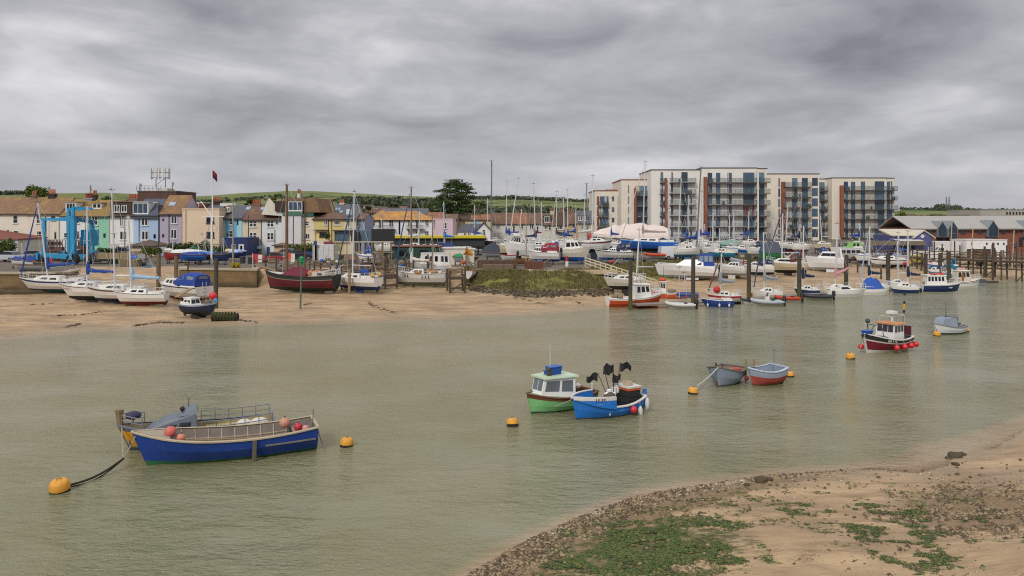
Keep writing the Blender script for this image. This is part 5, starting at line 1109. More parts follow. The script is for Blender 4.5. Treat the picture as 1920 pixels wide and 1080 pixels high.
for i,(px0,px1,py0,py1,Y,col,lb)in enumerate(((1414,1468,452,468,150,'#a89b86','tan boundary wall at the foot of the cream apartment block'),(1468,1500,463,478,140,'#5d4238','dark red-brown slatted shed under the cream apartment block'),(1020,1110,462,472,150,'#8d8272','low grey wall across the back of the boatyard'),(1500,1560,459,464,135,'#b8ab95','long pale flat canopy beyond the white catamaran'),(1630,1735,452,460,128,'#7d7160','cluttered low timber store below the purple shed'))):
 crate('yard_store' if i!=2 else 'yard_wall',lb,'store' if i!=2 else 'wall',px0,px1,py0,py1,Y,paint(col,.8,.4),1.8,rib=1.6)
p=Vector((XA(722,94),94,float(gz(XA(722,94),94))));o=thing('ladder','pale timber stair ladder leaning on the gallery beside the green shed','ladder',tuple(p));m=MB()
for y in(0,.7):m.bar((.6,y,0),(-.9,y+.2,2.1),.08,.2)
for i in range(8):f=(i+.5)/8;m.bar((.6-1.5*f,.02,2.1*f),(.6-1.5*f,.75,2.1*f),.22,.05)
m.build('stair',M_WDL,o)
p=Vector((XA(680,95),95,float(gz(XA(680,95),95))));zt=ZA(453.5,95)-p.z;o=thing('gallery','long white-railed timber gallery in front of the rusting hulls','gallery',tuple(p));m=MB().bar((-3.8,0,zt),(3.9,0,zt),.1,.14).bar((-3.8,0,zt-1.3),(3.9,0,zt-1.3),.08,.08);m.build('rails',plain('#b9ae99',.6),o)
for x in(-3.6,-2,-.4,1.2,2.6,3.7):MB().bar((x,0,0),(x,0,zt),.1).build('post',M_WDL,o)
# ---------------- cars ----------------
def car(label,px,py,rz,col,van=False,group='cars parked in the yard',sc=1.0,Y=None):
 p=G(px,py)if Y is None else Vector((XA(px,Y),Y,float(gz(XA(px,Y),Y))));o=thing('van' if van else 'parked_car',label,'van' if van else 'car',tuple(p),rz,group,sc=sc);P_=paint(col,.3,.06,1,g=.04)
 if van:prof=[(-2.4,.4),(-2.45,1.2),(-2.35,2.0),(.9,2.05),(1.3,1.95),(1.9,1.15),(2.45,.95),(2.5,.4)]
 else:prof=[(-2.1,.35),(-2.15,.75),(-2.0,.95),(-1.2,1.0),(.7,.98),(1.7,.85),(2.1,.7),(2.12,.35)]
 s=[]
 for y,k in((-.85,.94),(-.8,1.0),(.8,1.0),(.85,.94)):s.append([(x*(k if abs(y)>.82 else 1),y,z if abs(y)<.82 else .35+(z-.35)*.93)for x,z in prof])
 MB().loft(s).build('body',P_,o,True)
 if not van:
  c=[[(-1.75,-.76,.95),(-1.1,-.62,1.42),(.1,-.62,1.45),(1.0,-.74,.95)],[(-1.75,.76,.95),(-1.1,.62,1.42),(.1,.62,1.45),(1.0,.74,.95)]]
  MB().loft(c).build('cabin_glass',glass('#141a20',.06),o);MB().hexa([(-1.15,-.63,1.4),(.15,-.63,1.42),(.15,.63,1.42),(-1.15,.63,1.4)],[(-1.05,-.58,1.47),(.05,-.58,1.49),(.05,.58,1.49),(-1.05,.58,1.47)]).build('roof',P_,o)
 else:
  for sg in(-1,1):MB().hexa([(.95,sg*.855-.01,1.25),(1.72,sg*.83-.01,1.25),(1.72,sg*.83+.01,1.25),(.95,sg*.855+.01,1.25)],[(1.0,sg*.835-.01,1.8),(1.35,sg*.82-.01,1.8),(1.35,sg*.82+.01,1.8),(1.0,sg*.835+.01,1.8)]).build('window',M_GL,o)
 for x in(-1.35,1.35):
  for y in(-.78,.78):
   w=MB().path([(x,y-.1,.32),(x,y+.1,.32)],[.32,.32],12).build('wheel',plain('#1b1b1c',.8),o);MB().path([(x,y-.11,.32),(x,y+.11,.32)],[.19,.19],10).build('rim',plain('#9a9c9e',.3,.6),w)
 for y in(-.62,.62):MB().cbox((2.06 if not van else 2.46,y,.68),(.1,.3,.16)).build('headlight',plain('#d4d6d6',.2),o);MB().cbox((-2.09 if not van else-2.4,y,.74),(.08,.22,.16)).build('tail_light',plain('#8a1f22',.3),o)
 return o
car('silver hatchback parked at the far left by the leafy bush',14,491,165,'#aeb2b8');car('grey car half hidden behind the lower beam of the boat hoist',70,489,10,'#7d858f');car('dark red car behind the hoist rack',108,488,0,'#5d2428');car('dark green car behind the right hoist leg',150,489,5,'#2b332f')
car('dark grey pickup-like car right of the hoist wheels',190,494,20,'#4b5058');car('dark red saloon parked on the quay behind the jetty',512,493,175,'#8c2732');car('black car beside the red and white banner',560,488,15,'#23262a');car('blue car in front of the cream three-storey house',578,484,185,'#2f4a80');car('grey car parked behind the dark red saloon',535,485,170,'#8d9094')
car('white car at the foot of the white chapel',872,453,190,'#c9c9c6',Y=136,sc=.95);car('silver car between the white car and the maroon yacht',900,455,10,'#9da1a6',Y=134,sc=.95);car('white van parked between the blue yacht and the orange dinghy',1266,487,8,'#cfcfd0',True);car('white van beside the purple shed entrance',1728,474,175,'#d0d0ce',True,Y=124);car('yellow van by the purple shed',1716,476,20,'#b8a22c',True,Y=122,sc=.75)
for px,py0,py1,col,lb,Y in((540,474,485,'#d2542c','orange and white banner on the quay beside the thick wooden mast',97),(428,468,487,'#b5303a','red and white draped flag beside the navy extension',108),(478,476,496,'#b5303a','red and white kiosk stand on the quay near the white flag mast',93)):
 x=XA(px,Y);g=float(gz(x,Y));z1=ZA(py0,Y);o=thing('banner',lb,'banner',(x,Y,g),group='banners on the quay');MB().tube((-.3,0,0),(-.3,0,z1-g+.1),.04,.04,6).build('pole',plain('#cfcfcb'),o);MB().box(-.27,.4,-.02,.02,max(.3,(z1-g)*.25),z1-g).build('cloth',plain(col,.7),o);MB().box(.403,.9,-.02,.02,max(.4,(z1-g)*.3),z1-g-.1).build('cloth',plain('#d6d3cd',.7),o)
for px,py,col,lb in((455,494,'#3a3d40','dark bin on the quay beside the yellow bush'),(470,495,'#2f3336','dark winch on the quay edge'),(700,488,'#77695a','brown bin below the black screen box'),(1140,487,'#3a3d45','dark bin under the white and red yacht'),(246,489,'#3558a0','blue tarpaulin bundle by the hoarding'),(252,492,'#2f62ad','second blue tarpaulin bundle nearest the steel sheet'),(640,490,'#6d6a3a','olive drum by the weedy jetty')):
 p=G(px,py);m=MB()
 if 'tarp' in lb:m.ball((0,0,.4),.7,1.2,.8,.7,9,6);m.v=[tuple(Vector(v)*(1+.25*mnoise.noise(Vector(v)*2)))for v in m.v]
 else:m.path([(0,0,0),(0,0,.8),(0,0,.82),(0,0,.92)],[.32,.38,.42,.38],9)
 solo(m,'tarp_bundle' if 'tarp' in lb else 'bin',paint(col,.7),lb,'bundle' if 'tarp' in lb else 'bin',tuple(p),group='clutter in the yard',smooth=True)
 # ---------------- boat kit ----------------
M_ALU=plain('#d3d4d4',.4,.25);M_WMAST=plain('#cfccc4',.4);M_ROPE=plain('#8a8377',.8);M_DECK=paint('#cfcac0',.55);M_TEAK=wood('#8d6b49','#5f452e',(6,1,1));M_BLK=plain('#1c1d1f',.6)
M_BGL=glass('#11161b',.08);M_ANT={'b':paint('#1d3f7a',.6),'n':paint('#1b2438',.6),'r':paint('#6d2420',.7),'t':paint('#1f5560',.6),'k':paint('#22211f',.7),'g':paint('#2f4a3a',.7),'w':paint('#b9b4a6',.6)}
def px_of(v):return 960+FP*v[0]/v[1]
class Boat:
 def __init__(s,name,label,cat,px0,px1,py,head,beam=.33,z=None,fb=(1.1,.8,.85),draft=.4,lift=0,tr=.7,rake=.5,tm=.42,hull=None,bands=None,bottom='k',rail=None,open_=False,group=None,deck=None,inner=None,heel=0,floor=None,N=12,pitch=0,pw=1.55,yfix=None):
  zz=(0.0 if z is None else z);pc=P((px0+px1)/2,py,zz)if z is not None else G((px0+px1)/2,py)
  if yfix:pc=Vector((XA((px0+px1)/2,yfix),yfix,0));pc.z=float(gz(pc.x,pc.y))
  th=R(head);c,sn=math.cos(th),math.sin(th);lo,hi=.5,40
  def ext(L,x,y):
   B=L*beam if beam<1 else beam;q=[]
   for lx_,ly_ in((L/2,0),(-L/2,tr*B/2),(-L/2,-tr*B/2),(0,B/2),(0,-B/2),(-L*.25,B*.48),(-L*.25,-B*.48)):q.append(px_of((x+lx_*c-ly_*sn,y+lx_*sn+ly_*c)))
   return min(q),max(q)
  x,y=pc.x,pc.y
  for _ in range(3):
   lo,hi=.5,40
   for _ in range(40):
    m=(lo+hi)/2;a,b=ext(m,x,y)
    if b-a>px1-px0:hi=m
    else:lo=m
   a,b=ext(lo,x,y);x+=((px0+px1)/2-(a+b)/2)*y/FP
  s.L=L=lo;s.B=B=L*beam if beam<1 else beam;s.fb=fb;s.draft=draft;s.tr=tr;s.tm=tm;s.rake=rake;s.pw=pw
  g=0.0 if z is not None else float(gz(x,y))+draft+lift
  s.o=thing(name,label,cat,(x,y,zz if z is not None else g),head,group,rx=heel,ry=pitch);s.g0=-(draft+lift)
  hull=hull or paint(WHITE,.35);bands=bands or[(1.0,hull)];hm=[m for _,m in bands]+[M_ANT[bottom]if isinstance(bottom,str)else bottom];s.hullm=hm[0]
  ends=[0.0]
  for e,_ in bands:
   k=2 if e-ends[-1]>.3 else 1
   for i in range(k):ends.append(ends[-1]+(e-ends[-1])/(k-i))
  secs=[];rows=len(ends)+3
  for i in range(N+1):
   t=i/N;zs,zb,b=s.sheer(t),s.keelz(t),s.hb(t);swl=min(.97,max(.15,zs/(zs-zb)));sv=[e*swl for e in ends]+[swl+(1-swl)*f for f in(.35,.7,1.0)]
   ex=2.6-1.5*max(0,(t-.35)/.65);wt=max(0,(t-.62)/.38)**1.6;row=[]
   for q in sv:row.append((L*(t-.5)-rake*q*wt,b*(1-q**ex),zs-q*(zs-zb)))
   secs.append(row)
  mb=MB();n=rows
  for sg in(1,-1):
   for j in range(n-1):
    f=(ends[j+1])if j<len(ends)-1 else 2
    mi=len(hm)-1 if f>1 else next(k for k,(e,_)in enumerate(bands)if f<=e+1e-6)
    mb.m=mi;vs=[];fs=[]
    for i in range(N+1):
     for q in(j,j+1):p=secs[i][q];vs.append((p[0],p[1]*sg,p[2]))
    for i in range(N):a=i*2;fs.append((a,a+2,a+3,a+1)if sg>0 else(a,a+1,a+3,a+2))
    mb.add(vs,fs)
  st=secs[0];k1=len(ends)-1
  mb.m=0;mb.add([(p[0],p[1],p[2])for p in st[:k1+1]]+[(p[0],-p[1],p[2])for p in st[:k1+1][::-1]],[tuple(range(2*k1+2))])
  mb.m=len(hm)-1;mb.add([(p[0],p[1],p[2])for p in st[k1:]]+[(p[0],-p[1],p[2])for p in st[k1:][::-1]],[tuple(range(2*(n-k1)))])
  s.hull=mb.build('hull',hm,s.o,True,fix=False)
  sh=[(secs[i][0][0],secs[i][0][1],secs[i][0][2])for i in range(N+1)];s.sh=sh
  if not open_:
   d=MB();vs=[];fs=[]
   for x_,y_,z_ in sh:vs+=[(x_,y_*.99,z_-.03),(x_,0,z_+.03),(x_,-y_*.99,z_-.03)]
   for i in range(N):a=3*i;fs+=[(a,a+1,a+4,a+3),(a+1,a+2,a+5,a+4)]
   d.add(vs,fs);d.build('deck',deck or M_DECK,s.o,True)
  else:
   w=.06;d=MB();vs=[];fs=[];s.floor=fl=floor if floor is not None else .15
   for i in range(N+1):
    x_,y_,z_=sh[i];t=i/N;xi=min(x_,L/2-rake*.1-.12)if i==N else(x_+.05 if i==0 else x_);yi=max(.0,y_-w);zz_=fl;bf=max(0,s.hy(t,fl)-w)/.9;bm=max(0,s.hy(t,(z_+fl)/2)-w);xk=s.hx(t,fl)-x_;xm=s.hx(t,(z_+fl)/2)-x_
    for sg in(1,):k9=.12 if i==N else 0;vs+=[(xi,yi,z_-.01),(xi+xm-k9,bm,(z_+fl)/2),(xi+xk-k9,bf*.9,fl),(xi+xk-k9,-bf*.9,fl),(xi+xm-k9,-bm,(z_+fl)/2),(xi,-yi,z_-.01)]
   for i in range(N):
    for j in range(5):a=i*6+j;fs.append((a,a+6,a+7,a+1))
   fs.append((0,1,2,3,4,5));d.add(vs,fs);d.build('interior',inner or M_TEAK,s.o,False,fix=False)
   c_=MB();vs=[];fs=[]
   for i in range(N+1):x_,y_,z_=sh[i];yi=max(0,y_-w-.02);vs+=[(x_,y_+.02,z_+.03),(x_,yi,z_+.03),(x_,-yi,z_+.03),(x_,-y_-.02,z_+.03)]
   for i in range(N):a=i*4;fs+=[(a,a+4,a+5,a+1),(a+2,a+6,a+7,a+3)]
   c_.add(vs,fs)
   for sg in(1,-1):c_.path([(x_,(y_+.015)*sg,z_)for x_,y_,z_ in sh],.04,5)
   c_.bar((sh[0][0]+.02,-sh[0][1],sh[0][2]+.01),(sh[0][0]+.02,sh[0][1],sh[0][2]+.01),.1,.07);c_.build('gunwale',rail or M_TEAK,s.o,fix=False)
  if rail and not open_:
   for sg in(1,-1):MB().path([(x_,(y_+.01)*sg,z_+.01)for x_,y_,z_ in sh],.045,5).build('rubbing_strake',rail,s.o)
 def hq(s,t,z):return min(1,max(0,(s.sheer(t)-z)/(s.sheer(t)-s.keelz(t))))
 def hy(s,t,z):return s.hb(t)*(1-s.hq(t,z)**(2.6-1.5*max(0,(t-.35)/.65)))
 def hx(s,t,z):return s.L*(t-.5)-s.rake*s.hq(t,z)*max(0,(t-.62)/.38)**1.6
 def tx(s,t):return s.L*(t-.5)
 def sheer(s,t):a,m,b=s.fb[2],s.fb[1],s.fb[0];return a*2*(t-.5)*(t-1)+m*4*t*(1-t)+b*2*t*(t-.5)
 def hb(s,t):return s.B/2*((s.tr+(1-s.tr)*math.sin(math.pi/2*min(1,t/s.tm)))if t<s.tm else max(0,math.cos(math.pi/2*((t-s.tm)/(1-s.tm))**s.pw)))
 def keelz(s,t):return-s.draft*(.75+.25*math.sin(math.pi*min(1,t*1.1)))*(1-.35*max(0,(t-.75)/.25))
 def part(s,name,mb,mt,smooth=False,parent=None):return mb.build(name,mt,parent or s.o,smooth)
 def panel(s,q,u0,u1,v0,v1,mt,parent,name='window',off=.012,rim=None):
  q=[Vector(p)for p in q];n=(q[1]-q[0]).cross(q[3]-q[0]).normalized()*off
  def at(u,v):return(q[0]*(1-u)+q[1]*u)*(1-v)+(q[3]*(1-u)+q[2]*u)*v
  a=[at(u0,v0),at(u1,v0),at(u1,v1),at(u0,v1)];return MB().hexa([tuple(p-n*.5)for p in a],[tuple(p+n)for p in a]).build(name,mt,parent)
 def cabin(s,t0,t1,h,mt=None,wf=.72,sf=.5,sb=.1,tw=.82,wins=(),zoff=0.0,roof=None,front=0,back=0,name='cabin',w0=None,gl=None,over=.0,wv=(.3,.78),h1=None):
  """box with sloping ends standing on the deck between stations t0 and t1; wins = (u0,u1) spans along each side"""
  x0,x1=s.tx(t0),s.tx(t1);z0=s.sheer(t0)+zoff;z1=s.sheer(t1)+zoff;zt=max(z0,z1)+h;zt1=zt if h1 is None else max(z0,z1)+h1
  a=(w0/2 if w0 else s.hb(t0)*wf);b=(w0/2 if w0 else max(.12,s.hb(t1)*wf));
  bt=[(x0,-a,z0-.08),(x1,-b,z1-.08),(x1,b,z1-.08),(x0,a,z0-.08)];tp=[(x0+sb,-a*tw,zt),(x1-sf,-b*tw-(a-b)*tw*sf/max(.1,x1-x0),zt1),(x1-sf,b*tw+(a-b)*tw*sf/max(.1,x1-x0),zt1),(x0+sb,a*tw,zt)]
  m=MB().hexa(bt,tp)
  c=m.build(name,mt or s.hullm,s.o);
  st=[bt[0],bt[1],tp[1],tp[0]];po=[bt[2],bt[3],tp[3],tp[2]];fr=[bt[1],bt[2],tp[2],tp[1]];bk=[bt[3],bt[0],tp[0],tp[3]]
  g=gl or M_BGL
  for u0,u1 in wins:s.panel(st,u0,u1,wv[0],wv[1],g,c);s.panel(po,1-u1,1-u0,wv[0],wv[1],g,c)
  for i in range(front):s.panel(fr,.06+.9*i/front,.06+.9*(i+.88)/front,wv[0],wv[1]+.06,g,c)
  for i in range(back):s.panel(bk,.1+.84*i/back,.1+.84*(i+.85)/back,.1,.8,g,c,'door' if i==0 else 'window')
  if roof:
   o_=over;MB().hexa([(tp[0][0]-o_,tp[0][1]-o_,zt+.003),(tp[1][0]+o_,tp[1][1]-o_,zt1+.003),(tp[2][0]+o_,tp[2][1]+o_,zt1+.003),(tp[3][0]-o_,tp[3][1]+o_,zt+.003)],[(tp[0][0]-o_,tp[0][1]-o_*.8,zt+.08),(tp[1][0]+o_,tp[1][1]-o_*.8,zt1+.08),(tp[2][0]+o_,tp[2][1]+o_*.8,zt1+.08),(tp[3][0]-o_,tp[3][1]+o_*.8,zt+.08)]).build('roof',roof,c)
  s.ctop=zt;return c
 def coach(s,t0=.34,t1=.8,h=.32,mt=None,n=2,wf=.6):return s.cabin(t0,t1,h,mt or M_GC,wf,.75,.05,.84,[(.12+.36*i,.38+.36*i)for i in range(n)],wv=(.35,.75),name='coachroof')
 def cockpit(s,t0=.07,t1=.3,wf=.6):
  a=s.hb(t0)*wf;b=s.hb(t1)*wf
  for sg in(1,-1):m=MB().hexa([(s.tx(t0),a*sg-.05,s.sheer(t0)-.05),(s.tx(t1),b*sg-.05,s.sheer(t1)-.05),(s.tx(t1),b*sg+.05,s.sheer(t1)-.05),(s.tx(t0),a*sg+.05,s.sheer(t0)-.05)],[(s.tx(t0),a*sg-.05,s.sheer(t0)+.22),(s.tx(t1),b*sg-.05,s.sheer(t1)+.22),(s.tx(t1),b*sg+.05,s.sheer(t1)+.22),(s.tx(t0),a*sg+.05,s.sheer(t0)+.22)]);s.part('coaming',m,M_GC)
  s.part('cockpit_well',MB().hexa([(s.tx(t0),-a+.06,s.sheer(t0)+.06),(s.tx(t1),-b+.06,s.sheer(t1)+.06),(s.tx(t1),b-.06,s.sheer(t1)+.06),(s.tx(t0),a-.06,s.sheer(t0)+.06)],[(s.tx(t0),-a+.06,s.sheer(t0)+.08),(s.tx(t1),-b+.06,s.sheer(t1)+.08),(s.tx(t1),b-.06,s.sheer(t1)+.08),(s.tx(t0),a-.06,s.sheer(t0)+.08)]),paint('#77736a',.7))
 def mast(s,t=.55,h=8.0,lean=(0,0),mt=None,r=.075,boom=.42,cover=None,jib=None,spreader=True,stays=True,zb=.3,bup=0.0,bh=1.0,wood_=False):
  x=s.tx(t);z0=s.sheer(t)+zb;tp=Vector((x+lean[0],lean[1],z0+h));mt=mt or M_ALU
  m=s.part('mast',MB().path([(x,0,z0-zb),tuple(Vector((x,0,z0)).lerp(tp,.6)),tuple(tp)],[r,r*.95,r*.7],8),mt,True)
  if stays:
   g=MB();w=.012;zs=s.sheer(.98);bow=(s.L/2-.1,0,zs);g.tube(tp,bow,w,w,4);g.tube(tp,(-s.L/2+.1,0,s.sheer(0.02)),w,w,4)
   for sg in(1,-1):
    sp=Vector((x,0,z0)).lerp(tp,.55)+Vector((0,sg*s.B*.28,0))if spreader else None
    ch=(x-.15,sg*s.hb(t)*.95,s.sheer(t))
    if spreader:g.tube(tp,sp,w,w,4);g.tube(sp,ch,w,w,4)
    else:g.tube(tp,ch,w,w,4)
   s.part('rigging',g,M_ALU)
   if spreader:c=Vector((x,0,z0)).lerp(tp,.55);s.part('spreaders',MB().bar(c+Vector((0,-s.B*.28,0)),c+Vector((0,s.B*.28,0)),.05),mt,False,m)
  s.part('masthead',MB().bar(tp,tp+Vector((-.35,0,.12)),.03).bar(tp+Vector((0,0,-.02)),tp+Vector((0,0,.35)),.02).bar(tp+Vector((.0,0,.05)),tp+Vector((.25,0,.1)),.06),M_BLK,False,m)
  if boom:
   bl=boom*s.L;zz=z0+bh;e=(x-bl,0,zz+bup);b=s.part('boom',MB().tube((x-.08,0,zz),e,.05,.045,6),mt)
   if cover:
    cv=MB();pts=[];rr=[]
    for i in range(9):f=i/8;pts.append((x-.12-bl*f*.97,0,zz+.1+bup*f+.16*(1-f)**2+.02*math.sin(i*2.1)));rr.append(.21-.1*f+.02*math.sin(i*1.7))
    cv.path(pts,rr,8);cv.path([(x-.05,0,zz-.15),(x-.05,0,zz+.4),(x-.02,0,zz+1.1)],[.16,.2,.09],8);s.part('sail_cover',cv,cover,True,b)
  if jib:f=Vector((s.L/2-.15,0,s.sheer(.97)+.25));s.part('furled_sail',MB().path([f,f.lerp(tp,.5),f.lerp(tp,.93)],[.07,.075,.04],6),jib,True)
  return m
 def rails(s,pul=True,push=True,life=False,h=.55):
  def rl(t,sg,k=.96):return Vector((s.tx(t)-(s.rake*0),s.hb(t)*k*sg,s.sheer(t)))
  for nm,on,ts in(('pulpit',pul,(.80,.9,.985)),('pushpit',push,(.18,.08,.01))):
   if not on:continue
   m=MB();pts=[rl(t,1)for t in ts]+[rl(t,-1)for t in ts[::-1]];up=[p+Vector((0,0,h))for p in pts];m.path(up,.022,5);m.path([p+Vector((0,0,h*.5))for p in pts],.016,4)
   for p,u in zip(pts,up):m.tube(p,u,.02,.02,5)
   s.part(nm,m,M_ALU)
  if life:
   m=MB()
   for sg in(1,-1):
    tt=[.18,.32,.46,.6,.72,.80]
    for t in tt:p=rl(t,sg);m.tube(p,p+Vector((0,0,h)),.016,.016,4)
    for k in(h,h*.5):m.path([rl(t,sg)+Vector((0,0,k))for t in tt],.01,4)
   s.part('lifelines',m,M_ALU)
 def keel(s,twin=False,t=.45,ln=.22,d=None,mt=None):
  d=d or-(s.g0+s.draft)+.12;z1=-s.draft*.8;z0=s.g0-.06;l=s.L*ln;x=s.tx(t)
  for y in((-.28*s.B,.28*s.B)if twin else(0,)):s.part('keel',MB().hexa([(x-l*.42,y-.05+.15*y,z0),(x+l*.3,y-.05+.15*y,z0),(x+l*.3,y+.05+.15*y,z0),(x-l*.42,y+.05+.15*y,z0)],[(x-l/2,y-.08,z1),(x+l/2,y-.08,z1),(x+l/2,y+.08,z1),(x-l/2,y+.08,z1)]),mt or s.hull.data.materials[-1])
  s.part('rudder',MB().hexa([(s.tx(.03)-.12,-.03,min(z0+.15,-.2)),(s.tx(.03)+.14,-.03,min(z0+.15,-.2)),(s.tx(.03)+.14,.03,min(z0+.15,-.2)),(s.tx(.03)-.12,.03,min(z0+.15,-.2))],[(s.tx(0)-.1,-.035,.1),(s.tx(.03)+.22,-.035,.1),(s.tx(.03)+.22,.035,.1),(s.tx(0)-.1,.035,.1)]),M_ANT['k'])
 def cradle(s,mt=None):
  m=MB()
  for t in(.22,.68):
   x=s.tx(t);y=s.hb(t)*.8
   m.bar((x,-y*1.15,s.g0+.08),(x,y*1.15,s.g0+.08),.14)
   for sg in(1,-1):m.bar((x,sg*y*1.1,s.g0+.05),(x,sg*y*.92,-s.draft*.3),.1)
  for sg in(1,-1):m.bar((s.tx(.18),sg*.2,s.g0+.04),(s.tx(.72),sg*.2,s.g0+.04),.12)
  s.part('cradle',m,mt or plain('#3d4a5a',.6))
 def outboard(s,y=0.0,mt=None,tilt=.0):
  x=-s.L/2;z=s.sheer(0);o=s.part('outboard_motor',MB().path([(x-.2,y,z+.62),(x-.22,y,z+.5),(x-.22,y,z+.1),(x-.2,y,z+.02)],[.1,.19,.2,.1],8).bar((x-.22,y,z+.1),(x-.26-tilt,y,z-.75),.12,.2).bar((x,y,z+.05),(x-.2,y,z+.15),.16),mt or M_BLK,True);return o
 def fender(s,t,sg,z=None,r=.13,mt=None,ln=1.0,drop=.45):
  y=s.hb(t)*sg+sg*r*.9;zt=s.sheer(t);zz=zt-drop if z is None else z;f=s.part('fender',(MB().ball((s.tx(t),y,zz),r,1,1,ln,10,7)),mt or plain('#c9c6bd'),True);MB().tube((s.tx(t),y-sg*r*.6,zt),(s.tx(t),y,zz+r*ln*.9),.015,.015,4).build('rope',M_ROPE,f);return f
 def tarp(s,mt,t0=.02,t1=.97,h=.5,drop=.12,ridge=1.0,N=12,w=1.02,seed=1,name='tarpaulin'):
  rg=random.Random(seed);secs=[]
  for i in range(N+1):
   t=t0+(t1-t0)*i/N;b=s.hb(t)*w+.02;z=s.sheer(t);hh=h*math.sin(math.pi*min(1,.18+i/N*.85))**.6*(1+rg.uniform(-.12,.12));sag=rg.uniform(.75,1)
   secs.append([(s.tx(t),-b,z-drop*sag),(s.tx(t),-b*.95,z+.03),(s.tx(t),-b*.45,z+hh*.62*sag),(s.tx(t),0,z+hh),(s.tx(t),b*.45,z+hh*.62*sag),(s.tx(t),b*.95,z+.03),(s.tx(t),b,z-drop*sag)])
  m=MB().loft(secs,False,False);m.add([secs[0][k]for k in range(7)],[tuple(range(7))]).add([secs[-1][k]for k in range(7)],[tuple(range(7))]);return s.part(name,m,mt,True)
 def canopy(s,t0,t1,h,mt,wf=.85,wins=True,zoff=.1,lf=.5,lb=.15,gl=None):
  """fabric hood on hoops between two stations, leaning forward"""
  secs=[];K=9
  for i in range(7):
   f=i/6;t=t0+(t1-t0)*f;hh=h*(1-lb*max(0,(.25-f)/.25))*(1-lf*max(0,(f-.6)/.4)**1.5);b=s.hb(t)*wf;z=s.sheer(t)+zoff;row=[]
   for k in range(K):a=math.pi*k/(K-1);row.append((s.tx(t),-b*math.copysign(abs(math.cos(a))**.55,math.cos(a)),z+hh*math.sin(a)**.6))
   secs.append(row)
  m=MB().loft(secs,False,False);m.add(secs[0],[tuple(range(K))]).add(secs[-1],[tuple(range(K))]);c=s.part('canopy',m,mt,True)
  if wins:
   g=gl or glass('#6d7680',.12)
   for sg in(0,1):
    for i0,i1 in((.6,2.4),(3.2,5.2)):
     def pt(f,v):
      i=int(f);q=f-i;k0=(0,8)[sg];k1=(2,6)[sg];a=Vector(secs[i][k0]).lerp(Vector(secs[min(6,i+1)][k0]),q);b=Vector(secs[i][k1]).lerp(Vector(secs[min(6,i+1)][k1]),q);mid=Vector(secs[i][(1,7)[sg]]).lerp(Vector(secs[min(6,i+1)][(1,7)[sg]]),q)
      return(a.lerp(mid,v*2)if v<.5 else mid.lerp(b,v*2-1))+Vector((0,(-.02,.02)[sg],.01))
     q=[pt(i0,.45),pt(i1,.45),pt(i1,.88),pt(i0,.88)];MB().add([tuple(p)for p in q],[(0,1,2,3)]).build('canopy_window',g,c)
   b=[Vector(secs[0][k])for k in(1,7,5,3)];ce=sum(b,Vector())/4;MB().add([tuple(ce.lerp(p,.7)+Vector((-.02,0,0)))for p in b],[(0,1,2,3)]).build('canopy_window',g,c)
  return c
 def screen(s,t0,t1,h=.45,zoff=.3,wf=.7):
  m=MB();x0,x1=s.tx(t0),s.tx(t1);z=s.sheer(t1)+zoff;a=s.hb(t0)*wf;b=s.hb(t1)*wf*.8
  m.hexa([(x0,-a,z),(x1,-b,z),(x1-.03,-b,z),(x0,-a+.02,z)],[(x0-.1,-a*.9,z+h),(x1-h*.8,-b*.85,z+h),(x1-h*.8-.03,-b*.85,z+h),(x0-.1,-a*.9+.02,z+h)])
  m.hexa([(x0,a,z),(x0,a-.02,z),(x1-.03,b,z),(x1,b,z)],[(x0-.1,a*.9,z+h),(x0-.1,a*.9-.02,z+h),(x1-h*.8-.03,b*.85,z+h),(x1-h*.8,b*.85,z+h)])
  m.hexa([(x1,-b,z),(x1,b,z),(x1-.03,b,z),(x1-.03,-b,z)],[(x1-h*.8,-b*.85,z+h),(x1-h*.8,b*.85,z+h),(x1-h*.8-.03,b*.85,z+h),(x1-h*.8-.03,-b*.85,z+h)]);s.part('windscreen',m,glass('#2a333c',.05))
 def wl(s,x,y,z):
  from mathutils import Matrix,Euler
  return s.o.location+Euler(s.o.rotation_euler).to_matrix()@Vector((x,y,z))
M_GC=paint('#e6e3dc',.35,.12)
def rope(label,p,q,sag=.3,r=.02,mt=None,group='mooring ropes',name='mooring_rope',n=9):
 p=Vector(p);q=Vector(q);pts=[p.lerp(q,i/n)-Vector((0,0,sag*math.sin(math.pi*i/n)))for i in range(n+1)];o0=pts[0].copy();m=MB().path([v-o0 for v in pts],r,5);return solo(m,name,mt or M_ROPE,label,'rope',tuple(o0),0,group,True)
def buoy(label,px,py,r=.33,tilt=(8,4),seed=1,group='yellow mooring buoys'):
 p=P(px,py,0);o=thing('mooring_buoy',label,'buoy',(p.x,p.y,r*.38),seed*40,group,rx=tilt[0],ry=tilt[1])
 prof=[(.02,.90),(.5,.88),(.78,.78),(.92,.55),(1.0,.1),(1.0,-.1)];pr2=[(1.0,-.103),(.97,-.5),(.7,-.8),(.1,-.9)]
 for nm,pf,mt in(('body',prof,M_BUOY),('weed_skirt',pr2,M_BUOYB)):MB().path([(0,0,z*r)for _,z in pf],[a*r for a,_ in pf],16).build(nm,mt,o,True)
 MB().path([(.07,0,r*.93),(.05,0,r*1.06),(-.05,0,r*1.06),(-.07,0,r*.93)],.014,5).build('ring',plain('#6d6a66',.5,.5),o);return o
M_BUOY=paint('#dd9c34',.6,.3,4,'#6d5a34',.5);M_BUOYB=paint('#2d2a1a',.9,.4,6)
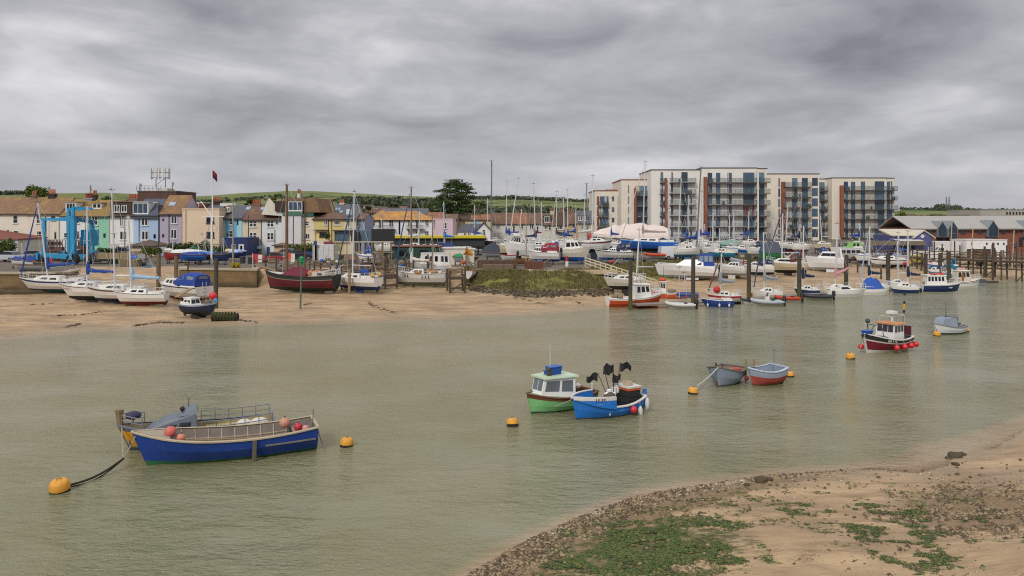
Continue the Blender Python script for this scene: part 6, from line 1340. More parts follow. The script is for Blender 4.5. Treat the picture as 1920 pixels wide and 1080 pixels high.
# ---------------- boats moored in the stream ----------------
GM='boats moored in the river'
def mast_to(b,pxb,pyt,pxt=None,**k):
 """raise a mast whose foot and head are seen at these pixels"""
 x,y=b.o.location.x,b.o.location.y;h=b.o.rotation_euler[2];t=.5+((XA(pxb,y)-x)*math.cos(h))/b.L if abs(math.cos(h))>.3 else .5
 t=min(.9,max(.1,t));yb=y+(t-.5)*b.L*math.sin(h);z=ZA(pyt,yb)-b.o.location.z;zb=k.pop('zb',.3)
 dx=0 if pxt is None else(pxt-pxb)*yb/FP
 return b.mast(t,max(1.0,z-b.sheer(t)-zb),(dx*math.cos(h),-dx*math.sin(h)),zb=zb,**k)
BLU=hullpaint('#153f92',.42,.2,'#5f7396',.4)
b=Boat('workboat','large open blue wooden workboat with pink ball fenders and cream gunwale, nearest the left','boat',246,597,855,203,2.05,0,(1.22,.80,.92),.35,tr=.82,rake=.55,hull=BLU,bands=[(.86,BLU),(1.0,paint('#2c6a45',.5))],bottom=paint('#1d3a2a',.7),rail=paint('#b5a588',.7,.35,3),open_=True,inner=paint('#857a70',.8,.45,2.5,'#6a4a34',.5),group=GM,floor=.1,N=18,pw=1.9)
rb=MB()
for t in np.linspace(.08,.82,11):
 for sg in(1,-1):y=b.hb(t)-.075;rb.path([(b.hx(t,z),sg*(b.hy(t,z)-.075),z)for z in(b.sheer(t)-.03,(b.sheer(t)+.2)/2,.16)],.03,4)
b.part('frames',rb,paint('#b5a894',.8));b.part('stringer',MB().path([(b.hx(t,b.sheer(t)-.35),b.hy(t,b.sheer(t)-.35)-.08,b.sheer(t)-.35)for t in np.linspace(.05,.85,9)],.03,5).path([(b.hx(t,b.sheer(t)-.35),-(b.hy(t,b.sheer(t)-.35)-.08),b.sheer(t)-.35)for t in np.linspace(.05,.85,9)],.03,5),paint('#a39681',.8))
b.part('foredeck',MB().add([(b.tx(.80),-b.hb(.8)*.95,b.sheer(.8)+.0),(b.tx(.8),b.hb(.8)*.95,b.sheer(.8)+.0),(b.tx(.995)-.1,0,b.sheer(1)+.01),(b.tx(.80),-b.hb(.8)*.95,b.sheer(.8)-.05),(b.tx(.8),b.hb(.8)*.95,b.sheer(.8)-.05),(b.tx(.995)-.1,0,b.sheer(1)-.05)],[(0,1,2),(5,4,3),(0,3,4,1),(1,4,5,2),(2,5,3,0)]),paint('#a89c88',.8,.4,3))
b.part('thwart',MB().box(b.tx(.10)-.2,b.tx(.1)+.2,-b.hb(.1)*.93,b.hb(.1)*.93,.62,.67),paint('#8b7f70',.8))
b.part('fender_plank',MB().bar((b.tx(.36),b.hb(.36)+.06,b.sheer(.36)-.02),(b.tx(.36)+.02,b.hb(.36)*.96+.04,-.08),.11,.09),paint('#6d6359',.8));
b.part('scuffed_strake',MB().path([(b.tx(t),b.hy(t,.5)+.02,.50)for t in np.linspace(.015,.3,7)],.035,5),paint('#77706a',.8,.4,3))
b.part('oar',MB().tube((b.tx(.3),-.3,.45),(b.tx(.75),-.45,.6),.03,.03,6),M_WDL)
b.part('sternpost_stick',MB().tube((b.tx(.03),.5,.5),(b.tx(.03)-.05,.55,1.55),.025,.02,5).tube((b.tx(.03),.5,1.1),(b.tx(.05),.75,.9),.015,.015,5),paint('#6d7a70',.6))
FPK=paint('#c9655a',.6,.25,4,'#8d6a5a',.4);FOR=paint('#c98063',.6,.2,3)
def ballf(label,bt,t,y,z,r,mt):
 o=thing('ball_fender',label,'fender',tuple(bt.wl(bt.tx(t),y,z)),30,'ball fenders lying in the blue workboat');MB().ball((0,0,0),r,n=16,m=10).build('body',mt,o,True);MB().path([(0,0,r*.95),(.02,0,r*1.14),(-.02,0,r*1.14)],.03,6).build('eye',plain('#2b3a6d'),o)
ballf('large coral pink ball fender on the bow of the blue workboat',b,.80,.12,b.sheer(.8)+.13,.2,FPK);ballf('smaller orange-pink ball fender beside the large coral one',b,.745,.42,b.sheer(.75)+.0,.15,FOR);ballf('faded peach ball fender near the stern of the blue workboat',b,.17,-.45,.88,.2,paint('#c48a72',.6));ballf('bright red ball fender near the stern of the blue workboat',b,.10,.05,.8,.16,paint('#b52a34',.5));ballf('small pale pink ball fender at the stern corner of the blue workboat',b,.065,.52,.84,.14,paint('#c48d84',.6))
WB=b
GRY=hullpaint('#5f6670',.45,0);YEL=hullpaint('#d0921c',.5,0)
b=Boat('cuddy_boat','grey boat with a yellow bow panel, grey cuddy and pipe rails behind the blue workboat','boat',219,517,831,203,1.9,0,(1.0,.64,.68),.35,tr=.85,rake=.5,hull=GRY,bands=[(.9,GRY),(1.0,paint('#39404a',.5))],bottom='k',rail=paint('#6d727a',.6),open_=True,inner=paint('#a8966b',.8,.35,2),group=GM,floor=.15,N=16,pw=1.8)
f=MB()
for sg in(1,-1):
 pts=[]
 for t in np.linspace(.80,.985,7):
  k=[]
  for q in(.16,.68):
   zs,zb=b.sheer(t),b.keelz(t);ex=2.6-1.5*max(0,(t-.35)/.65);wt=max(0,(t-.62)/.38)**1.6;k.append((b.L*(t-.5)-b.rake*q*wt,sg*(b.hb(t)*(1-q**ex)+.012),zs-q*(zs-zb)))
  pts.append(k)
 f.loft([[p[0],p[1]]for p in pts],False,False)
b.part('yellow_panel',f,YEL);b.cabin(.50,.83,.42,paint('#5f6772',.4,.2,2),.8,.75,.12,.74,[(.14,.42),(.48,.74)],front=0,name='cuddy',wv=(.25,.62),h1=.26)
b.part('wheelhouse_top',MB().hexa([(b.tx(.50),-.55,b.ctop),(b.tx(.62),-.5,b.ctop-.06),(b.tx(.62),.5,b.ctop-.06),(b.tx(.50),.55,b.ctop)],[(b.tx(.51),-.42,b.ctop+.2),(b.tx(.56),-.38,b.ctop+.18),(b.tx(.56),.38,b.ctop+.18),(b.tx(.51),.42,b.ctop+.2)]),paint('#666e78',.4))
b.part('searchlight',MB().ball((b.tx(.6),.15,b.ctop+.16),.09).tube((b.tx(.6),.15,b.ctop),(b.tx(.6),.15,b.ctop+.1),.03).tube((b.tx(.56),-.1,b.ctop),(b.tx(.56),-.1,b.ctop+.5),.018,.012,5),M_BLK)
for sg in(1,-1):
 for lo,hi_ in((.02,.48),(.84,.97)):
  r=MB();tt=np.linspace(lo,hi_,6 if hi_<.5 else 3)
  for t in tt:r.tube((b.tx(t),b.hb(t)*.95*sg,b.sheer(t)),(b.tx(t),b.hb(t)*.95*sg,b.sheer(t)+.4),.018,.018,5)
  for k in(.4,.2):r.path([(b.tx(t),b.hb(t)*.95*sg,b.sheer(t)+k)for t in tt],.02,5)
  if sg>0 and lo<.5:r.path([(b.tx(.02),b.hb(.02)*.95,b.sheer(0)+.4),(b.tx(.02),-b.hb(.02)*.95,b.sheer(0)+.4)],.02,5)
  b.part('pipe_rail',r,plain('#85898c',.5,.5))
b.part('bow_post',MB().path([(b.tx(.975),0,b.sheer(.97)-.1),(b.tx(.985),0,b.sheer(.97)+.4),(b.tx(.985),0,b.sheer(.97)+.58)],[.1,.12,.16],8),paint('#8a7355',.9,.4,5));b.part('bow_bundle',MB().ball((b.tx(.9),.1,b.sheer(.9)+.42),.2,1.4,1,.8),paint('#2d2f4d',.7));b.part('bench',MB().box(b.tx(.05),b.tx(.45),b.hb(.3)*.45,b.hb(.3)*.8,.42,.48).box(b.tx(.05),b.tx(.45),-b.hb(.3)*.85,-b.hb(.3)*.5,.42,.48),paint('#b5a376',.8));b.part('white_sacks',MB().ball((b.tx(.1),.2,.6),.3,1.3,1,.7).ball((b.tx(.2),-.1,.56),.25,1.2,1,.7),plain('#c9c5ba',.8))
CB=b
GRN=hullpaint('#84c683',.45,.24,'#c9d3c0',.25);
b=Boat('wheelhouse_boat','pale green boat with a white wheelhouse and blue boxes on its roof','boat',987,1122,766,215,1.75,0,(.92,.64,.66),.35,tr=.72,rake=.3,hull=GRN,bands=[(.22,paint('#6a4128',.6)),(.92,GRN),(1.0,paint('#27583f',.6))],bottom='g',rail=paint('#6d3f26',.6),open_=True,inner=paint('#5d4533',.8,.4,3),group=GM,floor=.12,N=14)
b.part('foredeck',MB().add([(b.tx(.45),-b.hb(.45)*.96,b.sheer(.45)),(b.tx(.45),b.hb(.45)*.96,b.sheer(.45)),(b.tx(.72),b.hb(.72)*.96,b.sheer(.72)),(b.tx(.985),0,b.sheer(1)),(b.tx(.72),-b.hb(.72)*.96,b.sheer(.72))],[(0,1,2,3,4)]),paint('#8fae8c',.6))
c=b.cabin(.40,.86,.70,paint('#e4e3df',.35,.1),.86,.22,-.05,.88,[(.08,.42),(.5,.92)],front=2,roof=paint('#bccfb2',.5,.2),over=.12,name='wheelhouse',wv=(.34,.86),gl=glass('#5d656c',.08),h1=.72)
b.part('aerial',MB().tube((b.tx(.66),.1,b.ctop),(b.tx(.66),.1,b.ctop+1.5),.018,.010,5),plain('#d9d8d4'));b.part('roof_winch',MB().cbox((b.tx(.7),.2,b.ctop+.2),(.14,.14,.3)).ball((b.tx(.71),.2,b.ctop+.38),.1),paint('#4b4430',.7));b.part('porthole',MB().path([(b.tx(.855),-.33,b.sheer(.86)+.12),(b.tx(.86)+.03,-.33,b.sheer(.86)+.12)],.07,10),plain('#a8a08a',.4,.6));b.part('buoy_stove',MB().ball((b.tx(.12),-.3,.8),.13).tube((b.tx(.05),.4,.5),(b.tx(.05),.4,1.0),.05),plain('#c9c4ba'))
bw=b.wl(b.tx(.6),0,b.ctop+.09)
for i,(dx,dz,ln,lb)in enumerate(((0,0,.68,'lower blue fish box on the roof of the green boat'),(.05,.19,.62,'upper blue fish box on the roof of the green boat'))):
 o=thing('fish_box',lb,'fish box',(bw.x+dx,bw.y,bw.z+dz),35,'blue fish boxes on the wheelhouse roof');MB().box(-ln/2,ln/2,-.2,.2,0,.15).build('body',paint('#1d4a9a',.5),o);m=MB().box(-ln/2-.03,ln/2+.03,-.23,.23,.153,.185)
 m.build('rim',paint('#2a5db0',.5),o)
GB_=b
BL2=hullpaint('#2173ca',.4,0,'#b9c3cc',.5);WHT=paint('#d3d1cb',.5)
b=Boat('potting_boat','bright blue potting boat with black flags, white floats and a stack of pots','boat',1073,1212,777,212,1.6,0,(.98,.50,.68),.35,tr=.6,rake=.22,hull=BL2,bands=[(.95,BL2),(1.0,paint('#3d4a3a',.6))],bottom='g',rail=WHT,open_=True,inner=paint('#8a8478',.8,.4,3),group=GM,floor=.1,N=16)
b.part('foredeck',MB().add([(b.tx(.6),-b.hb(.6)*.96,b.sheer(.6)+.02),(b.tx(.6),b.hb(.6)*.96,b.sheer(.6)+.02),(b.tx(.8),b.hb(.8)*.96,b.sheer(.8)),(b.tx(.985),0,b.sheer(1)),(b.tx(.8),-b.hb(.8)*.96,b.sheer(.8))],[(0,1,2,3,4)]),paint('#bfbab0',.6));b.part('bulkhead',MB().box(b.tx(.6)-.03,b.tx(.6),-b.hb(.6)*.9,b.hb(.6)*.9,.15,b.sheer(.6)+.01),WHT)
b.fender(.30,1,.3,.16,paint('#c4282e',.4));b.fender(.16,1,.1,.11,plain('#c9c7c0'),2.4);b.fender(.015,1,.35,.11,plain('#c9c7c0'),2.6);b.part('outboard_motor',MB().path([(-b.L/2-.1,.25,.95),(-b.L/2-.12,.25,.6),(-b.L/2-.1,.25,.1)],[.09,.12,.05],7),paint('#2f6db5',.5));b.part('name_marks',MB().box(b.tx(.78),b.tx(.81),-.0,.01,.0,.01),WHT)
for i,t in enumerate((.70,.725,.765,.79)):
 y=b.hb(t)+.085;z=.90;MB().cbox((b.tx(t),y+.005,z),(.055,.03,.08)).build('registration_mark',plain(('#8d2f22','#6d3a22','#24463a','#8d2f22')[i]),b.o)
for sg in(1,-1):
 q=MB();c9=MB();rw=[]
 for t in np.linspace(.53,.985,9):q0=(b.tx(t)+.02,sg*(b.hb(t)+.062),b.sheer(t)-.07);z9=max(b.sheer(t)+.02,.94+.14*(t-.53));rw.append([q0,(b.tx(t)+.05,sg*(b.hb(t)+.064),z9),(b.tx(t)+.05,sg*max(0,b.hb(t)-.02),z9),(b.tx(t),sg*max(0,b.hb(t)-.03),b.sheer(t)-.05)])
 q.loft(rw,True);b.part('bow_bulwark',q,BL2);c9.loft([[(r9[1][0],r9[1][1]+sg*.012,r9[1][2]-.12),(r9[1][0],r9[1][1]+sg*.014,r9[1][2]+.03),(r9[2][0],r9[2][1]-sg*.02,r9[2][2]+.03),(r9[2][0],r9[2][1]-sg*.02,r9[2][2]+.003)]for r9 in rw],True);b.part('bulwark_cap',c9,WHT)
hauler=b.part('pot_hauler',MB().tube((b.tx(.48),.1,.2),(b.tx(.48),.1,.95),.09,.08,8).ball((b.tx(.48),.1,.8),.25,1.2,.9,.8),paint('#5a5048',.8,.4,4))
o=thing('pot_stack','stack of black lobster pots topped with orange and white boxes in the blue potting boat','pot stack',tuple(b.wl(b.tx(.17),0,.15)),212)
for i in range(3):MB().box(-.34,.34,-.42,.42,i*.28,i*.28+.25).build('pot',paint('#25262a',.9,.5,9),o)
MB().box(-.36,.36,-.44,.44,.84,.94).build('orange_lid',paint('#c4562c',.6),o);MB().box(-.38,.38,-.46,.46,.943,1.02).build('white_lid',paint('#cfcac0',.6),o);MB().path([(.2*math.cos(a)+.05,.2*math.sin(a),1.05+.0025*i)for i,a in enumerate(np.linspace(0,18,40))],.03,5).build('rope_coil',paint('#b5a58d',.9),o)
dn=0
for pxt,pyt,fl,lb in((1121,700,(-.38,-.02,.5),'black dan flag pointing left, lowest of the bunch on the blue potting boat'),(1132,689,(.12,.35,.5),'curled black dan flag second from the left on the blue potting boat'),(1149,703,(.1,.35,.3),'limp black dan flag low in the middle of the bunch'),(1150,683,(-.12,.3,.5),'narrow black dan flag in the middle of the bunch'),(1163,679,(.35,.06,.5),'largest black dan flag flying highest at the right of the bunch')):
 p0=b.wl(b.tx(.44-.03*dn),.15-.1*dn,.25);q=Q(pxt,pyt,p0.y-.1+.1*dn);d=q-p0;o=thing('dan_buoy',lb,'dan buoy',tuple(p0),group='dan buoys in the blue potting boat')
 MB().tube((0,0,0),d,.024,.02,6).build('pole',paint('#4d453a',.6),o);MB().path([d*.28,d*.3,d*.45,d*.47],[.04,.11,.11,.04],9).build('float',plain('#e0ddd6',.6),o)
 fm=MB();w=Vector((fl[0],0,0));u=d.normalized();rows=[]
 wv=1.0 if fl[0]>0 else-1.0;W_=.66 if abs(fl[0])>.3 else .5;Hh=.38
 for i in range(7):f_=i/6;off=Vector((wv*W_*f_*(1-.25*f_),.10*math.sin(f_*6+dn),-.14*f_**1.6+.05*math.sin(f_*7+dn)+fl[1]*.35*f_));s_=1-.35*f_;rows.append([d+off,d+off-Vector((.02,0,Hh*s_))])
 fm.loft(rows,False,False);fm.build('flag',paint('#1b1b1f',.8),o,fix=False);dn+=1
PB=b
GR5=hullpaint('#8794a4',.5,.2,'#6d7682',.4)
b=Boat('rowing_boat','plain blue-grey open boat facing the camera, left of the red-bottomed one','boat',1330,1399,719,234,1.72,0,(1.08,.74,.74),.3,tr=.8,rake=.25,hull=GR5,bottom='k',rail=paint('#6d6257',.7),open_=True,inner=paint('#8d8377',.8,.4,3),group=GM,floor=.12,N=14)
b.part('stem_iron',MB().bar((b.tx(1)-.13,0,.0),(b.tx(1)-.0,0,.38),.05,.05),paint('#6d4632',.7));b.part('bitts',MB().tube((b.tx(.9),-.12,.9),(b.tx(.9),-.12,1.22),.05).tube((b.tx(.88),.2,.9),(b.tx(.88),.2,1.2),.05),M_WDD);b.part('thwart',MB().box(b.tx(.35),b.tx(.44),-.7,.7,.5,.55).box(b.tx(.62),b.tx(.7),-.6,.6,.6,.65),M_WDL);b.part('red_tub',MB().path([(b.tx(.25),.35,.3),(b.tx(.25),.35,.75)],[.25,.3],10),paint('#b04a35',.7));b.part('planks',MB().bar((b.tx(.3),-.5,.75),(b.tx(.75),-.2,.85),.2,.05).bar((b.tx(.2),.1,.7),(b.tx(.6),.3,.78),.18,.05),M_WDL)
TB=b
RD6=hullpaint('#ad4a42',.6,.17,'#d8aaa2',.8)
b=Boat('rowing_boat','small pale grey open boat with a scuffed red lower hull','boat',1404,1478,720,205,1.45,0,(.92,.74,.88),.25,tr=.85,rake=.28,hull=paint('#98a3b3',.5),bands=[(.42,paint('#98a3b3',.5)),(1.0,RD6)],bottom=RD6,rail=paint('#b5bfcc',.5),open_=True,inner=paint('#8d99ab',.6,.25,3),group=GM,floor=.15,N=14)
b.part('thwart',MB().box(b.tx(.15),b.tx(.28),-.55,.55,.45,.5).box(b.tx(.5),b.tx(.58),-.6,.6,.42,.47),paint('#8391a5',.6));b.part('bowl',MB().path([(b.tx(.3),.1,.2),(b.tx(.3),.1,.45)],[.2,.28],10),paint('#a89b80',.7));b.part('light_pole',MB().tube((b.tx(.02),-.35,.5),(b.tx(.02),-.35,1.65),.025,.02,6).ball((b.tx(.02),-.35,1.68),.07),plain('#6d7890'));b.fender(.9,-1,.3,.12,paint('#8d1d2c',.5))
for px,t,lb in((1398,.98,'left of the two brown stakes between the grey tenders'),(1413,.86,'right of the two brown stakes between the grey tenders')):
 q=Q(px,673,b.o.location.y+.6);o=thing('stake',lb,'stake',(q.x,q.y,.0),group='stakes between the tenders');MB().tube((0,0,-1.5),(0,0,q.z),.055,.05,7).build('post',M_WDL,o)
RB_=b
BUR=hullpaint('#741a2a',.4,0,'#8d4a52',.3);
b=Boat('fishing_boat','burgundy fishing boat with an orange-roofed wheelhouse and red ball fenders','boat',1621,1714,657,212,2.15,0,(1.28,.82,.88),.4,tr=.8,rake=.3,hull=BUR,bands=[(.27,paint('#26262a',.5)),(.34,plain('#cfcac0')),(.82,BUR),(1.0,plain('#d0ccc4'))],bottom='r',rail=plain('#cfcac0'),open_=True,inner=paint('#4f5358',.8,.3,3),group=GM,floor=.3,N=14,pw=1.8)
c=b.cabin(.17,.47,.92,paint('#e2e0da',.35,.1),.62,.12,.05,.92,[(.06,.28),(.36,.6),(.68,.94)],front=3,roof=paint('#cf8a55',.5,.2),over=.14,name='wheelhouse',wv=(.5,.88),gl=glass('#3a2f33',.08))
b.part('stem_band',MB().bar((b.tx(1)-.29,0,0),(b.tx(1)+.02,0,1.02),.1,.06),plain('#d0ccc4'));zt=b.ctop
b.part('gantry',MB().path([(b.tx(.12),-.5,zt+.08),(b.tx(.12),-.5,zt+.55),(b.tx(.12),.5,zt+.55),(b.tx(.12),.5,zt+.08)],.03,6).path([(b.tx(.42),-.5,zt+.08),(b.tx(.42),-.45,zt+.5),(b.tx(.42),.45,zt+.5),(b.tx(.42),.5,zt+.08)],.03,6).bar((b.tx(.12),.45,zt+.52),(b.tx(.42),.42,zt+.5),.04),plain('#c4c4c0',.4,.4));b.part('radar',MB().cbox((b.tx(.27),0,zt+.72),(.5,.5,.18)).tube((b.tx(.27),0,zt+.1),(b.tx(.27),0,zt+.65),.06),plain('#d9d8d4'))
m=MB().tube((b.tx(.06),.3,zt),(b.tx(.06)-.1,.3,zt+1.9),.03,.02,6);b.part('signal_mast',m,plain('#8a7a3d'));[b.part('signal_shape',MB().ball((b.tx(.06)-d,.3,zt+z),.09),M_BLK)for d,z in((.02,.75),(.06,1.35),(.1,1.9))];b.part('yellow_floats',MB().path([(b.tx(.06)-.03,.3,zt+.9),(b.tx(.06)-.05,.3,zt+1.25)],.08,8),paint('#c99a2c',.6))
b.part('side_panel',MB().box(b.tx(.05)-.08,b.tx(.05),.3,.75,.95,1.55),paint('#5a1d28',.6));b.part('bow_hoop',MB().path([(b.tx(.72),-.6,1.0),(b.tx(.74),-.5,1.75),(b.tx(.74),.5,1.75),(b.tx(.72),.6,1.0)],.03,6).bar((b.tx(.74),0,1.75),(b.tx(.92),0,1.1),.04),plain('#4b4d50'));b.part('light_head',MB().ball((b.tx(.88),-.1,2.05),.16).tube((b.tx(.9),0,1.2),(b.tx(.88),-.1,2.0),.025),paint('#3d4a3a',.6));b.part('nets',MB().ball((b.tx(.6),.1,.75),.45,1.2,1.3,.6).ball((b.tx(.58),-.4,.7),.35,1.2,1,.7),paint('#5d6d73',.9,.5,6))
o=thing('fish_bin','blue plastic bin on the bow of the burgundy fishing boat','bin',tuple(b.wl(b.tx(.93),0,b.sheer(.93)+.03)),212);MB().hexa([(-.26,-.18,0),(.26,-.18,0),(.26,.18,0),(-.26,.18,0)],[(-.32,-.22,.22),(.32,-.22,.22),(.32,.22,.22),(-.32,.22,.22)]).build('body',paint('#1d4fa0',.5),o);MB().box(-.35,.35,-.25,.25,.222,.25).build('rim',paint('#2a61b8',.5),o)
for t,sg in((.97,-1),(.62,1),(.42,1),(.22,1),(.03,1)):b.fender(t,sg,.38,.19,paint('#d0252b',.35,.1))
def hull_text(b,txt,t,size,col,fz=.1,tilt=0,sg=1):
 z=b.sheer(t)-fz;y=b.hb(t)*sg;dx=b.L*.02;sl=math.atan2((b.hb(t+.02)-b.hb(t-.02))*sg,b.L*.04)
 return lettering(txt,size,plain(col),b.o,(b.tx(t),y+.02*sg,z),(R(90),0,(math.pi+sl)if sg>0 else sl))
hull_text(b,'SM 112',.66,.26,'#d6d4ce',.14)
FB=b
b=Boat('cabin_boat','small white boat with a grey cabin moored farthest right in the river','boat',1751,1815,625,207,1.7,0,(.85,.55,.55),.35,tr=.7,rake=.3,hull=paint('#dcdfe0',.4),bands=[(.80,paint('#dcdfe0',.4)),(1.0,paint('#1f5a5f',.6))],bottom='t',rail=paint('#7d8287',.6),open_=True,inner=paint('#8d8d8a',.7),group=GM,N=12)
b.cabin(.42,.86,.48,paint('#8b95a3',.45),.85,.3,.0,.8,[],name='cabin');b.part('dark_awning',MB().hexa([(b.tx(.40),-.62,.55),(b.tx(.43),-.62,.55),(b.tx(.43),.62,.55),(b.tx(.40),.62,.55)],[(b.tx(.36),-.55,1.25),(b.tx(.43),-.55,1.25),(b.tx(.43),.55,1.25),(b.tx(.36),.55,1.25)]),paint('#4f5a66',.7));b.part('aerial',MB().tube((b.tx(.55),0,1.1),(b.tx(.55),0,2.4),.025,.015,5),M_BLK);b.part('stern_gear',MB().cbox((b.tx(.2),0,.6),(.5,.6,.3)).bar((b.tx(.05),-.4,.55),(b.tx(.3),-.4,.75),.08),paint('#4f4a44',.8))
b.part('engine_box',MB().cbox((b.tx(.12),.1,.45),(.5,.5,.4)),paint('#9a968e',.7));EB=b
buoy('big yellow mooring buoy with a weedy waterline at the far lower left',112,921,.30,(9,-6),1);buoy('yellow mooring buoy alone to the right of the blue workboat',650,836,.25,(2,3),2);buoy('yellow mooring buoy off the bow of the pale green boat',961,798,.25,(6,14),3);buoy('yellow mooring buoy roped to the blue-grey tender',1299.5,738,.25,(4,-5),4);buoy('yellow mooring buoy behind the stern of the red-bottomed tender',1481,706,.22,(3,2),5);buoy('yellow mooring buoy left of the burgundy fishing boat',1594.5,672.5,.27,(8,6),6);buoy('yellow mooring buoy at the bow of the small white grey-cabin boat',1757,629.5,.26,(3,5),7);buoy('yellow mooring buoy at the stern of the small white grey-cabin boat',1811,622,.24,(4,-6),8)
bp=lambda px,py,z=.25:P(px,py,0)+Vector((0,0,z))
W_ROPE=paint('#2f3020',.95,.4,8)
rope('thick weed-hung mooring chain from the lower left buoy to the blue workboat',bp(128,917,.12),WB.wl(WB.tx(.985),.1,.35)+Vector((-.3,-.1,0)),.14,.038,W_ROPE);rope('thinner weedy strand twisted beside the mooring chain of the blue workboat',bp(127,918,.08),WB.wl(WB.tx(.985),.1,.3)+Vector((-.34,-.12,0)),.2,.022,W_ROPE);rope('tan rope dropping from the bow of the blue workboat',WB.wl(WB.tx(.97),.05,WB.sheer(.97)),WB.wl(WB.tx(.985),.1,.35)+Vector((-.3,-.1,.02)),.04,.025,paint('#a3947a',.9));rope('tan rope dropping from the bow of the grey cuddy boat',CB.wl(CB.tx(.97),.05,CB.sheer(.97)),WB.wl(WB.tx(.985),.1,.35)+Vector((-.32,-.1,.04)),.1,.022,paint('#a3947a',.9))
rope('rope hanging from the stern of the blue workboat into the water',WB.wl(WB.tx(.0),.5,.9),WB.wl(WB.tx(.0)-.45,.6,-.05),.3,.02);rope('mooring rope from its buoy to the bow of the pale green boat',bp(972,793,.2),GB_.wl(GB_.tx(.99),0,.85),.06,.02);rope('bow rope slanting from the blue potting boat across the green hull',PB.wl(PB.tx(.97),.1,.98),GB_.wl(GB_.tx(.72),.7,.35),.02,.014,plain('#b9b4a8'))
rope('upper pale rope from the blue-grey tender to its buoy',bp(1307,733,.25),TB.wl(TB.tx(.97),.1,1.08),.06,.03,plain('#b5b2a8'));rope('lower dark rope from the blue-grey tender to its buoy',bp(1309,736,.12),TB.wl(TB.tx(.97),-.1,.85),.12,.025,plain('#77726a'));rope('mooring rope from its buoy to the bow of the burgundy fishing boat',bp(1603,668,.2),FB.wl(FB.tx(.985),0,1.25),.35,.02,paint('#a39a80',.8));rope('rope from its buoy to the bow of the small white grey-cabin boat',bp(1757,628,.3),EB.wl(EB.tx(.98),0,.8),.02,.02)
# ---------------- boats on the left mud ----------------
GL='boats dried out on the mud';GY='boats laid up in the boatyard';GPN='boats along the pontoon';GJ='boats by the right-hand jetties'
WH=paint('#e2dfd8',.35,.16,2);WH2=paint('#d6d3ca',.4,.18,2);CRM=paint('#cdbfa0',.45,.2,2);NAV=paint('#1c2f5c',.4,.25,2);BLS=paint('#1f5aa8',.45,.25,2);TEA=paint('#27768f',.45,.25,2);MAR=hullpaint('#651c2a',.5,.25,'#8d7a6d',.3);REDS=paint('#a3282c',.45,.2,2);ORG=paint('#c4531f',.45,.2,2);GRYH=paint('#8d9296',.5,.2,2);BLKH=paint('#22242a',.5,.2,2);GRNH=paint('#3f6d5f',.5,.2,2)
CVB=paint('#1c3f8f',.8,.2,3);CVN=paint('#1b2547',.8,.2,3);CVL=paint('#93b3cf',.8,.2,3);CVG=paint('#8d949c',.8,.2,3);CVW=paint('#cfcac0',.8,.2,3);CVR=paint('#7d1726',.8,.2,3);CVGR=paint('#1f6a3d',.8,.25,3);CVD=paint('#39424f',.8,.25,2);CVS=paint('#2f4f7d',.8,.25,2)
def bands_stripe(base,st,a=.0,b=.22):return([(b,st),(1.0,base)]if a==0 else[(a,base),(b,st),(1.0,base)])
def yacht(label,px0,px1,py,head=180,hull=None,bottom='k',stripe=None,mast=None,cover=None,jib=None,z=None,lift=.0,twin=False,fb=(1.0,.72,.75),draft=.45,beam=.34,coach=True,heel=0,group=GL,rake=.55,rails=True,cat='yacht',life=False,boom=.42,mt=None,yfix=None,cockpit=True,tr=.7,cradle=False,nm='yacht',bup=0,coach_mt=None,bh=1.0):
 hull=hull or WH;b=Boat(nm,label,cat,px0,px1,py,head,beam,z,fb,draft,lift,tr,rake,hull=hull,bands=bands_stripe(hull,*stripe)if isinstance(stripe,tuple)else([(.2,stripe),(1.0,hull)]if stripe else None),bottom=bottom,rail=None,group=group,heel=heel,N=10,yfix=yfix)
 if coach:b.coach(mt=coach_mt)
 if cockpit:b.cockpit()
 if rails:b.rails(life=life)
 if mast:
  for k,m in enumerate(mast if isinstance(mast,list)else[mast]):mast_to(b,m[0],m[1],m[2]if len(m)>2 else None,cover=cover if k==0 else None,jib=jib if k==0 else None,mt=m[3]if len(m)>3 else mt,boom=boom if k==0 else 0,r=.085 if len(m)<=4 else m[4],bup=bup,bh=bh)
 if lift>.05 or(z is None and not cradle):b.keel(twin)
 if cradle:b.cradle()
 return b
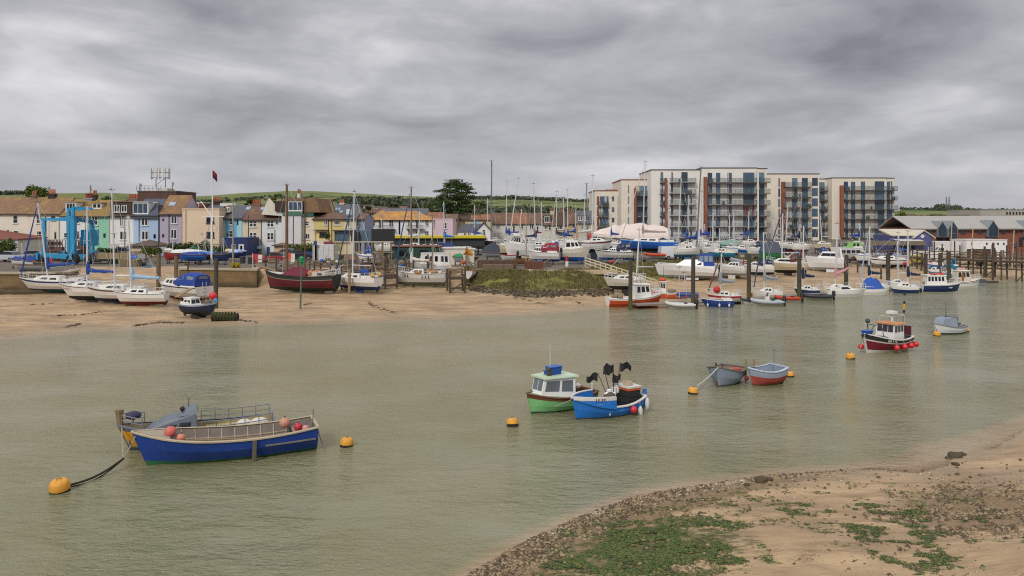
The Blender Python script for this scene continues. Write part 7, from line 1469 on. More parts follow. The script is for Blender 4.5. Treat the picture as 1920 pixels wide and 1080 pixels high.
def cruiser(label,px0,px1,py,head=180,hull=None,bottom='k',stripe=None,z=None,lift=0,fb=(1.25,.95,.9),draft=.4,beam=.36,cab=(.36,.80,.62),wins=((.1,.34),(.4,.64),(.7,.9)),front=2,canopy=None,group=GY,arch=False,ob=False,rails=True,tw=.82,sf=.8,cab_mt=None,roof=None,rake=.7,cat='motorboat',canp=(.06,.4,.95),cradle=False,yfix=None,nm='motorboat',scr=False,gl=None,fly=False):
 hull=hull or WH;b=Boat(nm,label,cat,px0,px1,py,head,beam,z,fb,draft,lift,.85,rake,hull=hull,bands=bands_stripe(hull,*stripe)if isinstance(stripe,tuple)else([(.2,stripe),(1.0,hull)]if stripe else None),bottom=bottom,group=group,N=10,yfix=yfix,pw=1.8)
 if cab:b.cabin(cab[0],cab[1],cab[2],cab_mt or M_GC,.78,sf,.1,tw,wins,front=front,roof=roof,over=.06,gl=gl)
 b.cockpit(.05,.33,.8)
 if canopy:b.canopy(*canp,canopy)
 if scr:b.screen(.3,.52,.45,.25)
 if fly:b.part('flybridge',MB().hexa([(b.tx(.4),-.7,b.ctop),(b.tx(.62),-.6,b.ctop),(b.tx(.62),.6,b.ctop),(b.tx(.4),.7,b.ctop)],[(b.tx(.38),-.72,b.ctop+.4),(b.tx(.66),-.55,b.ctop+.5),(b.tx(.66),.55,b.ctop+.5),(b.tx(.38),.72,b.ctop+.4)]),M_GC)
 if arch:b.part('radar_arch',MB().path([(b.tx(.12),-b.hb(.2)*.9,b.sheer(.15)),(b.tx(.22),-b.hb(.2)*.8,b.sheer(.2)+1.5),(b.tx(.24),b.hb(.2)*.8,b.sheer(.2)+1.5),(b.tx(.12),b.hb(.2)*.9,b.sheer(.15))],.12,6),M_GC)
 if ob:b.outboard()
 if rails:b.rails(push=False)
 if cradle:b.cradle()
 return b
def rib(label,px0,px1,py,head,col,z=0.0,group=GPN,console=True,ob=True,floor_=None,lift=0,label2=None):
 tube=paint(col,.55,.2,2);b=Boat('inflatable_boat',label,'inflatable',px0,px1,py,head,.38,z,(.55,.40,.40),.2,lift,.8,.45,hull=paint('#b9b6ae',.5),bottom='w',rail=None,open_=True,inner=paint('#77756f',.8),group=group,N=10,floor=.18)
 m=MB();pts=[(b.tx(t),b.hb(t)*.98,b.sheer(t))for t in np.linspace(-.03,.93,9)]+[(b.L/2-.08,0,b.sheer(1)+.05)]+[(b.tx(t),-b.hb(t)*.98,b.sheer(t))for t in np.linspace(.93,-.03,9)]
 r=.085*b.B+.07;m.path(pts,[r*.6]+[r]*(len(pts)-2)+[r*.6],9);b.part('inflated_tube',m,tube,True)
 if console:c=b.part('console',MB().hexa([(b.tx(.42),-.28,.2),(b.tx(.58),-.28,.2),(b.tx(.58),.28,.2),(b.tx(.42),.28,.2)],[(b.tx(.43),-.25,1.05),(b.tx(.52),-.25,.95),(b.tx(.52),.25,.95),(b.tx(.43),.25,1.05)]),plain('#d6d4ce'));MB().hexa([(b.tx(.49),-.26,.95),(b.tx(.52),-.26,.93),(b.tx(.52),.26,.93),(b.tx(.49),.26,.95)],[(b.tx(.45),-.24,1.3),(b.tx(.46),-.24,1.3),(b.tx(.46),.24,1.3),(b.tx(.45),.24,1.3)]).build('windscreen',M_BGL,c)
 b.part('seat',MB().box(b.tx(.25),b.tx(.34),-.3,.3,.2,.6),M_BLK)
 if ob:b.outboard()
 return b
def dinghy(label,px0,px1,py,head,hull,z=None,group=GY,tarp=None,h=.35,lift=.35,open_=True,rail=None,fb=(.65,.5,.52),beam=.36,seed=1,cradle=True,ob=False,inner=None,yfix=None,nm='dinghy',mast=None):
 b=Boat(nm,label,'dinghy',px0,px1,py,head,beam,z,fb,.22,lift,.75,.3,hull=hull,bottom=hull,rail=rail or M_TEAK,open_=open_,inner=inner,group=group,N=9,floor=.05,yfix=yfix)
 if tarp:b.tarp(tarp,h=h,seed=seed)
 elif open_:b.part('thwart',MB().box(b.tx(.3),b.tx(.38),-b.hb(.34)*.9,b.hb(.34)*.9,.22,.26).box(b.tx(.58),b.tx(.65),-b.hb(.62)*.85,b.hb(.62)*.85,.24,.28),M_WDL)
 if mast:mast_to(b,*mast,boom=0,r=.04,spreader=False)
 if ob:b.outboard()
 if cradle:b.cradle(plain('#55504a',.7))
 return b
b=yacht('white yacht with navy stripe and teal underside below the left quay wall',37,168,551,182,bottom='t',stripe=NAV,mast=(91,380,76),cover=CVB,lift=.12,fb=(1.12,.84,.85),rake=1.1,heel=-3,jib=CVB,life=True,bup=.35)
b=yacht('white yacht with red script on its bow, second along the left mud',110,232,566,178,bottom='k',stripe=(paint('#6d4a3f',.5),.06,.14),mast=(163,386,160),lift=.12,fb=(1.2,.9,.9),rake=1.1,cover=CVB,heel=2,life=True)
hull_text(b,'Phoenix 2',.80,.26,'#8d2f3a',.32)
b=yacht('white yacht with a brown stripe and bare tall mast, third along the left mud',162,284,570,181,bottom='n',stripe=(paint('#5f3d33',.5),.02,.2),mast=(216,357,213),lift=.14,fb=(1.1,.82,.85),rake=1.0,heel=-2,life=True)
b=yacht('small white yacht with a light blue sail cover, nearest the grey timber posts',211,318,575,180,bottom='r',stripe=(paint('#4d5360',.5),.03,.1),mast=(246,404,236),cover=CVL,lift=.12,fb=(.98,.74,.76),rake=.8,draft=.35,heel=3,boom=.5)
b=cruiser('white motor cruiser with a blue canopy and boarding ladder between the timber posts',300,400,564,150,stripe=(BLKH,.04,.14),bottom='r',fb=(1.35,1.1,1.05),canopy=CVB,canp=(.03,.46,1.25),cab=(.42,.84,.5),front=0,group=GL,lift=.1,wins=((.1,.3),(.38,.56),(.64,.82)))
b.part('boarding_ladder',MB().bar((-b.L/2-.03,-.2,-.1),(-b.L/2-.03,-.2,1.5),.04).bar((-b.L/2-.03,.2,-.1),(-b.L/2-.03,.2,1.5),.04).bar((-b.L/2-.03,-.2,.2),(-b.L/2-.03,.2,.2),.04).bar((-b.L/2-.03,-.2,.55),(-b.L/2-.03,.2,.55),.04).bar((-b.L/2-.03,-.2,.9),(-b.L/2-.03,.2,.9),.04),M_ALU)
p=b.wl(-b.L/2-.2,.9,.4);o=thing('ball_fender','big red ball fender hanging beside the dark pile and the blue-canopied cruiser','fender',(XA(399.5,69.0),69.0,ZA(555,69.0)));MB().ball((0,0,0),.36,n=14,m=9).build('body',paint('#cf2a30',.4),o,True);MB().tube((0,0,.34),(.1,0,1.3),.02,.02,5).build('rope',M_ROPE,o)
p=Q(331,557,68.5);q=Q(359,540,71.0);solo(MB().bar((0,0,0),tuple(q-p),.45,.07),'gangplank',M_WDL,'pale gangplank leaning up to the blue-canopied cruiser','plank',tuple(p))
b=cruiser('small navy fishing boat with a white cuddy lying bow-on near the water edge',334,407,597,-26,hull=paint('#1a2742',.5,.3,2,'#6d6a5f',.35),stripe=paint('#8d97a8',.5),bottom='k',fb=(.95,.62,.66),cab=(.1,.38,.5),sf=.15,group=GL,lift=.2,wins=((.12,.45),(.55,.88)),front=2,roof=M_GC,rails=False,draft=.35,rake=.5,cat='fishing boat',nm='fishing_boat')
b.part('foredeck_gear',MB().ball((b.tx(.72),.1,b.sheer(.72)+.15),.3,1.3,1,.6).ball((b.tx(.8),-.2,b.sheer(.8)+.12),.22),paint('#6d6a63',.9,.5,5));b.part('blue_buoy',MB().ball((b.tx(.93),.1,b.sheer(.93)+.16),.2),paint('#3f86b5',.6));b.keel(True)
p=G(420,602);o=thing('fender_raft','weedy dark ribbed float with a tyre on its end beside the navy fishing boat','float',(p.x,p.y,p.z+.25),8);m=MB();m.path([(-1.0,0,.15),(1.0,0,.0)],.38,10);m.build('body',paint('#33371d',.95,.5,4),o);m=MB()
for i in range(8):x=-.9+i*.25;MB().path([(x,.40*math.cos(a),.08+.40*math.sin(a))for a in np.linspace(0,6.28,13)],.05,5).build('rib_band',paint('#4d4f28',.9,.5,4),o)
MB().path([(1.08,.3*math.cos(a),.0+.3*math.sin(a))for a in np.linspace(0,6.28,15)],.1,6).build('tyre',M_BLK,o,True)
p=G(372,574);o=thing('landing_steps','weedy wooden landing under the gangplank between the small yacht and the navy boat','landing',tuple(p));m=MB()
for x in(-1.6,-.8,0,.8):m.bar((x,.3,-.3),(x,.3,.75),.14)
m.build('posts',M_PILE,o);MB().box(-1.8,1.0,-.2,.9,.75,.85).build('deck',M_WD,o)
b=Boat('sailing_barge','large burgundy wooden sailing barge under a burgundy tarpaulin, with a thick timber mast','barge',497,640,549,166,.30,None,(1.75,1.2,1.35),.45,.15,.85,.6,hull=MAR,bands=[(.30,paint('#2c2f2a',.7,.4,3)),(.36,paint('#8d8473',.7)),(1.0,paint('#651628',.5,.3,2,'#8d7a6d',.3))],bottom=paint('#2f3322',.9,.4,3),rail=paint('#3a2f28',.8),group=GL,N=14,pw=2.0)
b.tarp(paint('#6a1a30',.8,.25,2),.38,.72,.95,-.05,w=.75,N=8);mast_to(b,534,347,mt=wood('#7d6247','#4d3a29',(1,1,.3)),r=.17,boom=0,spreader=False,stays=True);mast_to(b,573,372,mt=wood('#6a5340','#43332a',(1,1,.3)),r=.08,boom=0,spreader=False,stays=False)
b.part('bowsprit',MB().tube((b.tx(.85),0,b.sheer(.9)+.1),(b.L/2+1.3,0,b.sheer(1)+.55),.11,.07,7),M_WDL);b.part('deck_gear',MB().ball((b.tx(.24),.2,b.sheer(.24)+.35),.4,1.2,1,.7).ball((b.tx(.3),-.3,b.sheer(.3)+.3),.35).ball((b.tx(.33),.4,b.sheer(.3)+.3),.35),paint('#b57a55',.8,.4,3));b.cabin(.12,.34,.42,paint('#b9b0a0',.7),.5,.1,.1,.95,[(.2,.5)],name='skylight');b.rails(False,True);b.keel(False,.4,.5)
b.part('davits',MB().path([(b.tx(.03),-.9,b.sheer(0)),(b.tx(.0),-.9,b.sheer(0)+.9),(b.tx(-.04),-.9,b.sheer(0)+1.0)],.04,5).path([(b.tx(.03),.9,b.sheer(0)),(b.tx(.0),.9,b.sheer(0)+.9),(b.tx(-.04),.9,b.sheer(0)+1.0)],.04,5),M_ALU)
b=yacht('small white yacht showing its stern with yellow bundles and a blue underside',628,719,548,148,bottom='b',mast=(656.5,360,660),jib=CVS,lift=.25,fb=(1.05,.85,.95),group=GL,cover=None,life=True)
for y in(-.55,.5):b.part('yellow_bundle',MB().ball((b.tx(.06),y,b.sheer(.05)+.3),.25,.9,1.1,.9),paint('#c99f1e',.7))
b.part('blue_cover',MB().ball((b.tx(.3),.1,b.sheer(.3)+.65),.5,1.3,.8,.7),CVB,True)
b=Boat('ketch','white two-masted ketch with wooden masts and a blue furled sail beside the braced timber frame','yacht',737,836,539,178,.3,None,(1.35,.95,1.05),.45,.12,.65,.5,hull=paint('#cbc9c4',.45,.2,2),bottom=paint('#6d6f5a',.9,.35,3),rail=paint('#b9b4aa',.6),group=GL,N=12)
b.coach(.4,.72,.4);b.cockpit();b.rails(life=True);mast_to(b,771,352,mt=wood('#8a6c4c','#5d4530',(1,1,.3)),r=.1,jib=CVS,cover=CVW,boom=.33);mast_to(b,811,405,mt=wood('#8a6c4c','#5d4530',(1,1,.3)),r=.08,boom=0);b.keel(False,.45,.5)
b.part('deck_baskets',MB().ball((b.tx(.2),.5,b.sheer(.2)+.2),.28,1.6,1,.8).ball((b.tx(.32),-.4,b.sheer(.3)+.2),.28,1.8,1,.8).ball((b.tx(.5),.9,b.sheer(.5)+.15),.22,2,.6,.8),paint('#a87a45',.8,.4,4));b.fender(.93,1,None,.2,paint('#c4424a',.5),drop=.7)
for t in(.3,.36,.42,.7,.75):b.fender(t,1,None,.05,M_BLK,3.2,.35)
b=cruiser('white flat-roofed houseboat with a curved bow behind the two-masted ketch',763,848,521,180,hull=WH2,fb=(1.5,.8,.8),cab=(.03,.70,1.1),wins=((.06,.16),(.2,.3),(.4,.5),(.56,.66),(.74,.84)),front=2,sf=.15,tw=.97,roof=paint('#d6d6d4',.5),group=GL,rails=False,lift=.3,rake=.8,nm='houseboat',cat='houseboat')
b=dinghy('small white and varnished boat end-on to the right of the braced timber frame',869,894,533,80,paint('#d0ccc4',.5),fb=(.85,.75,.8),lift=.55,group=GL,beam=.5,rail=paint('#8d5a35',.6),seed=4)
p=G(829,527);o=thing('ball_fender','orange ball fender hanging on the braced timber frame by the ketch stern','fender',(p.x+.7,p.y-.4,p.z+.95));MB().ball((0,0,0),.3,n=12,m=8).build('body',paint('#cf7a2c',.5),o,True);MB().tube((0,0,.28),(0,.1,.9),.02).build('rope',M_ROPE,o)
# ---------------- left yard ----------------
dinghy('dinghy under a bright blue cover at the far left end of the quay',19,47,504,175,WH2,tarp=CVB,seed=2,mast=(54,455,53));dinghy('second dinghy under a blue cover with a blue bin-like hump on the left quay',44,68,507,185,WH2,tarp=CVB,h=.6,seed=3);dinghy('long grey-white skiff tilted on the left quay in front of the blue covers',24,86,513,172,GRYH,lift=.2,fb=(.55,.42,.42),beam=.26);dinghy('dark green skiff behind the long grey-white skiff',60,92,508,170,paint('#3a565d',.6),lift=.2,beam=.28)
for px0,px1,py,h_,mt_,tp,lb,ms in((318,392,493,4,WH2,None,'long white upturned racing shell on a rack above the quay wall',None),(335,388,497,176,BLS,CVB,'broad boat under a royal blue tarpaulin on the quay left of the flagpole',(376,458,371)),(352,415,495,170,MAR,paint('#3f78c4',.8,.25,2),'boat under a lighter blue and maroon tarpaulin at the foot of the flagpole',(389,440,380)),(398,432,497,-5,NAV,CVN,'dark navy tarpaulined boat right of the flagpole',(420,445,418)),(421,444,489,0,CRM,paint('#c9b591',.8),'small boat under a cream cover before the navy extension',None),(428,464,491,2,NAV,paint('#9fb5dd',.7),'navy dinghy with a pale blue cover pointing right before the navy extension',None),(306,338,494,178,REDS,None,'red and white dinghy near the grey timber posts',None),(306,326,488,180,WH2,CVW,'white covered dinghy behind the red and white one',(346,445,347)),(222,258,478,4,NAV,CVW,'white and navy speedboat parked behind the timber hoarding',None),(355,372,484,185,GRNH,CVGR,'little boat with a green cover behind the blue tarpaulins',None)):
 b=dinghy(lb,px0,px1,py,h_,mt_,tarp=tp,seed=px0,mast=ms,lift=.5,fb=(.8,.62,.65))
 if tp is None and 'shell' in lb:b.tarp(paint('#d6d4d0',.6),h=.5,drop=.3)
 # ---------------- boatyard behind the grass bank ----------------
y=lambda*a,**k:yacht(*a,group=GY,cradle=True,**k)
cruiser('white motor cruiser with a bright blue bottom and upright windows on the grass bank',1046,1108,495,-22,bottom=paint('#1b56a5',.55),fb=(1.5,1.15,1.0),cab=(.22,.72,.95),draft=.65,lift=.3,cradle=True,sf=.6,fly=False,hull=paint('#d3ccba',.4),beam=.38,wins=((.06,.36),(.44,.66),(.74,.94)),front=3)
cruiser('white day cruiser with a burgundy canopy left of the blue-bottomed one',986,1051,496,166,bottom=paint('#1f4f94',.55),fb=(1.2,.95,.9),cab=(.5,.84,.5),canopy=paint('#8a1830',.7,.2,2),canp=(.04,.52,1.2),lift=.35,cradle=True,stripe=(BLKH,.05,.1),ob=True)
y('big white yacht with a maroon stripe and dark keel above the gangway top',1084,1148,490,8,bottom=paint('#26333d',.7),stripe=(MAR,.12,.3),mast=[(1110,330,1111),(1101,345,1099.5,plain('#4b4d52',.4))],lift=1.2,fb=(1.35,1.1,1.1),draft=.6,cover=CVW)
cruiser('white and blue motor boat with a navy canopy beside the gangway',1114,1187,493,172,hull=WH2,stripe=(NAV,.05,.16),bottom=paint('#2a68b0',.55),fb=(1.15,.9,.85),canopy=CVN,canp=(.04,.42,1.15),cab=(.42,.7,.35),lift=.35,cradle=True)
y('very long bright blue racing yacht hull propped above the orange inflatable',1163,1272,486,174,hull=BLS,bottom=paint('#20222a',.7),stripe=(paint('#4f8fd0',.5),.0,.12),mast=(1205,304,1210),cover=paint('#a8968a',.8),lift=1.15,fb=(1.35,1.05,1.0),draft=.5,jib=plain('#c4bfb6'),boom=.4,beam=.25)
b=Boat('covered_yacht','big yacht wrapped in pinkish white sheeting in front of the second apartment block','yacht',1108,1254,476,176,.28,None,(2.0,1.7,1.6),.6,.8,.8,.8,hull=paint('#c9bcb0',.6),group=GY,N=10,yfix=136);b.tarp(paint('#d9c9bf',.7,.12,1.2),.0,1.0,2.1,.7,N=16,w=1.05);b.cradle()
rib('orange inflatable on the grass beside the white catamaran',1208,1248,490,175,'#c4451f',None,GY,False,False,lift=.35)
y('maroon-black yacht hull with a cream deck right of the white chapel',880,933,474,176,hull=paint('#2f1a20',.45),bottom=paint('#9aa3a0',.7),mast=(921,302,922,plain('#5b6066',.4,.3),.12),lift=.9,fb=(1.3,1.0,1.0),yfix=126)
cruiser('tall white motor yacht with a swept radar arch in the middle of the boatyard',944,992,489,196,fb=(2.0,1.7,1.5),arch=True,cab=(.3,.74,.9),draft=.6,lift=.3,cradle=True,fly=True,yfix=106)
dinghy('boat under a slate blue tent-shaped tarpaulin in the boatyard',902,938,488,172,GRYH,tarp=CVD,h=1.5,lift=.4,seed=8);cruiser('cream boat with an open framed wheelhouse behind the slate blue tarpaulin',924,962,480,186,hull=CRM,fb=(1.5,1.2,1.1),cab=(.3,.66,.9),lift=.5,cradle=True,yfix=114,roof=M_GC)
y('white yacht with a pale blue bottom and blue sail cover left of the burgundy canopy',985,1034,475,4,bottom=paint('#5d96b5',.6),stripe=(BLS,.1,.18),mast=(1005,345,1000),cover=CVN,lift=.8,yfix=118)
y('white yacht with a royal blue sail cover in front of the off-white house',945,985,466,178,mast=(945,340,946.5),cover=CVB,lift=.8,bottom='b',yfix=135);y('white yacht whose mast leans beside the blue-covered one',950,994,469,182,mast=(940,335,958),cover=CVB,lift=.7,bottom='r',yfix=131,bup=.3)
y('cream yacht with a thin silver mast before the brown-roofed white house',1008,1050,468,5,hull=CRM,mast=(1017,378,1015),lift=.8,bottom='g',yfix=130);y('white yacht with a black sail cover and grey mast before the tan house',1030,1074,466,176,mast=(1043,360,1044),cover=paint('#22242a',.8),lift=.8,bottom='n',yfix=134,jib=plain('#bdb6a8'));y('white yacht with two blue drapes in front of the tan house',1024,1062,474,184,mast=(1060,371,1059),cover=CVB,lift=.8,bottom='k',yfix=122)
y('white yacht with a dark grey mast left of the slate-roofed house',1050,1092,469,3,mast=(1065,357,1064),lift=.8,bottom='r',cover=CVS,yfix=128);y('small white yacht with leaning silver mast below the tall motor yacht',962,1002,485,175,mast=(972,392,978),lift=.4,bottom='b',yfix=112)
cruiser('low white speedboat with a dark windscreen beneath the tan house',1060,1100,478,182,fb=(1.1,.85,.8),cab=None,scr=True,lift=.6,cradle=True,yfix=116);cruiser('white fishing launch with an orange-red lifebuoy rail behind the maroon-striped yacht',1086,1134,466,176,fb=(1.3,1.0,1.0),cab=(.25,.6,.9),lift=.8,cradle=True,yfix=134,roof=paint('#c4c9cc',.5));solo(MB().ball((0,0,0),.7,.7,.7,1.1,10,7),'cable_drum',paint('#b5292f',.6),'bright red round float standing high by the red launch in the boatyard','float',(XA(1107,128),128,ZA(444,128)),smooth=True)
dinghy('small red and white sailing dinghy on the ground with an outboard',938,968,492,178,paint('#c9c5bf',.5),lift=.25,ob=True,rail=REDS);dinghy('varnished brown dinghy stacked at the crest of the grass bank',964,992,499,-8,paint('#7d5238',.6),lift=.2);dinghy('pale upturned-looking dinghy left of the varnished brown one',976,1000,494,160,CRM,lift=.3)
dinghy('white boat with a pale blue cover and orange frame before the cream cabin',856,886,488,178,WH2,tarp=paint('#7d9fcf',.8),lift=.3,seed=12);solo(MB().path([(0,0,0),(.3,0,.8),(.5,0,.3),(1.0,0,0)],[.3,.38,.3,.15],8),'buoy_pile',paint('#cf861d',.6),'heap of orange-yellow floats beside the pale blue covered boat','float heap',(XA(872,95),95,ZA(478,95)),smooth=True)
dinghy('long brown wooden boat lying at the left end of the grass bank',846,898,496,-3,paint('#5a3a2c',.7),lift=.1,fb=(.7,.5,.5),beam=.22);dinghy('small boat with a bright green tarpaulin on the brown wooden boat end',847,868,489,175,GRYH,tarp=paint('#2a8a55',.7),lift=.35,seed=14,h=.5,yfix=97)
y('blue and white yacht left of the white yacht with a dark tall mast',1326,1379,492,176,hull=TEA,bottom=paint('#5d3a33',.7),stripe=(WH,0,.25),mast=(1336,398,1337.5),lift=.4,fb=(1.0,.8,.8),yfix=108)
y('bright blue yacht with a cream bottom right of the teal one',1373,1408,483,178,hull=BLS,bottom='w',stripe=(WH,0,.3),mast=(1368,398,1367.5),lift=.4,yfix=118);y('grey-green yacht under a pale green tarpaulin near the apartment podium',1345,1388,474,176,hull=GRNH,mast=(1350,428,1349),lift=.6,yfix=126,coach=False).tarp(paint('#7d9c8d',.8),h=.9,t0=.0)
cruiser('white cruiser with dark windows left of the green and grey tarpaulins',1396,1432,484,184,fb=(1.1,.9,.85),cab=(.3,.7,.55),lift=.4,cradle=True,yfix=116,canopy=CVN)
b=Boat('covered_yacht','bulky boat under a dark grey cover with a green skirt on the yard edge','yacht',1422,1464,488,172,.4,None,(1.2,1.0,1.0),.4,.4,.8,.4,hull=paint('#1f6b33',.8,.3,2),bottom=paint('#1f6b33',.8,.3,2),group=GY,N=9,yfix=110);b.tarp(paint('#4b5560',.8,.25,2),0,1,1.7,.1,N=10);b.cradle();mast_to(b,1441,372,1475,boom=0,r=.07,mt=paint('#2f3d5d',.6),stays=False)
y('white yacht with a royal blue sail cover and the tallest dark mast',1263,1316,486,4,mast=(1307,314,1314.5,plain('#6d7278',.4,.3),.13),cover=CVB,lift=.5,fb=(1.1,.85,.85),bottom=paint('#3f7a95',.6),yfix=109)
y('white yacht with a silver mast in front of the split apartment block',1268,1304,473,178,mast=(1248,333,1254),lift=.7,bottom='b',yfix=124);y('pale grey yacht with a short mast behind the white van',1284,1330,470,3,hull=GRYH,mast=(1281,366,1281.5),lift=.7,bottom='r',yfix=128,cover=CVB);y('white yacht with a leaning mast before the terracotta pier of the broadest block',1310,1350,472,180,mast=(1290,360,1291),lift=.7,bottom='k',yfix=125,cover=CVB)
cruiser('low white launch behind the teal yacht',1312,1346,478,178,fb=(1.0,.8,.8),lift=.4,cradle=True,yfix=116)
y('white sloop with bare mast in front of the broadest block balconies',1352,1392,466,3,mast=(1367,400,1368),lift=.8,bottom='n',yfix=136)
y('yacht with a blue spar and dark mast in front of the blank cream flank',1462,1500,470,178,hull=WH2,mast=[(1473,380,1478),(1540,360,1549,plain('#8d9094',.4,.4),.13)],lift=.6,bottom='r',yfix=130)
# ---------------- multihulls and others on the right-hand mud ----------------
def cat_boat(label,px0,px1,py,head,beam,fb,hull,cab,draft=.35,lift=.1,canopy=None,group=GJ,tri=False,nm='catamaran',hb_=.22,stern_steps=True,wins=((.08,.3),(.36,.58),(.64,.86)),front=3):
 b=Boat(nm,label,nm,px0,px1,py,head,.22,None,fb,draft,lift,.8,.5,hull=hull,bottom=paint('#8d8f88',.8,.3,3),group=group,N=10);W=b.L*beam;me_=b.hull.data
 b.hull.location.y=-W/2;h2=b.hull.copy();COL.objects.link(h2);h2.location.y=W/2
 for ch in list(b.o.children):
  if ch.name.startswith('deck'):ch.location.y=-W/2;d2=ch.copy();COL.objects.link(d2);d2.location.y=W/2
 if tri:h3=b.hull.copy();COL.objects.link(h3);h3.location.y=0;h3.scale=(1.05,1,1.15)
 z=fb[1]*.45;b.part('bridge_deck',MB().hexa([(b.tx(.05),-W/2,z),(b.tx(.72),-W/2,z),(b.tx(.72),W/2,z),(b.tx(.05),W/2,z)],[(b.tx(.05),-W/2,fb[1]+.03),(b.tx(.7),-W/2,fb[1]+.03),(b.tx(.7),W/2,fb[1]+.03),(b.tx(.05),W/2,fb[1]+.03)]),hull)
 c=b.cabin(cab[0],cab[1],cab[2],hull,1,cab[3],.1,.78,wins,front=front,w0=W*.92,name='cabin',wv=(.38,.80));
 b.part('crossbeam',MB().tube((b.tx(.94),-W/2,b.sheer(.94)),(b.tx(.94),W/2,b.sheer(.94)),.08,.08,8),M_ALU)
 b.part('trampoline',MB().box(b.tx(.72),b.tx(.93),-W/2+.1,W/2-.1,fb[1]-.05,fb[1]-.03),paint('#6d6d6b',.8))
 for y_ in(-W/2,W/2):MB().box(b.tx(.3),b.tx(.5),y_-.08,y_+.08,b.g0-.1,-.1).build('keel',hull,b.o)
 return b,W
b,W=cat_boat('big white catamaran with a blue canopy, bow left, on the mud by the grass',1230,1347,522,163,.40,(1.35,1.15,.7),paint('#dcdad6',.3,.1),(.22,.68,.62,1.1));z=b.ctop
cn=MB().hexa([(b.tx(.06),-W*.4,1.15),(b.tx(.32),-W*.4,1.2),(b.tx(.32),W*.4,1.2),(b.tx(.06),W*.4,1.15)],[(b.tx(.08),-W*.34,z+.75),(b.tx(.3),-W*.34,z+.7),(b.tx(.3),W*.34,z+.7),(b.tx(.08),W*.34,z+.75)]).build('canopy',CVB,b.o)
qs=[(b.tx(.06),W*.4,1.15),(b.tx(.32),W*.4,1.2),(b.tx(.3),W*.34,z+.7),(b.tx(.08),W*.34,z+.75)]
for u0,u1 in((.06,.34),(.40,.64),(.70,.95)):b.panel(qs[::-1],1-u1,1-u0,.12,.62,glass('#77808a',.1),cn,'canopy_window')
qs=[(b.tx(.06),W*.4,1.15),(b.tx(.06),-W*.4,1.15),(b.tx(.08),-W*.34,z+.75),(b.tx(.08),W*.34,z+.75)]
for u0,u1 in((.08,.46),(.54,.92)):b.panel(qs,u0,u1,.2,.85,glass('#77808a',.1),cn,'canopy_window')
b.rails(False,False);b.outboard(.3)
b,W=cat_boat('white three-hulled boat with stepped sterns facing right beside the blue-canopied catamaran',1338,1404,521,150,.55,(1.0,.85,.6),paint('#cfccc4',.4),(.2,.6,.5,.6),tri=True,nm='trimaran',lift=.35);b.part('sail_cover',MB().path([(b.tx(.5),0,1.7),(b.tx(.1),0,1.4)],[.25,.15],8),CVG);b.part('lifebuoy',MB().path([(b.tx(.1),.6+.28*math.cos(a),1.35+.28*math.sin(a))for a in np.linspace(0,6.28,14)],.07,6),paint('#b5343c',.5))
cruiser('low white motor boat with a dark cover on the mud right of the third pile',1390,1452,517,170,fb=(1.05,.85,.8),cab=(.5,.8,.4),front=0,group=GJ,lift=.1,canopy=CVN,canp=(.02,.45,.75))
b=yacht('cream-hulled yacht with a black strip window and rust-red canopy on the mud',1436,1514,517,176,hull=paint('#c4b496',.5),bottom='k',mast=(1466,400,1468),lift=.3,fb=(1.25,1.0,1.05),group=GJ,coach=False,stripe=(WH,.0,.1));b.cabin(.25,.85,.42,WH,.75,1.0,.1,.85,[(.06,.9)],wv=(.3,.75));b.canopy(.18,.42,1.0,paint('#5f302a',.8),.7)
b,W=cat_boat('large white power catamaran with wraparound dark windows left of the fourth pile',1510,1588,509,160,.42,(1.5,1.3,1.2),paint('#d9d8d6',.3,.1),(.25,.72,.85,.8),lift=.25,wins=((.04,.94),),front=1);b.part('radar_arch',MB().path([(b.tx(.12),-W*.4,1.3),(b.tx(.16),-W*.36,2.7),(b.tx(.16),W*.36,2.7),(b.tx(.12),W*.4,1.3)],.12,6),M_GC)
solo(MB().ball((0,0,0),.3,n=12,m=8),'ball_fender',paint('#cf4a2c',.5),'orange-red ball fender between the cream yacht and the power catamaran','fender',(XA(1510,104),104,ZA(498,104)),smooth=True)
yacht('white yacht with a dark stripe moored under the old timber jetty',1630,1703,503,178,stripe=(NAV,.18,.34),fb=(1.1,.85,.85),group=GJ,lift=.15,mast=(1683,437,1684),cover=CVB,boom=.3)
for px,py,c,lb in((1697,494,'#b5303a','red ball fender on the stern of the yacht under the old jetty'),(1705,493,'#c49a2c','yellow ball fender next to the red one by the old jetty')):solo(MB().ball((0,0,0),.3,n=12,m=8),'ball_fender',paint(c,.5),lb,'fender',(XA(px,112),112,ZA(py,112)),smooth=True)
b=cruiser('long white houseboat with a lime green cabin roof end behind the power catamaran',1556,1621,500,180,hull=paint('#d0d0d0',.5),bottom='b',fb=(1.9,1.8,1.8),cab=(.05,.55,.9),lift=.2,group=GJ,rails=False,roof=None,nm='houseboat',cat='houseboat',cab_mt=paint('#86b56a',.5),yfix=121,wins=((.2,.35),(.45,.6)),sf=.4)
for t in(.2,.35,.5,.65):b.part('window',MB().box(b.tx(t)-.3,b.tx(t)+.3,b.hb(t)-.04,b.hb(t)+.015,1.0,1.4),M_BGL)
dinghy('long boat under a pale blue tarpaulin on the old timber jetty',1628,1666,474,178,WH2,tarp=paint('#9cbcd8',.7),lift=.6,group=GJ,yfix=123);dinghy('boat under a grey tent tarpaulin left of the yellow van',1668,1694,478,178,GRYH,tarp=paint('#7d8794',.8),lift=.5,h=.9,group=GJ,yfix=119)
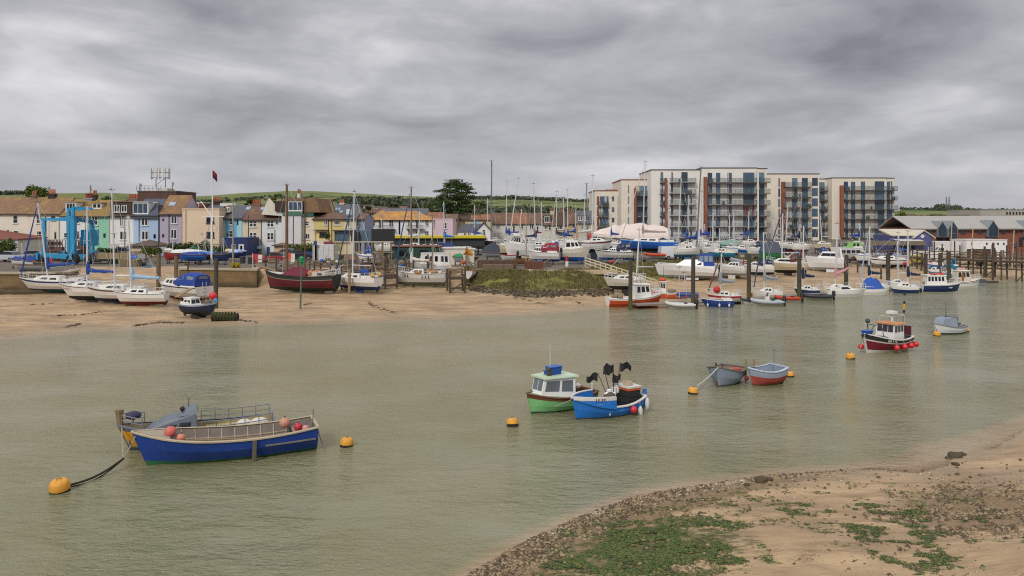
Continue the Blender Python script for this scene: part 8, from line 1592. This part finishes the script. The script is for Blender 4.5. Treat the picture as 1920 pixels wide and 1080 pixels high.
cruiser('royal blue motor boat between the three close piles',1738,1770,512,178,hull=BLS,fb=(1.2,1.0,.95),stripe=(WH,0,.25),group=GJ,cab=(.3,.65,.6));cruiser('turquoise-topped blue boat behind the thick right pile',1770,1797,517,175,hull=TEA,fb=(1.3,1.1,1.0),group=GJ,cab=(.2,.6,.9),cab_mt=paint('#2f86b0',.5));cruiser('teal and white small boat on the mud behind the navy catamaran',1738,1762,523,180,hull=TEA,fb=(1.0,.8,.75),stripe=(WH,0,.3),group=GJ,cab=(.4,.7,.4));cruiser('white and blue half-decked boat below the turquoise-topped one',1764,1798,527,178,hull=paint('#5f9cc0',.5),fb=(1.0,.8,.8),stripe=(WH,0,.3),group=GJ,cab=(.4,.7,.4))
dinghy('dark tender hanging in the tall jetty piles',1828,1842,505,170,BLKH,lift=.4,group=GJ);cruiser('long white-topped cabin boat far behind the three close piles',1740,1782,492,180,hull=WH2,fb=(1.4,1.2,1.1),group=GJ,cab=(.25,.7,.8),yfix=124,lift=.3)
for px,pyt,pyb,Yp,lb in((1781,413,478,119,'cream mast standing above the thick right pile'),(1820,430,500,114,'tan mast in front of the white annexe left end'),(1897,432,500,112,'slim tan mast before the brick building right part')):
 g=float(gz(XA(px,Yp),Yp));o=thing('mast_pole',lb,'mast',(XA(px,Yp),Yp,g),group='spare masts by the jetty');MB().tube((0,0,0),(.35,0,ZA(pyt,Yp)-g),.09,.07,7).build('pole',plain('#b5a98f',.6),o);MB().bar((-.3,0,(ZA(pyt,Yp)-g)*.72),(.9,0,(ZA(pyt,Yp)-g)*.72),.04).build('spreaders',plain('#a39a86',.6),o)
 # ---------------- boats afloat along the pontoon ----------------
b=yacht('white bilge-keeled yacht dried on the mud left of the first mooring pile',1132,1211,553,180,hull=paint('#c9c3b4',.5),bottom='k',fb=(.95,.72,.75),lift=.45,twin=True,group=GPN,mast=(1193,432,1199),cover=None,life=True)
def fboat(label,px0,px1,py,head,hull,cab,fb=(1.25,.85,.85),z=0.0,group=GPN,stripe=None,bottom='k',wins=((.08,.3),(.38,.62),(.7,.92)),front=2,wh=None,nm='fishing_boat',roof=None,rails=True,beam=.36,sf=.25):
 b=Boat(nm,label,'fishing boat',px0,px1,py,head,beam,z,fb,.4,0,.82,.5,hull=hull,bands=[(.16,WH),(1.0,hull)]if stripe is None else stripe,bottom=bottom,rail=WH,group=group,N=11,pw=1.8);b.cabin(cab[0],cab[1],cab[2],wh or M_GC,.75,sf,.05,.9,wins,front=front,roof=roof or M_GC,over=.1,name='wheelhouse',wv=(.45,.88));
 if rails:b.rails(push=False)
 b.part('deck_gear',MB().ball((b.tx(.15),.2,b.sheer(.15)+.2),.32,1.3,1,.8).ball((b.tx(.22),-.35,b.sheer(.2)+.18),.26),paint('#8a7a66',.9,.5,4));return b
b=fboat('orange-hulled white fishing boat at the left end of the pontoon',1135,1241,574,8,paint('#bf4a22',.5),(.48,.78,1.15));b.part('aerials',MB().tube((b.tx(.55),.2,b.ctop),(b.tx(.55),.2,b.ctop+1.2),.02).tube((b.tx(.6),-.2,b.ctop),(b.tx(.6),-.2,b.ctop+.8),.02),M_BLK)
b=fboat('smaller orange boat with a tiny wheelhouse and round red float on its roof',1222,1268,563,175,paint('#c4541f',.5),(.42,.72,1.0));b.part('roof_float',MB().ball((b.tx(.55),0,b.ctop+.25),.38,1,1,.6),paint('#cf4420',.5));b.part('aerial',MB().tube((b.tx(.5),0,b.ctop),(b.tx(.5),0,b.ctop+1.6),.02),M_BLK)
p=P(1202,575,0);o=thing('kayak','bright orange kayak lying on the pontoon by the first pile','kayak',(p.x,p.y+.5,.5),4);MB().path([(-.9-.0,0,.15),(-.6,0,.08),(0,0,.05),(.6,0,.08),(.95,0,.15)],[.03,.22,.3,.22,.03],9).build('hull',paint('#cf6a14',.4),o,True);MB().box(-.3,.25,-.14,.14,.3,.36).build('cockpit',M_BLK,o)
rib('white inflatable with a grey outboard on the near side of the pontoon',1248,1303,579,176,'#c9c8c2',0.0,console=False);dinghy('blue covered dinghy with a thin mast behind the second mooring pile',1262,1310,560,176,BLS,z=0.0,group=GPN,tarp=paint('#2f4f8f',.8),cradle=False,lift=0,h=.25,mast=(1284,512,1283));dinghy('red-trimmed pale dinghy left of the second mooring pile',1246,1290,568,4,CRM,z=0.0,group=GPN,cradle=False,lift=0,rail=REDS,mast=(1274,502,1273.5))
b=cruiser('royal blue open launch with white fenders right of the second pile',1313,1376,575,176,hull=paint('#1d3c80',.5),z=0.0,fb=(.85,.65,.65),cab=None,group=GPN,rails=False);[b.fender(t,1,.2,.1,plain('#d3d0c8'),1.8)for t in(.15,.45,.8)]
b=yacht('white yacht with red stripes and a grey sail cover above the blue launch',1325,1390,566,178,z=0.0,stripe=(REDS,.1,.38),mast=(1350,475,1353),cover=CVG,group=GPN,bottom='r',jib=paint('#6d3a40',.7),fb=(.9,.72,.75));b.part('red_float',MB().ball((b.tx(.72),.3,b.sheer(.7)+.55),.38),paint('#c42a2c',.5))
rib('black inflatable tender beside the third mooring pile',1388,1412,570,178,'#2a2c33',0.0,console=False,ob=False);rib('light grey inflatable with a white console by the third pile',1408,1469,573,176,'#a9b0b5',0.0)
b=yacht('white cabin yacht with a pale grey sail cover behind the grey inflatable',1411,1468,560,178,z=0.0,mast=(1433,435,1431.5),cover=CVG,group=GPN,bottom='b',fb=(1.0,.8,.8),jib=CVS);rib('orange-red inflatable with black seats left of the fourth pile',1453,1502,566,176,'#b8391c',0.0,console=False)
b=yacht('navy-hulled yacht with a navy sail cover behind the fourth mooring pile',1488,1538,556,176,hull=NAV,z=0.0,stripe=(WH,0,.12),mast=(1505.5,423,1507),cover=CVN,group=GPN,bottom='r',fb=(1.05,.85,.85));rib('long black inflatable with a white flank patch right of the fourth pile',1501,1562,562,174,'#2b2d34',0.0,console=False)
cruiser('sleek white speedboat with a black slit window near the fifth pile',1545,1624,557,-4,z=0.0,fb=(.95,.85,.75),cab=(.3,.72,.38),wins=((.1,.8),),front=0,group=GPN,sf=1.0,bottom='w',gl=glass('#15181c',.08));b=yacht('white yacht with a pink-wrapped spar behind the sleek speedboat',1543,1600,551,178,z=0.0,mast=(1566,420,1570),group=GPN,cover=paint('#c98d92',.8),bup=.9,fb=(.95,.75,.75),boom=.45,bottom='w')
b=cruiser('white boat under a big royal blue tent cover left of the sixth pile',1614,1671,553,-6,z=0.0,hull=WH,cab=None,fb=(1.05,.8,.8),group=GPN,bottom='w');b.tarp(paint('#1c4fa5',.7,.2,2),.05,.72,1.25,.05,N=8);b=yacht('white yacht with a navy sail cover behind the blue tent cover',1610,1668,546,178,z=0.0,mast=(1629,423,1631),cover=CVN,group=GPN,bottom='b',jib=paint('#9fb5cf',.7))
b=yacht('white-decked yacht with a dark blue hull and blue sail cover right of the sixth pile',1669,1724,549,178,z=0.0,hull=NAV,stripe=(WH,0,.5),mast=(1702,434,1702.5),cover=CVN,group=GPN,bottom='b',fb=(1.0,.78,.8));b=yacht('small white yacht tucked behind the dark blue-hulled yacht',1660,1704,541,178,z=0.0,mast=(1684,452,1683),group=GPN,bottom='w')
b=fboat('navy twin-hulled workboat with a long white wheelhouse at the right end of the pontoon',1721,1801,548,-4,NAV,(.10,.60,1.05),fb=(1.15,.95,.9),wins=((.05,.17),(.22,.34),(.4,.52),(.58,.7),(.76,.88)),stripe=[(.1,WH),(.9,NAV),(1.0,WH)],beam=.4,sf=.15);b.part('red_lifefloats',MB().path([(b.tx(.2),-.5,b.ctop+.2),(b.tx(.36),-.5,b.ctop+.2)],.12,7).path([(b.tx(.42),-.3,b.ctop+.2),(b.tx(.54),-.3,b.ctop+.2)],.12,7),paint('#c4452f',.5));b.part('hull_tunnel',MB().box(-b.L/2-.01,-b.L/2+.02,-.35,.35,0,.45),M_BLK)
b.part('emblem',MB().add([(b.tx(.58),-b.hb(.6)-.03,.62),(b.tx(.66),-b.hb(.6)-.03,.55),(b.tx(.72),-b.hb(.6)-.03,.74),(b.tx(.64),-b.hb(.6)-.03,.66)],[(0,1,2,3)]),plain('#d6d4ce'))
b=fboat('white fishing boat with an orange door at the far right of the moorings',1775,1838,541,5,paint('#d6d2c8',.4),(.16,.62,1.25),fb=(1.3,.95,.9),stripe=[(.1,BLKH),(.2,WH),(.26,BLKH),(1.0,WH)],wh=paint('#d3cbb5',.5),bottom='w');b.part('orange_door',MB().box(b.tx(.3),b.tx(.37),-b.hb(.33)*.75-.02,-b.hb(.33)*.72,b.sheer(.33)+.1,b.sheer(.33)+1.05),paint('#9c5a2c',.6));b.part('roof_gear',MB().ball((b.tx(.3),0,b.ctop+.2),.25,1.4,1,.8).cbox((b.tx(.45),.2,b.ctop+.22),(.4,.4,.3)),paint('#c9a58d',.6))
dinghy('grey-blue tender with a dark cover beyond the far right fishing boat',1826,1850,536,178,GRYH,z=0.0,group=GPN,tarp=CVD,cradle=False,lift=0);p=P(1853,530,0);solo(MB().box(-1.2,1.2,-.4,.4,-.2,.25).box(-1.0,-.6,-.5,.5,.253,.45),'float',paint('#4a4238',.9),'low dark timber float past the far right boats','float',tuple(p))
# ---------------- more of the crowded yard ----------------
for px0,px1,py,Y_,hd,hl,mst,cv,bt,lb in((1132,1166,474,132,178,WH,(1146,372,1147),CVB,'b','white yacht half hidden behind the maroon-striped yacht bow'),(1236,1272,478,120,3,WH2,(1256,392,1254),None,'r','off-white yacht between the wrapped yacht and the white van'),(1296,1330,466,140,176,WH,(1322,420,1321),CVB,'n','white yacht tucked under the split block balconies'),(1388,1424,468,138,4,WH,(1403,396,1404),CVB,'k','white yacht right below the red curtain balcony'),(1436,1476,474,128,178,WH2,(1452,410,1450),CVG,'b','off-white yacht with a grey cover behind the green-skirted boat'),(1484,1522,478,124,2,WH,(1499,420,1500),CVN,'r','white yacht on stands before the cream block podium'),(1524,1560,474,130,178,CRM,(1541,404,1538),None,'g','cream yacht on stands below the recessed block'),(1586,1626,470,134,3,WH2,(1611,418,1612),CVB,'b','white yacht on stands under the purple awning'),(1640,1672,470,136,178,NAV,(1655,432,1656),CVW,'r','navy yacht on stands under the end block corner balconies'),(870,902,470,138,178,WH,(889,384,890),CVB,'k','white yacht on stands right in front of the white chapel'),(905,944,464,142,4,WH2,(915,372,914),None,'b','off-white yacht behind the maroon-black hull'),(990,1024,462,144,178,WH,(1002,398,1003),CVR,'k','white yacht with a dark red cover before the bay-windowed house'),(1052,1084,461,146,2,WH,(1079,384,1080),CVB,'g','white yacht far back before the mock-timbered house'),(1092,1124,460,148,178,CRM,(1092,366,1093.5),None,'n','cream yacht far back below the lowest apartment block'),(700,742,470,112,178,WH2,(716,408,715),CVB,'k','off-white yacht behind the black box screen'),(752,800,464,113,4,WH,(785,395,787),CVW,'b','white yacht behind the green shed roof under the yellow fascia'),(805,850,462,114,178,WH,(833,378,832),paint('#2f6fc0',.8),'r','white yacht with a bright blue drape before the pink house')):
 yacht(lb,px0,px1,py,hd,hull=hl,bottom=bt,mast=mst,cover=cv,lift=.75,cradle=True,group=GY,yfix=Y_,rails=False,stripe=(NAV,.08,.16)if px0%3==0 else None)
for px0,px1,py,Y_,hd,hl,cv,lb in((1018,1050,484,108,178,WH,CVB,'white sports boat with a blue hood behind the burgundy canopy'),(1148,1172,468,128,4,WH,None,'white sports boat behind the navy-canopied boat'),(1216,1250,470,128,178,WH2,CVN,'off-white cabin boat below the pink-wrapped yacht'),(1352,1384,480,114,176,WH,None,'white cabin boat in front of the pale green tarpaulin'),(1470,1500,490,108,178,WH2,CVD,'off-white cabin boat with a dark hood on the yard edge'),(1536,1566,484,116,2,WH,CVB,'white cabin boat with blue hood behind the power catamaran'),(1600,1634,482,117,178,WH,None,'white cabin boat beyond the lime green roof'),(962,992,474,122,178,WH,CVN,'white cabin boat behind the swept-arch motor yacht'),(828,858,474,106,178,WH,None,'white cabin boat under the wide blue signboard'),(668,700,494,90,176,WH2,CVB,'small white cabin boat under the long timber gallery')):
 cruiser(lb,px0,px1,py,hd,hull=hl,fb=(1.1,.9,.85),cab=(.35,.72,.55),lift=.55,cradle=True,canopy=cv,yfix=Y_,rails=False,stripe=(BLS,.1,.2)if px0%4==0 else None)
rgc=random.Random(77)
def heap(label,px,Y_,w,h,col,seed):
 x=XA(px,Y_);g=float(gz(x,Y_));rr=random.Random(seed);o=thing('gear_heap',label,'gear heap',(x,Y_,g),rr.uniform(-20,20),'heaps of boat gear')
 m=MB()
 for i in range(7):a=rr.uniform(.25,.6);m.cbox((rr.uniform(-w,w),rr.uniform(-.4,.4),rr.uniform(.1,h)),(a*rr.uniform(.8,2),a,a*.8))
 m.build('boxes',paint(col,.8,.5,4),o);q=MB()
 for i in range(3):q.bar((rr.uniform(-w,0),rr.uniform(-.5,.5),.1),(rr.uniform(0,w),rr.uniform(-.5,.5),h*rr.uniform(.9,1.9)),.08)
 q.build('spars',M_WDL,o);MB().ball((rr.uniform(-w,w),-.3,h*.8),.28,n=8,m=6).build('float',paint(rr.choice(('#c4522c','#b52f33','#cfc9bd','#2f5fa8','#c9a227')),.6),o)
for i,(px,Y_,w,h,col,lb)in enumerate(((640,92,1.2,.8,'#6d6a60','grey gear heap under the gallery left end'),(662,93,1.0,1.1,'#4f5a63','dark gear heap beside the red post at the gallery'),(690,92.5,1.4,.9,'#857763','brown gear heap below the black box screen'),(738,91,1.3,.8,'#7d8378','grey-green gear heap at the green shed left corner'),(770,92,1.5,.7,'#9a8f80','pale gear heap under the green shed windows'),(806,91,1.2,.8,'#5a4a40','brown gear heap at the green shed right corner'),(880,93,1.2,.8,'#8f8a80','pale gear heap at the cream cabin foot'),(1015,96,1.3,.8,'#6d5a4d','brown gear heap left of the burgundy-canopied boat'),(1150,97,1.2,.7,'#77726a','grey gear heap under the navy-canopied boat stern'),(1200,104,1.5,.9,'#5d5f63','dark gear heap left of the orange inflatable'),(1300,112,1.4,.9,'#8a8378','pale gear heap right of the white van'),(1420,112,1.4,1.0,'#6a6358','grey gear heap left of the green-skirted boat'),(1500,114,1.6,1.1,'#7d5f4d','rusty gear heap below the slatted shed'),(1580,116,1.5,1.0,'#8d8778','pale gear heap by the lime-roofed houseboat'),(1650,115,1.6,1.1,'#6d675c','grey gear heap beside the old timber jetty'),(1690,117,1.4,1.2,'#7d7363','brown gear heap under the grey tent tarpaulin'),(1760,117,1.6,1.1,'#8a8a88','grey gear heap below the white canopy fascia'),(545,92,1.2,.7,'#9a9388','pale gear heap behind the barge bow'),(610,95,1.2,.8,'#77705f','brown gear heap below the ribbed container'),(275,93,1.3,.8,'#6d7684','blue-grey gear heap right of the steel screen'))):heap(lb,px,Y_,w,h,col,i+5)
